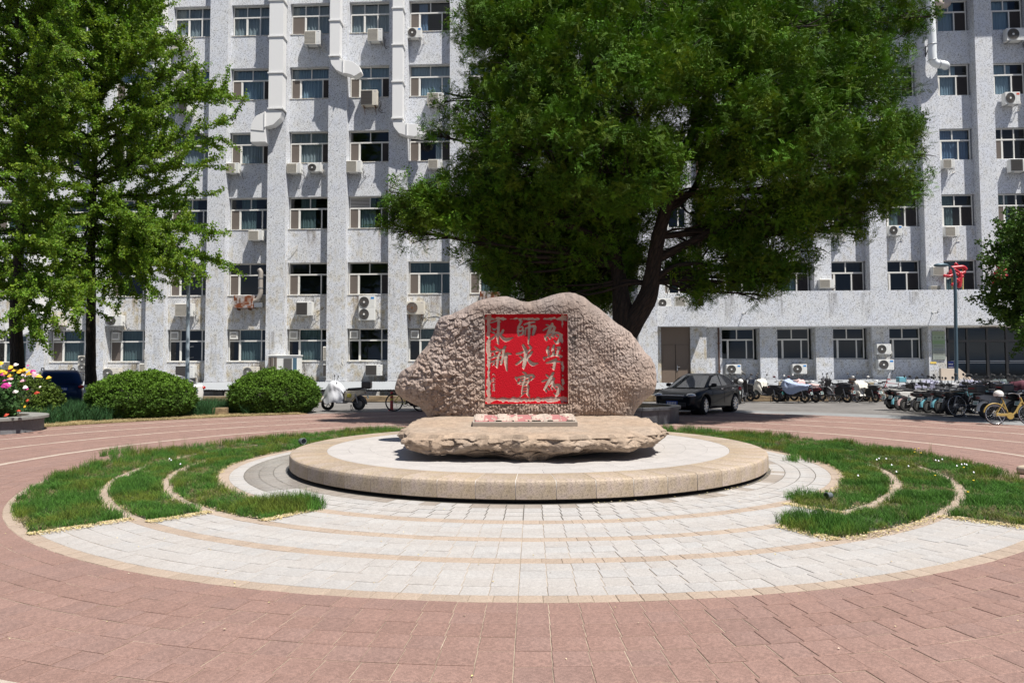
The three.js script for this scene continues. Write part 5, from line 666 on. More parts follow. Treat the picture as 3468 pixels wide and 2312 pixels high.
{ // ---- the big tree behind the boulder
  const TZ = -20.9, root = onGround(2105, 1430).setZ(TZ); root.x = 3.45; root.y = 0;
  const planter = thing('round_planter', 'round dark stone planter under the big tree, right of the boulder', 'planter', V(3.4, 0, TZ)), gm = std(lin(0.10, 0.105, 0.11), 0.35, { map: roughGround(15, [225, 225, 228], 0.4, 0.8) });
  for (let k = 0; k < 20; k++) { const a = k / 20 * 2 * Math.PI, d = 2 * Math.PI / 20 - 0.006, f = (r0, r1, y0, y1) => { const sh = new THREE.Shape(); sh.absarc(0, 0, r1, -d / 2, d / 2, false); sh.absarc(0, 0, r0, d / 2, -d / 2, true); return mUV(new THREE.ExtrudeGeometry(sh, { depth: y1 - y0, bevelEnabled: false, curveSegments: 5 }).rotateX(-Math.PI / 2).translate(0, y0, 0)); }; const w = part('planter_panel', memo('pp', () => f(1.5, 1.66, 0, 0.40)), gm, planter); w.rotation.y = a; const c = part('coping_stone', memo('pc', () => f(1.46, 1.73, 0.401, 0.48)), gm, planter); c.rotation.y = a; }
  part('soil', new THREE.SphereGeometry(1.52, 30, 8, 0, 6.2832, 0, Math.PI / 2).scale(1, 0.12, 1).translate(0, 0.36, 0), MAT.soil, planter);
  const t = thing('big_tree', 'big dark green broadleaf tree with a forked trunk rising behind the boulder', 'tree', V(0, 0, 0)), bk = bark(61, lin(0.045, 0.033, 0.025));
  const P = (x, y, dz = 0) => px3(x, y, TZ + dz), base = V(3.45, 0.3, TZ);
  part('trunk', [taperTube([base, P(2112, 1230), P(2112, 1120), P(2108, 1050), P(2098, 960, -0.3), P(2085, 860, -0.6), P(2060, 740, -0.8), P(2010, 560, -0.5), P(1960, 380, 0), P(1930, 180, 0.3)], [0.50, 0.40, 0.36, 0.30, 0.24, 0.2, 0.17, 0.12, 0.08, 0.04], 14, 0.10, 3), taperTube([P(2112, 1150), P(2150, 1080, 0.1), P(2190, 1010, 0.2), P(2205, 957, 0.2), P(2230, 803, 0.3), P(2268, 670, 0.4), P(2304, 536, 0.5), P(2350, 440, 0.6), P(2410, 280, 0.8), P(2475, 90, 0.8), P(2520, -60, 0.6)], [0.34, 0.33, 0.31, 0.26, 0.21, 0.18, 0.16, 0.13, 0.10, 0.07, 0.04], 14, 0.10, 7), ball(0.16, ...P(2205, 1010, 0.25).toArray(), 1, 0.9, 1)], bk, t);
  // crown: clumps (pixel x, y, depth offset, radius m)
  const CL = [
    [1680, 60, 0.8, 0.9], [1690, 190, 1, 0.9], [1760, 70, 1.5, 1.2], [1640, 330, 0.6, 0.75], [1780, 230, 2, 1.3], [1880, 90, 2, 1.5], [1820, 350, 2.6, 1.4], [1980, 60, 2, 1.5], [1970, 230, 3, 1.5], [2110, 130, 2.6, 1.5], [2080, 350, 3.2, 1.6], [2260, 60, 2, 1.5], [2260, 240, 3, 1.4], [2420, 120, 2, 1.5], [2560, 40, 1.5, 1.4], [2560, 240, 2.5, 1.5], [2710, 110, 1.5, 1.4], [2720, 300, 2, 1.4], [2860, 60, 1, 1.3], [2860, 220, 1.5, 1.2], [2990, 50, 0.5, 1.2], [2980, 170, 0.5, 1.1], [3080, 50, 0, 0.8], [3020, 310, 0.3, 0.75],
    [1570, 430, 0.5, 0.85], [1660, 430, 1.5, 1.1], [1620, 560, 0, 0.95], [1720, 540, 2, 1.3], [1850, 500, 3, 1.5], [1990, 520, 3.4, 1.6], [2130, 560, 3, 1.5], [2420, 380, 2.4, 1.5], [2420, 560, 1.6, 1.2], [2560, 420, 2.6, 1.7], [2560, 600, 2, 1.5], [2700, 470, 2.4, 1.7], [2840, 420, 1.6, 1.6], [2870, 560, 1.5, 1.5], [2980, 470, 0.8, 1.2], [3000, 610, 0.6, 1.2], [3080, 630, 0.2, 0.7], [2950, 690, 0.2, 0.7],
    [1380, 660, 1.4, 0.75], [1440, 720, 1.5, 1.0], [1500, 660, 1.4, 0.8], [1540, 780, 1.2, 1.0], [1400, 780, 1.4, 0.8], [1620, 860, 0.6, 0.8], [1640, 740, 0.5, 1.2], [1700, 680, 0.5, 1.5], [1820, 720, 0, 1.7], [1760, 860, -0.5, 1.3], [1900, 860, -1, 1.5], [1960, 700, 1, 1.6], [2020, 900, -1.5, 1.5], [2080, 760, -0.8, 1.5], [1820, 970, -0.6, 1.0], [1960, 1000, -1.5, 1.0], [1880, 1010, -1, 0.8], [1690, 940, -0.3, 0.8], [1700, 800, -2.5, 1.6], [1850, 780, -3, 1.8], [2000, 800, -3, 1.8], [1760, 930, -2.5, 1.2], [1900, 950, -3, 1.4], [2030, 980, -2.8, 1.2], [2160, 640, -2.5, 1.6], [1640, 620, -2, 1.4], [2100, 880, -2.2, 1.0], [1770, 1010, -1, 0.7],
    [2380, 720, -1.5, 1.0], [2480, 720, 0.5, 1.2], [2600, 740, 0.8, 1.3], [2720, 700, 1.0, 1.3], [2830, 720, 0.6, 1.0], [2420, 850, 0.2, 1.0], [2520, 860, 0.6, 1.1], [2640, 840, 0.6, 0.95], [2740, 820, 0.4, 0.8], [2340, 920, 0, 0.8], [2400, 960, 0.2, 0.6], [2600, 930, 0.6, 0.65], [2560, 1000, 0.8, 0.5], [2310, 840, -0.5, 0.8], [2480, 920, 0.2, 0.8], [2350, 985, 0.3, 0.6], [2440, 800, -1.5, 1.2], [2600, 820, -1.8, 1.2], [2700, 880, 0.4, 0.7], [2280, 940, -0.8, 0.7], [1470, 440, 0.6, 0.5], [1510, 330, 0.5, 0.45], [1600, 130, 0.8, 0.5], [3120, 520, 0.2, 0.45], [3130, 60, 0.2, 0.5], [3060, 420, 0.4, 0.6], [1335, 700, 1.4, 0.4], [1310, 760, 1.4, 0.35], [2900, 770, 0.3, 0.5], [2640, 950, 0.6, 0.5],
    [2350, 150, -3, 2.2], [2000, 300, -3, 2.4], [1750, 350, -2.5, 2.0], [2650, 350, -3, 2.2], [2150, 500, -3, 2.0], [1850, 600, -3, 2.0], [2750, 560, -2.5, 1.8], [2550, 100, -2.5, 2], [1700, 100, -2, 1.8], [2900, 300, -2, 1.5], [2150, -60, 0, 2.4], [2500, -80, 0, 2.2], [1800, -60, 0, 2], [2800, -60, 0, 1.8],
  ];
  const R = rng(777), spots = [], twigs = [];
  const nodes = [P(2090, 900, -0.5), P(2060, 740, -0.8), P(2010, 560, -0.5), P(1960, 380), P(1930, 180, 0.3), P(2205, 957, 0.2), P(2230, 803, 0.3), P(2268, 670, 0.4), P(2304, 536, 0.5), P(2350, 440, 0.6), P(2410, 280, 0.8), P(2475, 90, 0.8)], nr = [0.20, 0.16, 0.13, 0.1, 0.07, 0.2, 0.18, 0.15, 0.13, 0.11, 0.09, 0.06];
  for (const [x, y, dz, rad] of CL) {
    const c = P(x, y, dz); let best = 0, bd = 1e9; nodes.forEach((n, i) => { const d = n.distanceTo(c) + Math.max(0, n.y - c.y + 0.2) * 1.5; if (d < bd) { bd = d; best = i; } });
    const n = nodes[best], mid = n.clone().lerp(c, 0.5).add(V((R() - 0.5) * 0.8, -0.25 + R() * 0.3, (R() - 0.5) * 0.6)), r0 = Math.min(nr[best] * 0.75, 0.025 + 0.010 * bd);
    const end = c.clone().addScaledVector(unit(R), rad * 0.3);
    twigs.push(taperTube([n, n.clone().lerp(mid, 0.5).add(V(0, 0.1, 0)), mid, end], [r0, r0 * 0.8, r0 * 0.6, 0.012], 7, 0.08, R() * 9, 5)); 
    for (let k = 0; k < 5; k++) { const d = unit(R); twigs.push(taperTube([mid.clone().lerp(end, 0.3 + R() * 0.6), c.clone().addScaledVector(d, rad * 0.5), c.clone().addScaledVector(d, rad * 0.95)], [0.025, 0.016, 0.006], 5, 0, 1, 3)); }
    const cnt = Math.round(200 * rad * rad * rad / (0.35 + 0.42 * rad) * (dz < -1.9 ? (y > 600 ? 1 : 0.5) : 1));
    for (let k = 0; k < cnt; k++) {
      const d = unit(R), q = Math.pow(R(), 0.42); let p = c.clone().add(V(d.x * rad * q, d.y * rad * q * 0.78, d.z * rad * q)); const nz = fbm(p.x * 0.62, p.y * 0.9, p.z * 0.62, 3); if (nz < 0.03 && R() < 0.88 && dz > -1.9) continue;
      p.addScaledVector(d, rad * 0.28 * R() * R()); spots.push([p.x, p.y, p.z, 0.75 + R() * 0.6]);
    }
  }
  twigs.push(taperTube([P(2215, 880, 0.2), P(2320, 830, 0.4), P(2440, 770, 0.6), P(2560, 715, 0.8), P(2700, 665, 0.9), P(2850, 600, 0.9)], [0.15, 0.13, 0.11, 0.09, 0.06, 0.03], 9, 0.1, 5), taperTube([P(2090, 880, -0.5), P(2010, 800, 0), P(1900, 760, 0.6), P(1740, 740, 0.9), P(1600, 730, 1.1), P(1470, 720, 1.3)], [0.13, 0.11, 0.09, 0.07, 0.05, 0.02], 9, 0.1, 6), taperTube([P(2250, 720, 0.4), P(2350, 640, 0.2), P(2380, 560, 0), P(2440, 420, -0.3), P(2600, 250, -0.4)], [0.12, 0.10, 0.09, 0.07, 0.03], 9, 0.1, 8), taperTube([P(2200, 960, 0.2), P(2290, 900, 0.5), P(2420, 900, 0.6), P(2540, 940, 0.7), P(2570, 1000, 0.8)], [0.09, 0.07, 0.05, 0.03, 0.012], 7, 0.1, 11));
  part('limbs', twigs, bk, t);
  foliage('leaves', [...[1, 2, 3].map(k => pinnateSprig(k * 17)), roundLeaf(991, 44, 0.20, 0.06)], leafMat(0.066, 0.142, 0.006, 0.15), spots, t, 4242, (r, s) => { const v = (0.6 + 0.6 * r()) * (0.85 + 0.5 * clamp(0.5 + noise(s[0] * 0.8, s[1] * 0.8, s[2] * 0.8))), y = r(); return [v * (0.85 + 0.6 * y * y), v, v * 0.9]; });
  console.log('tree sprigs', spots.length);
}
function ginkgo(label, x, z, trunkPx, w0, limbs, seed, lm = leafMat(0.165, 0.285, 0.016, 0.45)) {
  const t = thing('ginkgo_tree', label, 'tree', V(0, 0, 0)), bk = bark(seed, lin(0.05, 0.038, 0.03)), R = rng(seed), P = (a, b, dz = 0) => px3(a, b, z + dz);
  const tp = trunkPx.map(([a, b]) => P(a, b)); tp[0].y = -0.05; const n = tp.length;
  part('trunk', [taperTube(tp, tp.map((_, i) => w0 * lerp(1, 0.12, Math.pow(i / (n - 1), 0.75)) * (i ? 1 : 1.25)), 14, 0.10, seed)], bk, t);
  const tw = [], spots = [];
  for (const [y0, x1, y1, dz, droop = 0.0] of limbs) {             // start height on the trunk (px), tip px, tip depth offset
    let k = 0; while (k < n - 2 && trunkPx[k + 1][1] > y0) k++; const f = clamp((trunkPx[k][1] - y0) / (trunkPx[k][1] - trunkPx[k + 1][1])), s = tp[k].clone().lerp(tp[k + 1], f), e = P(x1, y1, dz), L = s.distanceTo(e);
    const m1 = s.clone().lerp(e, 0.35).add(V(0, 0.12 * L * (0.4 - droop), 0)), m2 = s.clone().lerp(e, 0.7).add(V((R() - 0.5) * 0.3, 0.08 * L * (0.5 - droop), (R() - 0.5) * 0.3)), c = new THREE.CatmullRomCurve3([s, m1, m2, e]);
    tw.push(taperTube([s, m1, m2, e], [0.02 + 0.007 * L, 0.015 + 0.005 * L, 0.013, 0.005], 6, 0.1, R() * 9, 4));
    const N = Math.ceil(L / 0.10); for (let i = Math.floor(N * 0.05); i <= N; i++) {
      const u = i / N, p = c.getPoint(u), d = c.getTangent(u); const q = 0.10 + 0.05 * R(); spots.push([p.x + (R() - 0.5) * q, p.y + (R() - 0.5) * q, p.z + (R() - 0.5) * q, 0.8 + 0.5 * R(), d]);
      if (u > 0.25 && R() < 0.36) { const dir = d.clone().multiplyScalar(0.75).add(unit(R).multiplyScalar(0.85)).add(V(0, 0.12 - droop * 0.5, 0)).normalize(), l2 = (0.4 + 1.1 * R()) * Math.min(1.5, L * 0.36) * (1.25 - u * 0.8); const e2 = p.clone().addScaledVector(dir, l2); if (l2 > 0.4) tw.push(taperTube([p, p.clone().lerp(e2, 0.5).add(V(0, 0.04, 0)), e2], [0.014, 0.01, 0.004], 4, 0, 1, 2)); for (let m = 1; m <= Math.ceil(l2 / 0.085); m++) { const w = m / Math.ceil(l2 / 0.085), pp = p.clone().lerp(e2, w); spots.push([pp.x + (R() - 0.5) * 0.08, pp.y + (R() - 0.5) * 0.08, pp.z + (R() - 0.5) * 0.08, 0.75 + 0.5 * R(), dir]); } }
    }
  }
  part('limbs', tw, bk, t); foliage('leaves', [1, 2, 3].map(k => fanSprig(k * 31 + seed)), lm, spots, t, seed + 9, (r, s) => { const v = 0.7 + 0.5 * r(); return [v * (0.8 + 0.4 * r()), v, v * 0.9]; });
  console.log('ginkgo', spots.length); return t;
}
{
  const R = rng(31), lim = [];
  for (let y = 900; y > -420; y -= 34) for (let s = 0; s < 3; s++) { // right side reaches out furthest between 350 and 900 px
    const right = s === 0 || (s === 2 && R() < 0.5), prof = y > 800 ? 300 : y > 300 ? 430 : 390, reach = prof * (0.55 + 0.5 * R()), rise = (y > 650 ? -20 : y > 400 ? 60 : 150) + 70 * (R() - 0.3);
    const dz = (R() - 0.5) * 7; lim.push([y + 30 * (R() - 0.5), 305 + (right ? 1 : -0.9) * reach * (0.7 + 0.3 * Math.abs(R())) * (1 - Math.abs(dz) / 9), y - rise * (right ? 1.3 : 1), dz, y > 650 ? 0.5 : 0.05]);
  }
  for (let y = 760; y > -300; y -= 64) lim.push([y + 20, 305 + (R() - 0.5) * 190, y - 60 - 60 * R(), 1.2 + 1.4 * R(), 0.1]);
  lim.push([640, 790, 400, 1.5], [640, 700, 560, 1.5], [600, 770, 470, 1], [700, 740, 795, 1.5, 0.5], [760, 745, 885, 1.2, 0.5], [700, 640, 930, 2, 0.8], [620, 690, 930, 2.2, 0.8], [420, 660, 215, 1], [420, 785, 330, 0.8], [500, 760, 300, 0.5], [200, 555, 60, 1], [260, 560, 190, 1], [760, 560, 900, 2, 0.7], [760, 520, 980, 2, 0.7], [760, 420, 990, 1.5, 0.7], [720, 200, 1010, 2, 0.7], [760, 240, 1100, 1.5, 0.8]);
  const g1 = ginkgo('tall ginkgo tree with a dark straight trunk painted white at its base', -16.3, -26.6, [[306, 1400], [306, 1250], [308, 1000], [310, 800], [318, 560], [322, 300], [330, 60], [340, -200], [345, -420]], 0.23, lim, 505);
  const wb = atZ(306, 1330, -26.6); part('whitewash', [taperTube([V(wb.x, 0, -26.6), V(wb.x, 0.55, -26.6), V(wb.x, 1.08, -26.6)], [0.305, 0.262, 0.242], 16, 0.05, 505)], std(lin(0.42, 0.42, 0.40), 0.9), g1);
  const l2 = [], R2 = rng(77);
  for (let y = 960; y > -420; y -= 36) for (let s = 0; s < 3; s++) { const right = s === 0, reach = (y > 800 ? 220 : 300) * (0.5 + 0.6 * R2()); const dz = (R2() - 0.4) * 6; l2.push([y + 30 * (R2() - 0.5), 50 + (right ? 0.95 : -1.1) * reach * (1 - Math.abs(dz) / 9), y - (y > 700 ? -30 : 110) - 60 * R2(), dz, y > 700 ? 0.6 : 0.1]); }
  for (let y = 800; y > -300; y -= 64) l2.push([y + 20, 60 + (R2() - 0.5) * 200, y - 60 - 60 * R2(), 1.2 + 1.4 * R2(), 0.1]);
  l2.push([940, 250, 1030, 1, 0.7], [960, 190, 1080, 1.5, 0.8], [940, 130, 1130, 2, 0.8], [900, 300, 1000, 2, 0.6], [980, 120, 1000, 2.5, 0.5]);
  ginkgo('thick ginkgo tree at the left edge leaning above the rose bushes', -17, -23.6, [[62, 1420], [58, 1250], [52, 1050], [60, 900], [72, 700], [70, 500], [60, 250], [55, 0], [50, -300]], 0.27, l2, 606);
  const l3 = [], R3 = rng(99);
  for (let y = 1060; y > 760; y -= 26) for (let s = 0; s < 2; s++) l3.push([y, 3640 - (y > 740 ? 60 + 130 * R3() + (s === 0 ? 60 : 0) : 0) - (y < 740 ? 20 : 0), y - 10 + 50 * (R3() - 0.5) + (y > 950 ? 30 : 0), 1 + (R3() - 0.5) * 4, 0.5]);
  l3.push([900, 3345, 890, 1.5, 0.5], [900, 3365, 850, 1], [980, 3355, 1000, 1.5, 0.6], [1010, 3380, 1060, 1.5, 0.7], [1020, 3430, 1090, 1.2, 0.8], [860, 3440, 770, 1], [860, 3400, 810, 1.3], [960, 3340, 950, 1.5, 0.5]);
  ginkgo('leafy tree reaching into the photo at the right edge before the red characters', 18, -21.5, [[3640, 1500], [3640, 1300], [3638, 1080], [3636, 800], [3630, 500]], 0.2, l3, 707, leafMat(0.055, 0.12, 0.012, 0.25));
}
// ---------------------------------------------------------------- shrubs, roses, bed plants
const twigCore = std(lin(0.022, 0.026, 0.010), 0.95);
function dome(label, pxx0, pxx1, pyTop, z, seed, base = 0.05) {
  const cx = (pxx0 + pxx1) / 2, c = atZ(cx, 1300, z), rx = (pxx1 - pxx0) / 2 / 2300 * -z, h = atZ(cx, pyTop, z).y, t = thing('domed_shrub', label, 'shrub', V(c.x, 0, z), 0, undefined), R = rng(seed), spots = [], rz = rx * 0.92;
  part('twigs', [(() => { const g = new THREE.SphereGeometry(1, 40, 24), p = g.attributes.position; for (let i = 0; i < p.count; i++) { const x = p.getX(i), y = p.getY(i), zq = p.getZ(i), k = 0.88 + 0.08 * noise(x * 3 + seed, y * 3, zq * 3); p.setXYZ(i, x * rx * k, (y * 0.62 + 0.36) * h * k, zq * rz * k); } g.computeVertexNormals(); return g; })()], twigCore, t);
  for (let k = 0; k < 5200; k++) { const d = unit(R); if (d.y < -0.72) continue; const bump = 1 + (R() < 0.03 ? 0.07 * R() : 0) + 0.20 * fbm(d.x * 2.6 + seed, d.y * 3, d.z * 3, 2) + 0.05 * noise(d.x * 8, d.y * 8, d.z * 8), q = 0.90 + 0.1 * R(), s = d.y < 0 ? 1 - 0.12 * d.y * d.y : 1; spots.push([d.x * rx * bump * q * s, Math.max(0.04, (d.y * 0.62 + 0.37) * h * bump * q), d.z * rz * bump * q * s, 0.8 + 0.5 * R()]); }
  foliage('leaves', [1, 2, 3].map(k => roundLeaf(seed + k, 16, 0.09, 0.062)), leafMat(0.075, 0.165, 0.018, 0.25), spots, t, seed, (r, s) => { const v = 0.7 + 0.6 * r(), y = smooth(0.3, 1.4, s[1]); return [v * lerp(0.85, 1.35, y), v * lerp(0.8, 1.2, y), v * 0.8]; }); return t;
}
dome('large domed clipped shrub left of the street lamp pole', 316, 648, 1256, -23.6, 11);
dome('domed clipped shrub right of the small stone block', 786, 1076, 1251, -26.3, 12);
{
  const pl = thing('rose_planter', 'grey stone round planter of roses at the left edge', 'planter', V(-14.45, 0, -17.6)), gm = std(lin(0.20, 0.205, 0.21), 0.8, { map: roughGround(17, [225, 226, 228], 0.35, 0.9) }), cap = std(lin(0.27, 0.265, 0.25), 0.8, { map: roughGround(18, [225, 226, 224], 0.25, 0.9) });
  const N = 40, d = 2 * Math.PI / N - 0.003, f = (r0, r1, y0, y1) => { const sh = new THREE.Shape(); sh.absarc(0, 0, r1, -d / 2, d / 2, false); sh.absarc(0, 0, r0, d / 2, -d / 2, true); return mUV(new THREE.ExtrudeGeometry(sh, { depth: y1 - y0, bevelEnabled: false, curveSegments: 4 }).rotateX(-Math.PI / 2).translate(0, y0, 0)); }, gw = f(1.75, 1.95, 0, 0.33), gc = f(1.62, 2.05, 0.331, 0.39);
  for (let k = 0; k < N; k++) { part('planter_panel', gw, gm, pl).rotation.y = k / N * 6.28319; if (k % 2 === 0) { const c = part('coping_stone', memo('rpc', () => { const d2 = 4 * Math.PI / N - 0.002, sh = new THREE.Shape(); sh.absarc(0, 0, 2.05, -d2 / 2, d2 / 2, false); sh.absarc(0, 0, 1.62, d2 / 2, -d2 / 2, true); return mUV(new THREE.ExtrudeGeometry(sh, { depth: 0.06, bevelEnabled: true, bevelSize: 0.008, bevelThickness: 0.008, bevelSegments: 2, curveSegments: 6 }).rotateX(-Math.PI / 2).translate(0, 0.338, 0)); }), cap, pl); c.rotation.y = k / N * 6.28319; } }
  part('soil', new THREE.CircleGeometry(1.76, 30).rotateX(-Math.PI / 2).translate(0, 0.3, 0), MAT.soil, pl);
  const R = rng(333), rb = thing('rose_bush', 'rose bush in yellow, pink and white bloom in the left planter', 'rose bush', V(-14.7, 0.3, -17.8)), spots = [], canes = [], fl = [];
  const CL = [[-0.6, 0.6, 0.3, 0.9], [0.5, 0.55, 0.5, 0.8], [0.9, 0.5, -0.2, 0.75], [0.2, 0.95, 0, 0.75], [-0.7, 1.0, 0, 0.7], [0.75, 0.95, -0.3, 0.55], [0.1, 0.5, 1.0, 0.6], [-0.9, 0.5, 0.8, 0.6], [1.15, 0.4, 0.3, 0.5], [-0.1, 1.15, -0.4, 0.55]];
  for (const [x, y, z, r] of CL) { for (let k = 0; k < 520 * r * r + 60; k++) { const d = unit(R), q = Math.pow(R(), 0.4); spots.push([x + d.x * r * q, Math.max(0.1, y + d.y * r * q * 0.85), z + d.z * r * q, 0.8 + 0.6 * R()]); } for (let k = 0; k < 5; k++) { const d = unit(R); canes.push(taperTube([V(x * 0.3 + (R() - 0.5) * 0.4, 0, z * 0.3), V(x * 0.7, y * 0.6, z * 0.7), V(x + d.x * r * 0.8, y + Math.abs(d.y) * r, z + d.z * r * 0.8)], [0.02, 0.014, 0.006], 5, 0, 1, 4)); } }
  part('canes', canes, std(lin(0.06, 0.08, 0.03), 0.9), rb);
  foliage('leaves', [1, 2, 3].map(k => roundLeaf(k * 5 + 70, 15, 0.11, 0.085)), leafMat(0.05, 0.115, 0.03, 0.25), spots, rb, 71, (r) => { const v = 0.65 + 0.7 * r(); return [v, v, v]; });
  const petal = (() => { const l = []; for (let k = 0; k < 16; k++) { const ring = k < 5 ? 0 : k < 10 ? 1 : 2, a = k * 2.4, g = new THREE.SphereGeometry(0.05, 6, 4, 0, 1.9, 0.2, 1.3); g.scale(1 + ring * 0.35, 1 - ring * 0.15, 1 + ring * 0.35).rotateY(a).rotateZ(0); l.push(g.translate(Math.cos(a) * 0.008 * ring, -0.012 * ring, Math.sin(a) * 0.008 * ring)); } return merge(l); })();
  const cols = { y: std(lin(0.75, 0.44, 0.02), 0.7), p: std(lin(0.62, 0.34, 0.40), 0.7), m: std(lin(0.45, 0.03, 0.22), 0.7), w: std(lin(0.72, 0.66, 0.62), 0.7), r: std(lin(0.45, 0.05, 0.02), 0.7) };
  for (const [x, y, c, s = 1, z = -17.3] of [[0, 1229, 'y', 1.1], [34, 1243, 'y', 1.3], [32, 1253, 'm', 0.9], [68, 1256, 'y', 1.3], [82, 1252, 'y', 1.3], [100, 1263, 'y', 1.4], [108, 1256, 'm', 1], [51, 1234, 'w', 1.1], [93, 1237, 'm', 0.6], [112, 1263, 'p', 1.2], [118, 1270, 'w', 1.1], [130, 1274, 'y', 1.3, -17], [124, 1270, 'p', 1.2, -17], [164, 1278, 'y', 1.1, -17], [18, 1262, 'y', 1.1], [3, 1257, 'y', 1.2], [9, 1267, 'm', 1.2], [32, 1281, 'p', 1.1], [33, 1271, 'y', 1], [78, 1266, 'w', 0.9], [88, 1270, 'w', 0.9], [76, 1288, 'p', 1], [14, 1303, 'm', 1.3, -16.9], [24, 1307, 'm', 1.1, -16.9], [14, 1288, 'm', 0.7], [30, 1297, 'w', 0.8], [84, 1310, 'w', 1.1, -16.9], [86, 1316, 'm', 0.9, -16.9], [50, 1325, 'w', 1, -16.8], [123, 1329, 'r', 0.9, -16.9], [134, 1309, 'w', 0.5, -16.9], [91, 1355, 'r', 0.6, -16.8], [20, 1404, 'r', 0.9, -16.6], [62, 1390, 'r', 0.7, -16.7], [47, 1253, 'y', 0.9], [82, 1376, 'y', 0.5, -16.8]]) { const f = part(numbered('rose'), petal, cols[c], rb), q = atZ(x, y, z); f.position.copy(q.sub(rb.position)); f.scale.setScalar(s * 0.7); f.rotation.set(0.5 + 0.6 * (R() - 0.5), R() * 6, 0.5 * (R() - 0.5)); part('stem', bar([0, -0.03, 0], [0.02, -0.3, -0.08], 0.006, 5), std(lin(0.06, 0.1, 0.03), 0.9), f); }
  // loose yellow-green shrub behind the planter
  const sh = thing('loose_shrub', 'loose yellow-green shrub on the bed behind the rose planter', 'shrub', V(-15.5, 0, -21.6)), sp2 = []; for (const [x, y, z, r] of [[0, 0.7, 0, 0.8], [0.55, 0.45, 0.1, 0.55], [0.2, 1.0, -0.1, 0.55], [-0.7, 0.6, 0.2, 0.8], [0.75, 0.75, -0.2, 0.4], [0.35, 0.3, 0.4, 0.45]]) for (let k = 0; k < 650 * r * r + 50; k++) { const d = unit(R), q = Math.pow(R(), 0.45); sp2.push([x + d.x * r * q, Math.max(0.05, y + d.y * r * q), z + d.z * r * q, 0.8 + 0.5 * R()]); }
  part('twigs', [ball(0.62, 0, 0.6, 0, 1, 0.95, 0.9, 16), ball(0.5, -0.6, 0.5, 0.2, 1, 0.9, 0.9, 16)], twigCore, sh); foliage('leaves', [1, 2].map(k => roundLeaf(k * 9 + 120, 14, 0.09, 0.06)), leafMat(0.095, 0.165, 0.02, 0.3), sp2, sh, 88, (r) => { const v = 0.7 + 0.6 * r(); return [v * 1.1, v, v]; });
}
// tall strappy plants of the bed, straw, grass
const bladeTuft = (seed, n, spread, h, w, lean) => { const r = rng(seed), P = []; for (let k = 0; k < n; k++) { const a = r() * 6.283, q = Math.sqrt(r()) * spread, x = Math.cos(a) * q, z = Math.sin(a) * q, L = h * (0.55 + 0.6 * r()), da = r() * 6.283, le = lean * (0.3 + r()), dx = Math.cos(da) * le, dz = Math.sin(da) * le, fa = r() * 6.283, wx = Math.cos(fa) * w, wz = Math.sin(fa) * w; const p = t => [x + dx * L * t * t, L * t * (1 - 0.25 * le * t), z + dz * L * t * t]; const s = [0, 0.45, 0.8, 1].map(p), ww = [1, 0.85, 0.55, 0]; for (let i = 0; i < 3; i++) { const A = s[i], B = s[i + 1], a1 = ww[i], b1 = ww[i + 1]; P.push(A[0] - wx * a1, A[1], A[2] - wz * a1, A[0] + wx * a1, A[1], A[2] + wz * a1, B[0] + wx * b1, B[1], B[2] + wz * b1); if (b1) P.push(A[0] - wx * a1, A[1], A[2] - wz * a1, B[0] + wx * b1, B[1], B[2] + wz * b1, B[0] - wx * b1, B[1], B[2] - wz * b1); } } const g = new THREE.BufferGeometry(); g.setAttribute('position', new THREE.Float32BufferAttribute(P, 3)); g.computeVertexNormals(); g.setAttribute('uv', new THREE.BufferAttribute(new Float32Array(P.length / 3 * 2), 2)); return g; };
function scatter(name, geos, mat, spots, label, cat, seed, tint) { const g = new THREE.Group(); g.name = numbered(name); scene.add(g); tag(g, label, cat); g.userData.kind = 'stuff'; const r = rng(seed), M = new THREE.Matrix4(), C = new THREE.Color(), Qn = new THREE.Quaternion(); geos.forEach((ge, gi) => { const mine = spots.filter((_, i) => i % geos.length === gi), im = new THREE.InstancedMesh(ge, mat, mine.length); mine.forEach((s, i) => { Qn.setFromEuler(new THREE.Euler((r() - 0.5) * 0.25, r() * 6.283, (r() - 0.5) * 0.25)); M.compose(V(s[0], s[1], s[2]), Qn, V(s[3], s[4] ?? s[3], s[3])); im.setMatrixAt(i, M); const v = tint(r, s); im.setColorAt(i, C.setRGB(...v)); }); im.name = 'blades'; g.add(im); }); return g; }
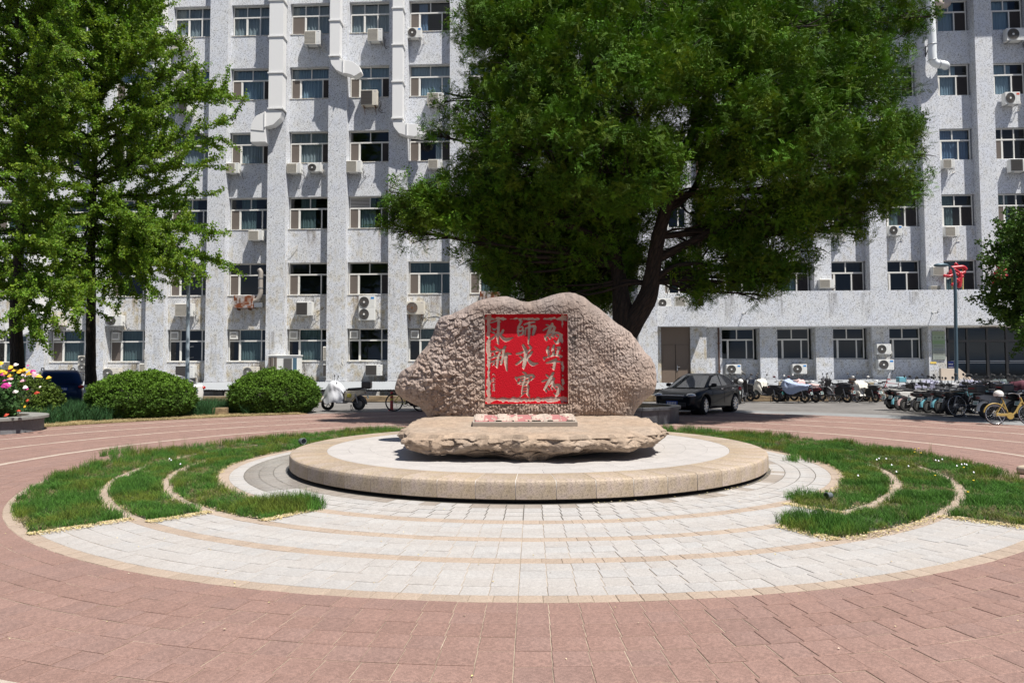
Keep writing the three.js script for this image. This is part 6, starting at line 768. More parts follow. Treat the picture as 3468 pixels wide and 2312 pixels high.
{
  const R = rng(66), bed = [];
  struct('planting_bed', [ringSheet(15.46, 24, 210 * DEG, 248 * DEG, -0.004)], MAT.soil);
  const inBed = (x, z) => { const r = Math.hypot(x - CX, z - CZ), a = (Math.atan2(x - CX, z - CZ) / DEG + 360) % 360; return r > 15.7 && r < 24 && a > 210 && a < 247 && z > -27.6; };
  const tall = []; for (let k = 0; k < 9000; k++) { const x = -26 + 19 * R(), z = -28.2 + 9 * R(), r = Math.hypot(x - CX, z - CZ); if (!inBed(x, z)) continue; const edge = r - 16.6 + 0.5 * noise(x * 1.3, z * 1.3); if (edge < 0 || x > -8.2) continue; if (r < 18.6 && noise(x * 1.1 + 4, z * 1.1) < 0.02) continue; tall.push([x, 0, z, 0.8 + 0.5 * R(), 0.9 + 0.5 * R()]); }
  for (const [x, y] of [[215, 1422], [222, 1422], [262, 1420], [270, 1420], [310, 1420], [318, 1418], [140, 1424], [133, 1424], [300, 1420]]) for (let q = 0; q < 3; q++) { const p = onGround(x + 6 * (R() - 0.5), y); tall.push([p.x, 0, p.z, 1.0, 1.4]); }
  scatter('bed_grass', [1, 2, 3].map(k => bladeTuft(k + 40, 22, 0.10, 0.46, 0.0065, 0.5)), leafMat(0.028, 0.085, 0.026, 0.2), tall, 'dense tall dark green strappy grass filling the bed between the domed shrubs', 'grass', 1, (r) => { const v = 0.6 + 0.7 * r(); return [v, v, v]; });
  const straw = []; for (let k = 0; k < 2600; k++) { const a = (211 + 36 * R()) * DEG, r = 15.5 + 1.7 * R() * R(); straw.push([CX + r * Math.sin(a), 0.0, CZ + r * Math.cos(a), 0.6 + 0.5 * R(), 0.25 + 0.3 * R()]); }
  scatter('straw', [1, 2].map(k => bladeTuft(k + 60, 14, 0.12, 0.14, 0.004, 1.6)), std(lin(0.36, 0.29, 0.16), 0.95), straw, 'dry yellow straw littering the front edge of the planting bed', 'straw', 2, (r) => { const v = 0.7 + 0.5 * r(); return [v, v, v * 0.9]; });
  // lawn
  const lawn = [], dry = [], tallL = [];
  LAWNS.forEach(([r0, r1, f, t], li) => {
    const area = (t - f) * DEG * (r1 * r1 - r0 * r0) / 2, n = Math.round(area * 390);
    for (let k = 0; k < n; k++) { const a = (f + (t - f) * R()) * DEG, r = Math.sqrt(lerp((r0 - 0.012) ** 2, (r1 + 0.012) ** 2, R())), x = CX + r * Math.sin(a), z = CZ + r * Math.cos(a), d = Math.hypot(x, z); if (Math.hypot(x - 0.2, z + 12) < 3.9) continue; if (d > 14 && R() < 0.35) continue; const h = 0.75 + 0.5 * noise(x * 1.2, z * 1.2) + 0.35 * noise(x * 4, z * 4), bare = fbm(x * 0.9 + 3, z * 0.9, 4, 3); if (bare > 0.06 && R() < 0.6) { dry.push([x, 0.008, z, 0.9, 0.5]); continue; } const edgeIn = Math.min(r - r0, r1 - r), back = a > 70 * DEG && a < 290 * DEG && li === 2 && r > 6.7 ? 1.45 : 1; lawn.push([x, 0.006, z, 0.9 + 0.3 * R(), Math.max(0.45, h) * back * (edgeIn < 0.05 ? 1.05 : 1)]); if (back > 1 && R() < 0.006) tallL.push([x, 0, z, 0.7, 2.6]); }
  });
  const clump = (px, py, n, rr, h) => { const c = onGround(px, py); for (let k = 0; k < n; k++) { const a = R() * 6.283, q = Math.sqrt(R()) * rr; lawn.push([c.x + Math.cos(a) * q * 1.25, 0.006, c.z + Math.sin(a) * q, 1.1, h * (1.2 - 0.5 * q / rr) * (0.8 + 0.4 * R())]); } };
  clump(960, 1722, 150, 0.36, 1.55); clump(890, 1728, 80, 0.3, 1.3); clump(2760, 1778, 110, 0.26, 1.6); clump(2800, 1795, 100, 0.3, 1.3); clump(2730, 1690, 60, 0.2, 1.2); clump(1030, 1722, 50, 0.16, 1.8); clump(440, 1540, 70, 0.4, 1.7); clump(2780, 1560, 90, 0.5, 1.6); clump(3000, 1540, 60, 0.4, 1.5);
  scatter('lawn_grass', [1, 2, 3, 4].map(k => bladeTuft(k + 80, 15, 0.045, 0.115, 0.0022, 0.55)), leafMat(0.098, 0.195, 0.026, 0.3), lawn.concat(tallL), 'short green lawn grass in curved beds round the platform', 'grass', 3, (r, s) => { const v = 0.5 + 0.8 * r(), y = smooth(-0.15, 0.4, noise(s[0] * 1.7, s[2] * 1.7) + 0.4 * noise(s[0] * 5, s[2] * 5)); return [v * lerp(0.75, 1.5, y), v, v * 0.9]; });
  scatter('dry_grass', [5, 6].map(k => bladeTuft(k + 80, 14, 0.05, 0.08, 0.002, 1.1)), std(lin(0.20, 0.17, 0.075), 0.95), dry, 'dry yellowish patches in the lawn beds', 'grass', 4, (r) => { const v = 0.7 + 0.5 * r(); return [v, v, v]; });
  console.log('lawn', lawn.length, 'tall', tall.length);
  // fallen yellow blossom along the bed edges
  const pet = []; const edge = (f, n) => { for (let k = 0; k < n; k++) { const [r, a, s] = f(R()), q = (R() + R() + R() - 1.5) * s, q2 = (R() - 0.5) * 0.05; pet.push([CX + (r + q) * Math.sin(a) + q2, 0.004 + 0.012 * R() * (Math.abs(q) < 0.03 ? 1 : 0.3), CZ + (r + q) * Math.cos(a) + q2, 0.6 + 0.7 * R()]); } };
  for (const [r0, r1, f, t] of LAWNS) { for (const [ang, dir] of [[f, -1], [t, 1]]) for (let k = 0; k < 1500; k++) { const r = lerp(r0 - 0.06, r1 + 0.06, R()), a = (ang + dir * (R() * R() * 1.9 - 0.3)) * DEG * 1; pet.push([CX + r * Math.sin(a), 0.003 + 0.006 * R(), CZ + r * Math.cos(a), 0.6 + 0.7 * R()]); } edge(u => [r0 - 0.02, lerp(t, t - 60, u) * DEG, 0.05], 260); edge(u => [r1 + 0.01, lerp(t, t - 30, u) * DEG, 0.04], 150); edge(u => [r0 - 0.01, lerp(f, f + 60, u) * DEG, 0.05], 240); edge(u => [r1 + 0.01, lerp(f, f + 40, u) * DEG, 0.05], 160); }
  edge(u => [4.87, lerp(-30, -150, u) * DEG, 0.07], 900); edge(u => [4.87, lerp(40, 140, u) * DEG, 0.07], 800); edge(u => [3.9, lerp(10, 80, u) * DEG, 0.03], 60); edge(u => [6.18, lerp(42, 26, u) * DEG, 0.06], 500);
  for (let k = 0; k < 140; k++) { const a = (R() - 0.5) * 1.6, r = 4.2 + 4.2 * R(); pet.push([CX + r * Math.sin(a), 0.004, CZ + r * Math.cos(a), 0.5 + 0.6 * R()]); }
  const pg = leafGeo([[V(-0.009, 0.004, 0), V(0.018, 0.003, 0), V(0, 0.003, 0.005)], [V(-0.004, 0.006, -0.008), V(0.009, -0.002, 0.014), V(0.005, 0.003, -0.002)]]);
  scatter('fallen_blossom', [pg], std(lin(0.62, 0.53, 0.29), 0.9), pet, 'small fallen yellow blossoms lining the edges of the lawn beds', 'blossom', 5, (r) => { const v = 0.7 + 0.4 * r(); return [v, v * (0.9 + 0.15 * r()), v * (0.7 + 0.6 * r())]; });
  // flowers in the lawn
  const fg = { w: merge([new THREE.CircleGeometry(0.011, 7).rotateX(-1.0), new THREE.CircleGeometry(0.008, 6).rotateX(-0.5).translate(0, 0.008, 0)]), y: merge([new THREE.SphereGeometry(0.013, 7, 5).scale(1, 0.5, 1)]) };
  const wf = [[3170, 1558], [3180, 1560], [3258, 1572], [3268, 1571], [3275, 1573], [2978, 1552], [2970, 1556], [3002, 1553], [3021, 1574], [3078, 1578], [3037, 1597], [2907, 1610], [3242, 1577], [3299, 1599], [3192, 1555], [573, 1553], [579, 1558], [610, 1571]], yf = [[3098, 1530], [3120, 1533], [3112, 1518], [3168, 1609], [3279, 1665], [3100, 1521], [3265, 1582], [3298, 1626]];
  const fm = { w: std(lin(0.75, 0.75, 0.78), 0.7), y: std(lin(0.78, 0.55, 0.02), 0.7) }; const put = (l, k, nm, c) => l.forEach(([x, y]) => { const p = onGround(x, y, 0.13), t = tag(new THREE.Group(), `tiny ${c} flower in the ${x < 1734 ? 'left' : 'right'} lawn`, 'flower', `${c} flowers in the ${x < 1734 ? 'left' : 'right'} lawn`); t.name = numbered(nm); t.position.set(p.x, 0, p.z); scene.add(t); part('petals', fg[k], fm[k], t).position.y = 0.13; part('stem', bar([0, 0, 0], [0, 0.125, 0], 0.003, 5), std(lin(0.06, 0.13, 0.03), 0.9), t); });
  put(wf, 'w', 'white_flower', 'white'); put(yf, 'y', 'yellow_flower', 'yellow');
}
// ---------------------------------------------------------------- wheels shared by vehicles
const spokesRim = (R, n, w, z) => { const l = []; for (let k = 0; k < n; k++) { const a = k / n * 6.2832, g = new RoundedBoxGeometry(R * 0.74, w, 0.03, 1, 0.008).translate(R * 0.52, 0, z).rotateZ(a); l.push(g); } l.push(cylZ(R * 0.2, 0.05, 16, 0, 0, z)); return l; };
function carWheel(parent, x, z, R, wide, side, steer = 0) {
  const g = part('wheel', memo('tyre' + R + wide, () => merge([new THREE.TorusGeometry(R - 0.075, 0.078, 10, 36).scale(1, 1, wide / 0.156), new THREE.CylinderGeometry(R - 0.002, R - 0.002, wide * 0.72, 40, 1, true).rotateX(Math.PI / 2)])), MAT.rubber, parent); g.position.set(x, R, z); g.rotation.y = steer + (side < 0 ? 0 : 0);
  part('rim', memo('rim' + R + side, () => merge([...spokesRim(R - 0.07, 10, 0.045, side * 0.085), new THREE.TorusGeometry(R - 0.095, 0.016, 8, 32).translate(0, 0, side * 0.085)])), MAT.chrome, g);
  part('hub_well', memo('well' + R, () => cylZ(R - 0.1, 0.06, 24)), MAT.dark, g); return g;
}
// a car: side profile with wheel arches, rounded over in plan and section; forward is +x
function car(name, label, cat, pos, turn, o) {
  const t = thing(name, label, cat, pos, turn), L = o.L, hwid = o.W / 2, R = o.R, paint = new THREE.MeshPhysicalMaterial({ color: o.color, roughness: 0.3, metalness: o.metal ?? 0, clearcoat: 0.2, specularIntensity: 0.3, clearcoatRoughness: 0.04, side: THREE.DoubleSide });
  const [fx, rx] = o.axles, sh = new THREE.Shape(), ar = R + 0.045;
  const plan = (x) => { const u = Math.abs(x) / (L / 2); return hwid * (1 - 0.16 * Math.pow(u, 4.5) - 0.10 * Math.pow(u, 14)); };
  sh.moveTo(...o.low[0]); for (const p of o.low.slice(1)) sh.lineTo(...p);            // over the top, front to rear
  sh.lineTo(-L / 2 + 0.06, 0.32); sh.lineTo(-L / 2 + 0.16, 0.22);
  sh.lineTo(rx - ar, 0.2); sh.absarc(rx, R, ar, Math.PI + Math.asin((R - 0.2) / ar), -Math.asin((R - 0.2) / ar), true); sh.lineTo(fx - ar, 0.2); sh.absarc(fx, R, ar, Math.PI + Math.asin((R - 0.2) / ar), -Math.asin((R - 0.2) / ar), true); sh.lineTo(L / 2 - 0.18, 0.2); sh.lineTo(L / 2 - 0.03, 0.34);
  const bev = 0.09, g = new THREE.ExtrudeGeometry(sh, { depth: o.W - 2 * bev, steps: 10, bevelEnabled: true, bevelSize: bev, bevelThickness: bev, bevelOffset: -bev, bevelSegments: 4, curveSegments: 14 }).translate(0, 0, -(o.W - 2 * bev) / 2);
  { const p = g.attributes.position; for (let i = 0; i < p.count; i++) { const x = p.getX(i), y = p.getY(i), k = plan(x) / hwid * (1 - 0.05 * smooth(0.62, 0.25, y) - 0.06 * smooth(0.62, 1.0, y)); p.setZ(i, p.getZ(i) * k); const zz = p.getZ(i) / hwid; p.setX(i, x * (1 - 0.055 * zz * zz * smooth(0.6, 1, Math.abs(x) / (L / 2)))); } }
  part('body', [toCreasedNormals(mUV(g), 0.6)], paint, t);
  // cabin
  const cs = new THREE.Shape(o.cab.map(p => new THREE.Vector2(...p))), yb = o.cab[0][1], yt = Math.max(...o.cab.map(p => p[1])), wAt = y => (hwid - 0.10) - (y - yb) * o.tumble;
  const cg = new THREE.ExtrudeGeometry(cs, { depth: 2 * (hwid - 0.10) - 0.16, steps: 6, bevelEnabled: true, bevelSize: 0.07, bevelThickness: 0.08, bevelOffset: -0.07, bevelSegments: 4, curveSegments: 4 }).translate(0, 0, -(hwid - 0.18));
  { const p = cg.attributes.position; for (let i = 0; i < p.count; i++) { const y = p.getY(i), z = p.getZ(i); p.setZ(i, z * wAt(y) / (hwid - 0.10)); const zz = Math.abs(z) / hwid; p.setX(i, p.getX(i) * (1 - 0.05 * zz * zz * zz)); } }
  part('cabin', [toCreasedNormals(mUV(cg), 0.6)], paint, t);
  const flat = (pts, s) => { const gg = new THREE.ShapeGeometry(new THREE.Shape(pts.map(p => new THREE.Vector2(...p)))), p = gg.attributes.position; for (let i = 0; i < p.count; i++) p.setZ(i, s * (wAt(p.getY(i)) + 0.004)); gg.computeVertexNormals(); return gg; };
  for (const s of [-1, 1]) for (const w of o.windows) part('side_window', [flat(w, s)], MAT.glassDark, t);
  const sheetQ = (x0, y0, x1, y1, k0, k1, off, arc = 0.10) => { const P = [], I = [], n = 14; const l = Math.hypot(x1 - x0, y1 - y0), nx = -(y1 - y0) / l * off, ny = (x1 - x0) / l * off; for (let i = 0; i <= n; i++) for (const [x, y, k] of [[x0, y0, k0], [x1, y1, k1]]) { const z = (i / n - 0.5) * 2, w = wAt(y) * k; P.push((x + nx) - Math.sign(x) * 0.045 * z * z * z * z, y + ny, z * w); } for (let i = 0; i < n; i++) I.push(2 * i, 2 * i + 1, 2 * i + 2, 2 * i + 1, 2 * i + 3, 2 * i + 2); const gg = new THREE.BufferGeometry(); gg.setAttribute('position', new THREE.Float32BufferAttribute(P, 3)); gg.setIndex(I); gg.computeVertexNormals(); return gg; };
  part('windscreen', [sheetQ(...o.front, 0.90, 0.84, -0.012)], MAT.glassDark, t); part('rear_window', [sheetQ(...o.rear, 0.88, 0.82, 0.012)], MAT.glassDark, t);
  for (const s of [-1, 1]) {
    carWheel(t, fx, s * (hwid - 0.13), R, 0.21, s, o.steer ?? 0); carWheel(t, rx, s * (hwid - 0.13), R, 0.21, s);
    part('wheel_well', [cylZ(ar - 0.01, 0.34, 22, fx, R, s * (hwid - 0.30)), cylZ(ar - 0.01, 0.34, 22, rx, R, s * (hwid - 0.30))][0], MAT.black, t); part('wheel_well', cylZ(ar - 0.01, 0.34, 22, rx, R, s * (hwid - 0.30)), MAT.black, t);
    const m = part('mirror', [rbox(0.12, 0.13, 0.2, 0.05, o.mirror[0], o.mirror[1], s * (wAt(o.mirror[1]) + 0.15)), bar([o.mirror[0], o.mirror[1] - 0.04, s * wAt(o.mirror[1])], [o.mirror[0], o.mirror[1] - 0.03, s * (wAt(o.mirror[1]) + 0.1)], 0.025)], paint, t);
    for (const h of o.handles) part('door_handle', [rbox(0.2, 0.035, 0.035, 0.014, h, o.hy, s * (plan(h) * 0.955 + 0.012))], MAT.chrome, t);
    part('headlight', [ball(0.16, L / 2 - 0.23, o.lampY, s * (hwid - 0.27), 1.5, 0.5, 1.0)], new THREE.MeshPhysicalMaterial({ color: lin(0.5, 0.52, 0.55), roughness: 0.08, metalness: 0.6, clearcoat: 1 }), t);
    part('tail_light', [ball(0.13, -L / 2 + (o.tailX ?? 0.17), o.tailY, s * (hwid - 0.20), 0.9, 0.6, 0.9)], std(lin(0.38, 0.012, 0.012), 0.15), t);
    part('door_seam', [box(0.008, 0.55, 0.006, o.seam[0], 0.62, s * (plan(o.seam[0]) * 0.985)), box(0.008, 0.55, 0.006, o.seam[1], 0.62, s * (plan(o.seam[1]) * 0.985))], MAT.black, t);
  }
  part('grille', [rbox(0.05, 0.13, 0.8, 0.02, L / 2 - 0.035, 0.60, 0), rbox(0.05, 0.16, 1.0, 0.02, L / 2 - 0.03, 0.36, 0)], MAT.black, t); part('chrome_strip', [rbox(0.03, 0.03, 0.9, 0.01, L / 2 - 0.02, 0.68, 0)], MAT.chrome, t);
  for (const e of [1, -1]) { const p = part('number_plate', [rbox(0.02, 0.13, 0.42, 0.006, e * (L / 2 - (e > 0 ? -0.008 : -0.012)), e > 0 ? 0.42 : (o.plateY ?? 0.72), 0)], std(lin(0.02, 0.08, 0.40), 0.4), t); part('plate_lettering', [-0.15, -0.09, -0.03, 0.03, 0.09, 0.15].map(z => box(0.006, 0.08, 0.036, e * (L / 2 + (e > 0 ? 0.022 : 0.026)), e > 0 ? 0.42 : (o.plateY ?? 0.72), z)), MAT.white, p); }
  if (o.rails) for (const s of [-1, 1]) part('roof_rail', [tube([[0.75, yt + 0.0, s * 0.56], [0.6, yt + 0.06, s * 0.56], [-0.9, yt + 0.06, s * 0.56], [-1.15, yt - 0.02, s * 0.56]], 0.022, 24, 6)], MAT.black, t);
  part('underbody', [span(-L / 2 + 0.3, L / 2 - 0.3, 0.16, 0.3, -hwid + 0.25, hwid - 0.25)], MAT.black, t);
  return t;
}
const sedan = { L: 4.5, W: 1.76, R: 0.32, axles: [1.35, -1.32], low: [[2.21, 0.42], [2.22, 0.62], [2.08, 0.72], [1.6, 0.84], [1.05, 0.93], [0.4, 0.955], [-0.9, 0.99], [-1.7, 1.03], [-2.12, 1.01], [-2.2, 0.94], [-2.22, 0.62]], cab: [[1.22, 0.88], [0.78, 1.10], [0.28, 1.345], [-0.12, 1.425], [-0.55, 1.435], [-0.98, 1.385], [-1.45, 1.20], [-1.92, 0.98], [-1.8, 0.9]], tumble: 0.36, windows: [[[0.92, 0.985], [0.36, 1.29], [0.02, 1.36], [-0.18, 1.375], [-0.22, 0.985]], [[-0.30, 0.985], [-0.28, 1.378], [-0.62, 1.375], [-0.98, 1.31], [-1.25, 1.17], [-1.38, 1.02]]], front: [1.18, 0.925, 0.32, 1.34], rear: [-1.84, 1.02, -1.06, 1.37], mirror: [0.72, 1.02], handles: [-0.05, -1.08], hy: 0.88, lampY: 0.68, tailY: 0.86, seam: [-0.25, 0.78] };
{
  const along = (a, b) => Math.atan2(-(b.z - a.z), b.x - a.x);
  car('black_sedan', 'black sedan parked diagonally right of the boulder, nose toward the planter', 'car', V(6.98, 0, -25.35), Math.atan2(-0.77, -0.64), { ...sedan, color: lin(0.005, 0.007, 0.010), steer: 0.12 });
  car('dark_car', 'dark car behind the boulder, only its low black end showing', 'car', V(-1.95, 0, -27.2), Math.PI + 0.06, { ...sedan, color: lin(0.01, 0.01, 0.012) });
  car('white_car', 'white car mostly hidden behind the left domed shrub and lamp pole', 'car', V(-16.1, 0, -30.8), Math.PI - 0.40, { ...sedan, color: lin(0.62, 0.63, 0.64), metal: 0 });
  const suv = { L: 4.62, W: 1.82, R: 0.36, axles: [1.42, -1.25], low: [[2.26, 0.5], [2.28, 0.75], [2.12, 0.9], [1.6, 1.02], [1.05, 1.09], [0, 1.1], [-1.5, 1.13], [-2.18, 1.12], [-2.26, 1.0], [-2.27, 0.6]], cab: [[1.18, 1.05], [0.62, 1.4], [0.25, 1.6], [-0.3, 1.675], [-1.2, 1.675], [-1.85, 1.64], [-2.05, 1.5], [-2.22, 1.1], [-2.1, 1.05]], tumble: 0.30, windows: [[[0.92, 1.13], [0.32, 1.52], [-0.08, 1.58], [-0.12, 1.13]], [[-0.2, 1.13], [-0.18, 1.585], [-0.98, 1.58], [-1.02, 1.13]], [[-1.1, 1.13], [-1.06, 1.57], [-1.62, 1.52], [-1.86, 1.22], [-1.8, 1.15]]], front: [1.12, 1.11, 0.3, 1.6], rear: [-2.16, 1.15, -1.92, 1.58], mirror: [0.72, 1.16], handles: [-0.02, -0.95], hy: 0.98, lampY: 0.86, tailY: 0.95, tailX: 0.1, seam: [-0.16, 0.8], rails: true, plateY: 0.86 };
  car('blue_suv', 'dark blue estate car with roof rails parked behind the rose bushes', 'car', V(-20.35, 0, -30.4), Math.atan2(0.80, -0.62), { ...suv, color: lin(0.008, 0.028, 0.085), metal: 0.3 });
}
// ---------------------------------------------------------------- street lamps and bollard
function lamp(label, px, yb, z, pts, hx, hy, hl, col) {
  const b = atZ(px, yb, z), t = thing('street_lamp', label, 'street lamp', V(b.x, 0, z)), m = std(col, 0.45, { metalness: 0.3 }), P = pts.map(([x, y]) => atZ(x, y, z).sub(t.position)); P[0].y = 0;
  part('pole', [taperTube(P, P.map((_, i) => lerp(0.078, 0.045, i / (P.length - 1))), 12, 0, 1, 8), cyl(0.14, 0.16, 0.1, 14, 0, 0.05, 0)], m, t); const h = atZ(hx, hy, z).sub(t.position);
  part('lamp_head', [ball(1, h.x, h.y, 0, hl, 0.09, 0.17, 18)], m, t); part('lens', [ball(1, h.x + 0.0, h.y - 0.035, 0, hl * 0.75, 0.07, 0.12, 16)], std(lin(0.5, 0.52, 0.55), 0.2), t);
  return t;
}
{ const l = lamp('blue-grey street lamp at left, its head arching right above the domed shrub', 634, 1380, -27.2, [[634, 1400], [634, 1250], [636, 1100], [637, 1000], [640, 950], [648, 930], [662, 921], [676, 920]], 677, 922, 0.34, lin(0.36, 0.43, 0.49)); const k = 27.2 / 2300; part('bracket', [bar([-0.02, atZ(634, 1175, -27.2).y, 0], [0.2, atZ(634, 1173, -27.2).y, 0], 0.014), bar([-0.02, atZ(634, 1213, -27.2).y, 0], [0.2, atZ(634, 1210, -27.2).y, 0], 0.014)], MAT.steel, l); }
lamp('dark teal street lamp at right, its head arching left before the red characters', 3240, 1380, -29.5, [[3240, 1400], [3240, 1250], [3238, 1100], [3236, 980], [3234, 930], [3226, 908], [3212, 900], [3195, 897]], 3188, 898, 0.32, lin(0.075, 0.12, 0.15));
{ const p = onGround(1326, 1390), t = thing('bollard', 'slim red and yellow striped bollard standing beside the bicycle', 'bollard', p), r = std(lin(0.50, 0.03, 0.03), 0.45), y = std(lin(0.7, 0.5, 0.06), 0.45); part('post', [cyl(0.055, 0.065, 0.75, 14, 0, 0.375, 0), cyl(0.12, 0.14, 0.04, 14, 0, 0.02, 0)], r, t); for (const h of [0.45, 0.62]) part('reflective_band', cyl(0.061, 0.063, 0.08, 14, 0, h, 0), y, t); }
// ---------------------------------------------------------------- scooters and bicycles; forward is +x
const C_ = (r, g, b, k = 0.4) => memo(['col', r, g, b, k].join(), () => std(lin(r, g, b), k));
const sgeo = {
  tyre: merge([new THREE.TorusGeometry(0.19, 0.055, 8, 26)]), rim: merge([new THREE.TorusGeometry(0.145, 0.014, 6, 22), ...[0, 1, 2, 3, 4].map(k => new RoundedBoxGeometry(0.13, 0.028, 0.03, 1, 0.006).translate(0.075, 0, 0).rotateZ(k * 1.2566)), cylZ(0.045, 0.1, 12)]), hubMotor: cylZ(0.135, 0.09, 22),
  fork: merge([bar([0, 0, 0.07], [-0.16, 0.52, 0.05], 0.02), bar([0, 0, -0.07], [-0.16, 0.52, -0.05], 0.02), bar([-0.16, 0.5, 0], [-0.26, 0.92, 0], 0.024)]),
  bars: merge([tube([[0.03, 0.0, -0.33], [-0.02, 0.03, -0.2], [0, 0, -0.06], [0, 0, 0.06], [-0.02, 0.03, 0.2], [0.03, 0, 0.33]].map(([x, y, z]) => [x - 0.02, y, z]), 0.014, 30, 6), cylZ(0.02, 0.11, 8, 0.0, 0.0, 0.31), cylZ(0.02, 0.11, 8, 0, 0, -0.31)]),
  dash: merge([rbox(0.14, 0.12, 0.2, 0.04, 0.05, 0.0, 0)]), lampHead: ball(0.075, 0.12, -0.03, 0, 0.7, 1, 1),
  mirrorStem: [-1, 1].map(s => bar([0, 0.02, s * 0.22], [-0.05, 0.24, s * 0.33], 0.007)), mirror: [-1, 1].map(s => ball(0.07, -0.05, 0.27, s * 0.36, 0.25, 0.75, 1)),
  shield: (() => { const sh = new THREE.Shape([[-0.02, 0], [0.08, 0.16], [0.03, 0.42], [-0.06, 0.66], [-0.12, 0.65], [-0.06, 0.38], [-0.06, 0.12], [-0.14, 0]].map(p => new THREE.Vector2(...p))); const g = new THREE.ExtrudeGeometry(sh, { depth: 0.26, steps: 4, bevelEnabled: true, bevelSize: 0.03, bevelThickness: 0.05, bevelSegments: 3 }).translate(0, 0, -0.13); const p = g.attributes.position; for (let i = 0; i < p.count; i++) { const z = p.getZ(i); p.setX(i, p.getX(i) - 1.2 * z * z); } g.computeVertexNormals(); return g; })(),
  floor: merge([rbox(0.42, 0.07, 0.26, 0.025)]),
  rearBody: (() => { const sh = new THREE.Shape([[0.30, 0.02], [0.32, 0.26], [0.22, 0.34], [-0.3, 0.38], [-0.44, 0.36], [-0.40, 0.28], [-0.14, 0.20], [0.0, 0.10], [0.1, 0.0]].map(p => new THREE.Vector2(...p))); const g = new THREE.ExtrudeGeometry(sh, { depth: 0.09, steps: 2, bevelEnabled: true, bevelSize: 0.03, bevelThickness: 0.05, bevelSegments: 3 }).translate(0, 0, -0.045); return g; })(),
  seat: (() => { const g = new RoundedBoxGeometry(0.60, 0.09, 0.22, 3, 0.04), p = g.attributes.position; for (let i = 0; i < p.count; i++) { const x = p.getX(i); p.setY(i, p.getY(i) + (x < -0.05 ? 0.03 : 0)); p.setZ(i, p.getZ(i) * (x > 0.15 ? 0.75 : 1)); } g.computeVertexNormals(); return g; })(),
  fender: new THREE.TorusGeometry(0.265, 0.05, 6, 16, 2.1).scale(1, 1, 1.1), swing: merge([bar([0, 0, 0.08], [0.42, 0.1, 0.09], 0.022), bar([0, 0, -0.08], [0.42, 0.1, -0.09], 0.022)]), shock: merge([bar([0, 0, 0.1], [0.1, 0.36, 0.1], 0.022), bar([0, 0, -0.1], [0.1, 0.36, -0.1], 0.022), ...[0, 1, 2, 3, 4].flatMap(k => [-0.1, 0.1].map(z => new THREE.TorusGeometry(0.034, 0.007, 4, 10).rotateX(1.57).translate(0.02 + k * 0.016, 0.08 + k * 0.05, z)))]),
  plate: rbox(0.012, 0.13, 0.2, 0.004), plateBar: merge([box(0.006, 0.05, 0.035, -0.009, -0.02, -0.05), box(0.006, 0.05, 0.035, -0.009, -0.02, 0), box(0.006, 0.05, 0.035, -0.009, -0.02, 0.05), box(0.006, 0.02, 0.14, -0.009, 0.04, 0)]), tail: rbox(0.04, 0.05, 0.13, 0.018), stand: merge([bar([0, 0.2, 0.05], [-0.05, 0, 0.16], 0.013), bar([0, 0.2, -0.05], [-0.05, 0, -0.16], 0.013), bar([-0.05, 0.01, -0.18], [-0.05, 0.01, 0.18], 0.012)]), rack: merge([bar([0.1, 0, 0.1], [-0.28, 0.02, 0.09], 0.011), bar([0.1, 0, -0.1], [-0.28, 0.02, -0.09], 0.011), bar([-0.28, 0.02, -0.09], [-0.28, 0.02, 0.09], 0.011), bar([-0.1, 0.01, -0.1], [-0.1, 0.01, 0.1], 0.011)]),
  trunk: merge([rbox(0.42, 0.30, 0.44, 0.06)]), trunkBand: merge([rbox(0.03, 0.04, 0.26, 0.01, -0.212, 0.02, 0)]), helmet: ball(0.13, 0, 0, 0, 1.1, 0.9, 0.95),
};
const cloth = (pts, seed, sag = 0.05) => {                         // a draped sheet over a row of ribs: pts = [x, topY, halfWidth, drop]
  const n = 22, P = [], I = [], c = new THREE.CatmullRomCurve3(pts.map(p => V(p[0], p[1], 0))), w = new THREE.CatmullRomCurve3(pts.map(p => V(p[2], p[3], 0))), m = pts.length * 5;
  for (let i = 0; i <= m; i++) { const a = c.getPoint(i / m), b = w.getPoint(i / m); for (let j = 0; j <= n; j++) { const u = (j / n - 0.5) * 2, s = Math.sign(u), q = Math.abs(u), f = 0.03 * noise(a.x * 9 + seed, u * 5, 3) + 0.02 * Math.sin(u * 17 + a.x * 6 + seed), top = Math.min(1, q / 0.4), z = s * b.x * (top + 0.1 * Math.max(0, q - 0.4)) + f, y = a.y - (q > 0.4 ? (q - 0.4) / 0.6 * b.y : 0.05 * top * top) + f; P.push(a.x + f, y, z); if (i < m && j < n) { const k = i * (n + 1) + j; I.push(k, k + n + 1, k + 1, k + 1, k + n + 1, k + n + 2); } } }
  const g = new THREE.BufferGeometry(); g.setAttribute('position', new THREE.Float32BufferAttribute(P, 3)); g.setIndex(I); g.computeVertexNormals(); return g;
};
const GR_SC = 'scooters and electric bikes parked before the building';
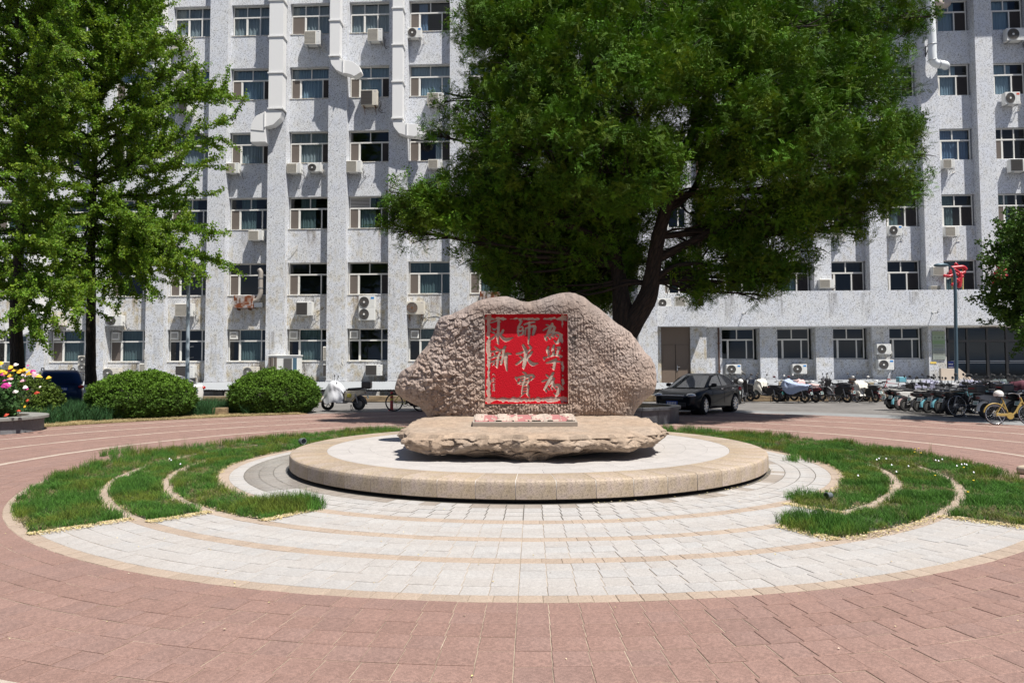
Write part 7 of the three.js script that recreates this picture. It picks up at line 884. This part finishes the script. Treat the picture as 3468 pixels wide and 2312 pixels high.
function scooter(label, x, y, heading, o = {}) {                   // pixel of the rear (or given) wheel contact, heading in degrees from +x toward -z
  const p = o.at ?? onGround(x, y), t = thing('scooter', label, 'scooter', p, heading * DEG, GR_SC), J = rng(Math.round(x * 7 + y)), S = (o.s ?? 1) * (0.95 + 0.1 * J()); t.scale.setScalar(S); t.rotation.y += (J() - 0.5) * 0.16; t.rotation.x = (o.lean ?? 0) + (J() - 0.5) * 0.07;
  const body = o.body ?? C_(0.02, 0.02, 0.022), trim = o.trim ?? C_(0.05, 0.05, 0.055), WB = 1.18, put = (n, g, m, X, Y, Z = 0) => { const q = part(n, g, m, t); q.position.set(X, Y, Z); return q; };
  for (const X of [0, WB]) { const w = put('wheel', sgeo.tyre, MAT.rubber, X, 0.245); part('rim', X ? sgeo.rim : o.motor ? sgeo.hubMotor : sgeo.rim, X ? (o.rim ?? MAT.steel) : MAT.acDark, w); }
  put('fork', sgeo.fork, o.forkM ?? MAT.steel, WB, 0.245); const hb = put('handlebar', sgeo.bars, MAT.black, WB - 0.28, 1.02); hb.rotation.y = o.turn ?? (J() - 0.5) * 0.9;
  if (o.mirrors !== false) for (const k of [0, 1]) { const s = part('mirror', sgeo.mirror[k], o.mirM ?? MAT.acDark, hb); part('mirror_stem', sgeo.mirrorStem[k], MAT.black, hb); }
  part('dashboard', sgeo.dash, trim, hb); part('headlight', sgeo.lampHead, MAT.chrome, hb);
  if (o.shield !== false) put('leg_shield', sgeo.shield, body, WB - 0.22, 0.33);
  put('floorboard', sgeo.floor, trim, 0.64, 0.30); put('rear_body', sgeo.rearBody, o.rear ?? body, 0.2, 0.36); put('seat', sgeo.seat, o.seatM ?? MAT.black, 0.12, 0.79);
  const ff = put('front_fender', sgeo.fender, o.fend ?? body, WB, 0.245); ff.rotation.z = 0.5; const rf = put('rear_fender', sgeo.fender, o.rfend ?? trim, 0, 0.255); rf.rotation.z = 1.15;
  put('swing_arm', sgeo.swing, MAT.acDark, 0, 0.245); put('shock_absorber', sgeo.shock, MAT.steel, 0.02, 0.28); put('stand', sgeo.stand, MAT.acDark, 0.3, 0);
  put('tail_light', sgeo.tail, C_(0.16, 0.008, 0.008, 0.3), -0.26, 0.66); const pl = put('number_plate', sgeo.plate, o.plateM ?? C_(0.7, 0.72, 0.7), -0.34, 0.5); pl.rotation.z = -0.25; part('plate_lettering', sgeo.plateBar, C_(0.05, 0.2, 0.18), pl);
  if (o.rack !== false) put('rack', sgeo.rack, o.rackM ?? MAT.steel, -0.2, 0.8);
  if (o.box) { const b = put('top_box', sgeo.trunk, o.box, -0.30, o.boxS ? 0.83 + 0.15 * o.boxS[1] : 0.98); part('reflector', sgeo.trunkBand, C_(0.3, 0.02, 0.02, 0.2), b); if (o.boxS) b.scale.set(...o.boxS); }
  if (o.cover) { const c = part('cover', [cloth([[WB + 0.02, 0.72, 0.20, 0.3], [WB - 0.12, 0.98, 0.30, 0.5], [WB - 0.28, 1.1, 0.36, 0.55], [WB - 0.42, 1.02, 0.3, 0.6], ...(o.long ? [[0.45, 0.93, 0.26, 0.5], [0.1, 0.92, 0.24, 0.35], [-0.25, 0.9, 0.2, 0.25]] : [[WB - 0.5, 0.75, 0.25, 0.4]])], x % 17)], o.cover, t); }
  if (o.apron) part('apron', [cloth([[WB + 0.08, 0.6, 0.26, 0.25], [WB - 0.08, 0.95, 0.34, 0.68], [WB - 0.25, 1.12, 0.40, 0.80], [WB - 0.46, 1.0, 0.38, 0.72], [WB - 0.66, 0.72, 0.30, 0.42]], x % 13)], o.apron, t);
  if (o.seatCover) part('seat_cover', [cloth([[0.46, 0.85, 0.15, 0.1], [0.3, 0.9, 0.17, 0.14], [0, 0.9, 0.17, 0.14], [-0.2, 0.88, 0.13, 0.1]], 3)], o.seatCover, t);
  if (o.helmet) { const h = put('helmet_visor', sgeo.helmet, o.helmet, o.hx ?? 0.1, o.hy ?? 0.98); h.name = 'helmet'; }
  return t;
}
const bgeo = {
  tyre: new THREE.TorusGeometry(0.325, 0.019, 7, 44), rim: new THREE.TorusGeometry(0.302, 0.012, 6, 40), spokes: merge(Array.from({ length: 22 }, (_, k) => { const a = k / 22 * 6.2832, b = a + (k % 2 ? 0.5 : -0.5); return bar([0.025 * Math.cos(b), 0.025 * Math.sin(b), k % 2 ? 0.03 : -0.03], [0.3 * Math.cos(a), 0.3 * Math.sin(a), 0], 0.0016, 3); })), hub: cylZ(0.028, 0.09, 10), hubBig: cylZ(0.07, 0.07, 18),
  chainring: merge([new THREE.TorusGeometry(0.088, 0.01, 5, 28), cylZ(0.03, 0.06, 10), bar([0, 0, 0.05], [0.15, -0.07, 0.06], 0.012), bar([0, 0, -0.05], [-0.15, 0.07, -0.06], 0.012)]), pedal: rbox(0.09, 0.02, 0.08, 0.006), saddle: (() => { const g = new RoundedBoxGeometry(0.27, 0.06, 0.16, 3, 0.028), p = g.attributes.position; for (let i = 0; i < p.count; i++) { const x = p.getX(i); p.setZ(i, p.getZ(i) * (x > 0 ? 1 - 3 * x : 1)); } g.computeVertexNormals(); return g; })(),
  fender: new THREE.TorusGeometry(0.362, 0.022, 5, 26, 2.5).scale(1, 1, 1.3),
  basket: (() => { const l = []; for (let k = 0; k <= 6; k++) { const u = k / 6 - 0.5; for (const s of [-1, 1]) l.push(bar([u * 0.24, 0, s * 0.13], [u * 0.3, 0.22, s * 0.17], 0.004, 4), bar([s * 0.12, 0, u * 0.26], [s * 0.15, 0.22, u * 0.34], 0.004, 4)); l.push(bar([u * 0.24, 0, -0.13], [u * 0.24, 0, 0.13], 0.004, 4)); } for (const y of [0.07, 0.145, 0.22]) { const f = 1 + y / 0.22 * 0.25, a = 0.12 * f, b = 0.13 * f * 1.04; l.push(bar([-a, y, -b], [a, y, -b], 0.005, 4), bar([-a, y, b], [a, y, b], 0.005, 4), bar([-a, y, -b], [-a, y, b], 0.005, 4), bar([a, y, -b], [a, y, b], 0.005, 4)); } return merge(l); })(), basketLiner: rbox(0.27, 0.2, 0.3, 0.02, 0, 0.11, 0),
};
function bike(label, x, y, heading, o = {}) {
  const t = thing('bicycle', label, 'bicycle', o.at ?? onGround(x, y), heading * DEG, 'bicycles parked before the building'), m = o.frame, R = 0.345, WB = 1.04, put = (n, g, mt, X, Y, Z = 0) => { const q = part(n, g, mt, t); q.position.set(X, Y, Z); return q; }; t.scale.setScalar(o.s ?? 1); t.rotation.x = o.lean ?? -0.08;
  for (const X of [0, WB]) { const w = put('wheel', bgeo.tyre, MAT.rubber, X, R); part('rim', bgeo.rim, o.rimM ?? MAT.chrome, w); part('spokes', bgeo.spokes, MAT.steel, w); part('hub', X === 0 && o.bigHub ? bgeo.hubBig : bgeo.hub, MAT.steel, w); if (X && o.turn) w.rotation.y = o.turn; }
  const bb = [0.43, 0.29, 0], st = [0.27, 0.80, 0], ht = [0.84, 0.86, 0], hl = [0.88, 0.72, 0], r = o.thick ?? 0.018;
  const fr = o.step ? [tube([[0.86, 0.78, 0], [0.72, 0.55, 0], [0.58, 0.36, 0], bb], r * 1.25, 16, 8), bar(bb, st, r)] : [bar(bb, st, r), bar(st, ht, r), bar(bb, hl, r * 1.2)];
  for (const s of [-1, 1]) fr.push(bar([0, R, s * 0.055], [bb[0], bb[1], s * 0.035], r * 0.7), bar([0, R, s * 0.055], [st[0] - 0.005, st[1] - 0.08, s * 0.02], r * 0.6)); fr.push(bar(hl, [0.82, 0.90, 0], r * 1.25), bar(st, [0.235, 0.90, 0], r * 0.8)); part('frame', fr, m, t);
  part('fork', [bar([WB, R, 0.055], [0.89, 0.70, 0.045], 0.012), bar([WB, R, -0.055], [0.89, 0.70, -0.045], 0.012), box(0.05, 0.03, 0.11, 0.89, 0.71, 0)], o.forkM ?? m, t);
  part('handlebar', [bar([0.82, 0.88, 0], [0.79, 1.0, 0], 0.013), tube(o.flat ? [[0.74, 1.0, -0.29], [0.79, 1.0, 0], [0.74, 1.0, 0.29]] : [[0.62, 1.03, -0.27], [0.74, 1.05, -0.22], [0.80, 1.0, 0], [0.74, 1.05, 0.22], [0.62, 1.03, 0.27]], 0.013, 24, 6)], o.barM ?? MAT.chrome, t);
  put('saddle', bgeo.saddle, o.sadM ?? MAT.black, 0.23, 0.93); const c = put('chainset', bgeo.chainring, MAT.acDark, bb[0], bb[1]); for (const s of [-1, 1]) { const q = part('pedal', bgeo.pedal, MAT.black, c); q.position.set(s * 0.15, -s * 0.07, s * 0.11); }
  part('chain', [bar([0, R + 0.03, 0.045], [bb[0], bb[1] + 0.085, 0.045], 0.006, 4), bar([0, R - 0.03, 0.045], [bb[0], bb[1] - 0.085, 0.045], 0.006, 4)], MAT.steel, t); part('kick_stand', [bar([0.05, R - 0.02, 0.06], [0.12, 0.0, 0.2], 0.008)], MAT.steel, t);
  if (o.guard) part('chain_guard', [rbox(0.5, 0.09, 0.02, 0.01, 0.24, 0.335, 0.06), cylZ(0.11, 0.02, 24, bb[0], bb[1] + 0.01, 0.062)], m, t);
  if (o.fender) for (const X of [0, WB]) { const f = put('fender', bgeo.fender, o.fender, X, R); f.rotation.z = X ? 0.55 : 0.45; }
  if (o.rack) part('rack', [bar([-0.16, 0.72, 0.05], [0.24, 0.74, 0.05], 0.008), bar([-0.16, 0.72, -0.05], [0.24, 0.74, -0.05], 0.008), bar([-0.16, 0.72, -0.05], [-0.16, 0.72, 0.05], 0.008), bar([-0.08, 0.72, 0.05], [0, R, 0.06], 0.007), bar([-0.08, 0.72, -0.05], [0, R, -0.06], 0.007)], MAT.steel, t);
  if (o.basket) { const b = put('basket', bgeo.basket, o.basket, 1.02, 0.78); if (o.liner) part('basket_liner', bgeo.basketLiner, o.liner, b); }
  if (o.board) part('mudguard_board', [rbox(0.6, 0.02, 0.07, 0.008, 0.0, 0.78, 0).rotateZ(0.06)], o.board, t);
  return t;
}
{
  const K = { blk: C_(0.015, 0.015, 0.017), navy: C_(0.02, 0.03, 0.06), white: C_(0.62, 0.61, 0.58), cream: C_(0.52, 0.46, 0.34), teal: C_(0.16, 0.42, 0.50), red: C_(0.36, 0.02, 0.025), mar: C_(0.13, 0.03, 0.035), pink: C_(0.52, 0.36, 0.34, 0.8), blueC: C_(0.30, 0.36, 0.50, 0.9), lav: C_(0.34, 0.34, 0.44, 0.85), grey: C_(0.30, 0.30, 0.31, 0.85), gold: C_(0.36, 0.25, 0.07), yel: C_(0.55, 0.48, 0.06), silver: std(lin(0.62, 0.63, 0.66), 0.4), wcl: C_(0.66, 0.63, 0.56, 0.9), plum: C_(0.10, 0.03, 0.06) };
  // the white scooter standing alone on the road
  const ws = scooter('cream and yellow scooter alone on the road under a silvery quilted apron', 1217, 1389, 180, { at: V(onGround(1218, 1388).x, 0, -27.4), body: K.cream, rear: K.cream, apron: K.silver, box: K.blk, boxS: [0.85, 0.85, 0.8], s: 1.02, fend: K.white, motor: 1 }); ws.rotation.y = Math.PI; part('yellow_panel', [rbox(0.16, 0.14, 0.30, 0.03, 0.34, 0.56, 0)], K.yel, ws);
  // row against the far kerb
  scooter('black scooter just behind the tail of the black sedan', 2507, 1366, 62, { body: K.blk, helmet: K.white, hx: 0.2, box: undefined });
  scooter('black moped with white plate, second in the row beside the black sedan', 2541, 1359, 122, { body: K.blk, box: K.navy, boxS: [0.4, 0.3, 0.5], lean: 0.1 });
  scooter('black scooter with a white jacket over its handlebar', 2631, 1362, 128, { body: K.blk, cover: K.wcl, plateM: C_(0.05, 0.2, 0.2), lean: 0.1 });
  scooter('cream scooter with a striped red and green panel and bare handlebars', 2668, 1358, 82, { body: K.cream, seatM: C_(0.25, 0.24, 0.18), forkM: K.cream, mirM: K.mar }); 
  scooter('dark scooter draped with a pale blue cloth', 2726, 1364, 126, { body: K.blk, cover: K.blueC, long: 1, lean: 0.08, mirM: K.white });
  scooter('maroon scooter with pink padded covers beside the blue-draped one', 2763, 1363, 122, { body: K.mar, cover: K.pink, seatCover: K.pink, lean: 0.08 });
  bike('grey bicycle with a covered front basket in the far row', 2800, 1362, 118, { frame: K.blk, basket: MAT.dark, liner: C_(0.22, 0.23, 0.24, 0.8), fender: K.grey, rack: 1, s: 1.05 });
  bike('black bicycle leaning behind the black moped in the far row', 2826, 1360, 100, { frame: K.blk, rack: 1, s: 1.0 });
  scooter('black moped with a dark bag on its seat in the far row', 2869, 1364, 128, { body: K.blk, rear: K.blk, lean: 0.08, seatCover: K.blk });
  bike('red bicycle with a black saddle in the far row', 2904, 1361, 128, { frame: K.red, flat: 1, s: 1.08, barM: MAT.black });
  scooter('white scooter with a white cloth on its front in the far row', 2967, 1363, 112, { body: K.white, rear: K.blk, cover: K.wcl, mirM: K.white, rfend: K.mar });
  bike('cream bicycle with a wide wooden basket in the far row', 2998, 1360, 100, { frame: K.cream, basket: K.cream, liner: C_(0.40, 0.33, 0.2, 0.9), step: 1, barM: K.cream });
  bike('red child-sized bicycle with a pale blue box behind its saddle', 3036, 1350, 150, { frame: K.red, barM: K.red, s: 0.95, rack: 1, at: V(19.2, 0.12, -33.2) });
  { const p = onGround(3057, 1322), b = solo('blue_box', [rbox(0.36, 0.26, 0.3, 0.03)], C_(0.14, 0.38, 0.46), 'pale blue box riding behind the red child-sized bicycle', 'box'); b.position.set(19.0, 1.08, -33.2); }
  scooter('dark scooter half hidden between the jacketed scooter and the cream one', 2590, 1356, 118, { body: K.navy, lean: 0.06 });
  scooter('dark grey scooter squeezed behind the black bicycle in the far row', 2846, 1357, 116, { body: K.grey, seatM: K.blk, mirM: K.blk });
  scooter('brown scooter between the red bicycle and the white scooter', 2934, 1358, 112, { body: C_(0.10, 0.06, 0.04), lean: 0.05 });
  bike('blue-grey bicycle behind the cream bicycle in the far row', 3016, 1357, 112, { frame: C_(0.12, 0.18, 0.24), s: 1.05, rack: 1 });
  // the thick cluster at the right, front row
  const F = (label, x, y, h, o) => scooter(label, x, y, h, o);
  F('black scooter at the left end of the crowded front row', 3018, 1386, 14, { body: K.blk, motor: 1, lean: 0.08, seatCover: K.blk });
  F('black electric bike with pale blue mudguard, second in the front row', 3046, 1388, 2, { body: K.blk, rfend: K.teal, fend: K.teal, shield: false, motor: 1, rackM: K.white });
  F('electric bike with a pale pink rear cover in the front row', 3066, 1393, 10, { body: K.white, rfend: K.pink, rear: K.white, rackM: K.white, shield: false, motor: 1 });
  F('all black electric bike between the pink and cyan ones', 3112, 1396, 5, { body: K.blk, motor: 1, shield: false, rackM: K.blk });
  F('electric bike with a bright cyan mudguard, left of two alike', 3142, 1399, 12, { body: K.blk, rfend: K.teal, motor: 1, shield: false, rackM: K.white });
  F('electric bike with a bright cyan mudguard, right of two alike', 3183, 1402, 7, { body: K.blk, rfend: K.teal, motor: 1, shield: false, rackM: K.white });
  F('dark scooter squeezed between the cyan electric bike and black road bicycle', 3222, 1406, 3, { body: K.blk, motor: 1, box: undefined, lean: 0.05 });
  bike('black road bicycle with a reddish tyre at the end of the front row', 3246, 1412, 6, { frame: K.blk, board: C_(0.42, 0.34, 0.22), bigHub: 1, s: 1.06, flat: 1, barM: MAT.black, forkM: K.white });
  F('scooter with a round white tail behind the golden bicycle', 3338, 1416, 11, { body: K.white, rfend: K.white, rear: K.grey, motor: 1, box: C_(0.025, 0.028, 0.03), boxS: [0.85, 0.8, 0.85] });
  F('dark scooter with a big grey top box, right of the white helmet', 3436, 1418, 6, { body: K.blk, box: C_(0.03, 0.033, 0.038), boxS: [0.85, 0.8, 0.85], motor: 1 });
  F('maroon scooter with curved maroon shield behind the golden bicycle', 3398, 1402, 15, { body: K.plum, cover: C_(0.10, 0.025, 0.04, 0.8), motor: 1 });
  // behind them
  F('silver-grey scooter just behind the leftmost scooters of the crowd', 3060, 1378, 8, { body: K.grey, at: V(16.6, 0, -27.6), motor: 1 });
  F('lavender-grey covered scooter deep in the middle of the crowd', 3130, 1380, 12, { cover: K.lav, at: V(16.4, 0, -25.4) });
  F('teal scooter deep in the crowd behind the cyan mudguards', 3160, 1384, 6, { body: C_(0.06, 0.16, 0.19), at: V(16.2, 0, -24.6), rfend: K.teal });
  bike('black step-through bicycle standing deep in the crowd', 3200, 1388, 4, { frame: K.blk, at: V(16.0, 0, -23.4), step: 1, basket: MAT.dark, s: 1.05 });
  F('red scooter deep in the crowd before the entrance ramp', 3260, 1390, 10, { body: C_(0.26, 0.03, 0.03), at: V(16.2, 0, -22.2) });
  F('charcoal scooter with a white seat cover beside the golden bicycle', 3320, 1396, 6, { body: K.blk, seatCover: K.wcl, at: V(15.8, 0, -20.9) });
  F('scooter under a grey and lavender rain cover in the second row', 3084, 1376, 9, { cover: K.lav, long: 1 });
  F('scooter under a plain grey rain cover in the second row', 3116, 1372, 8, { cover: K.grey, long: 1, at: V(18.35, 0, -28.9) });
  F('scooter with a navy quilted apron in the second row', 3150, 1376, 14, { apron: K.navy, at: V(18.2, 0, -26.6) });
  F('scooter carrying a large black delivery box', 3190, 1384, 2, { box: K.blk, boxS: [1.1, 1.15, 1.1], at: V(17.2, 0, -24.0) });
  F('scooter with a greenish weathered apron behind the delivery box', 3182, 1372, 10, { apron: C_(0.10, 0.13, 0.13, 0.8), at: V(19.3, 0, -28.2) });
  F('scooter with a grey quilted cover right of the delivery box', 3240, 1380, 5, { cover: K.grey, at: V(18.3, 0, -24.6) });
  F('maroon scooter behind the black road bicycle', 3275, 1384, 12, { body: K.mar, seatM: K.mar, at: V(18.1, 0, -22.8), cover: C_(0.09, 0.03, 0.035, 0.8) });
  F('black scooter with tall mirrors near the entrance ramp', 3310, 1372, 7, { body: K.blk, at: V(20.6, 0, -26.4), mirM: K.blk });
  bike('bicycle with a wire front basket before the entrance steps', 3345, 1370, 110, { frame: K.blk, basket: C_(0.30, 0.24, 0.2), at: V(20.6, 0, -24.2), s: 1.05 });
  F('black scooter with upright handlebars before the glass doors', 3380, 1372, 3, { body: K.blk, at: V(21.4, 0, -24.6) });
  F('dark scooter with a grey hooded cover at the right edge', 3450, 1380, 11, { body: K.blk, cover: C_(0.06, 0.065, 0.07, 0.8), at: V(19.6, 0, -21.4) });
  { const q = atZ(3383, 1335, -18.9), h = thing('white_helmet', 'white round helmet hanging above the golden bicycle', 'helmet', q); part('shell', [new THREE.SphereGeometry(0.115, 20, 14, 0, 6.2832, 0, 2.0).scale(1.1, 1, 1)], K.white, h); part('brim', [new THREE.TorusGeometry(0.106, 0.012, 6, 24).rotateX(1.57).translate(0, -0.048, 0)], K.grey, h); part('strap', [tube([[-0.1, -0.05, 0], [0, -0.17, 0.02], [0.1, -0.05, 0]], 0.006, 12, 5)], MAT.black, h); }
  const gp = onGround(3375, 1439);
  bike('golden bicycle with matching mudguards at the right edge of the plaza', 3375, 1439, -4, { frame: K.gold, fender: K.gold, guard: 1, step: 1, thick: 0.022, rack: 0, s: 0.84, lean: -0.06 });
  bike('black and yellow bicycle beside the striped bollard, left of the boulder', 1335, 1392, 22, { frame: K.yel, forkM: MAT.black, flat: 1, barM: MAT.black, rimM: MAT.acDark, at: V(onGround(1334, 1393).x, 0, onGround(1334, 1393).z), s: 1.02 });
}
scene.traverse(o => { if (o.isMesh) { o.castShadow = true; o.receiveShadow = true; } });
renderer.render(scene, camera);
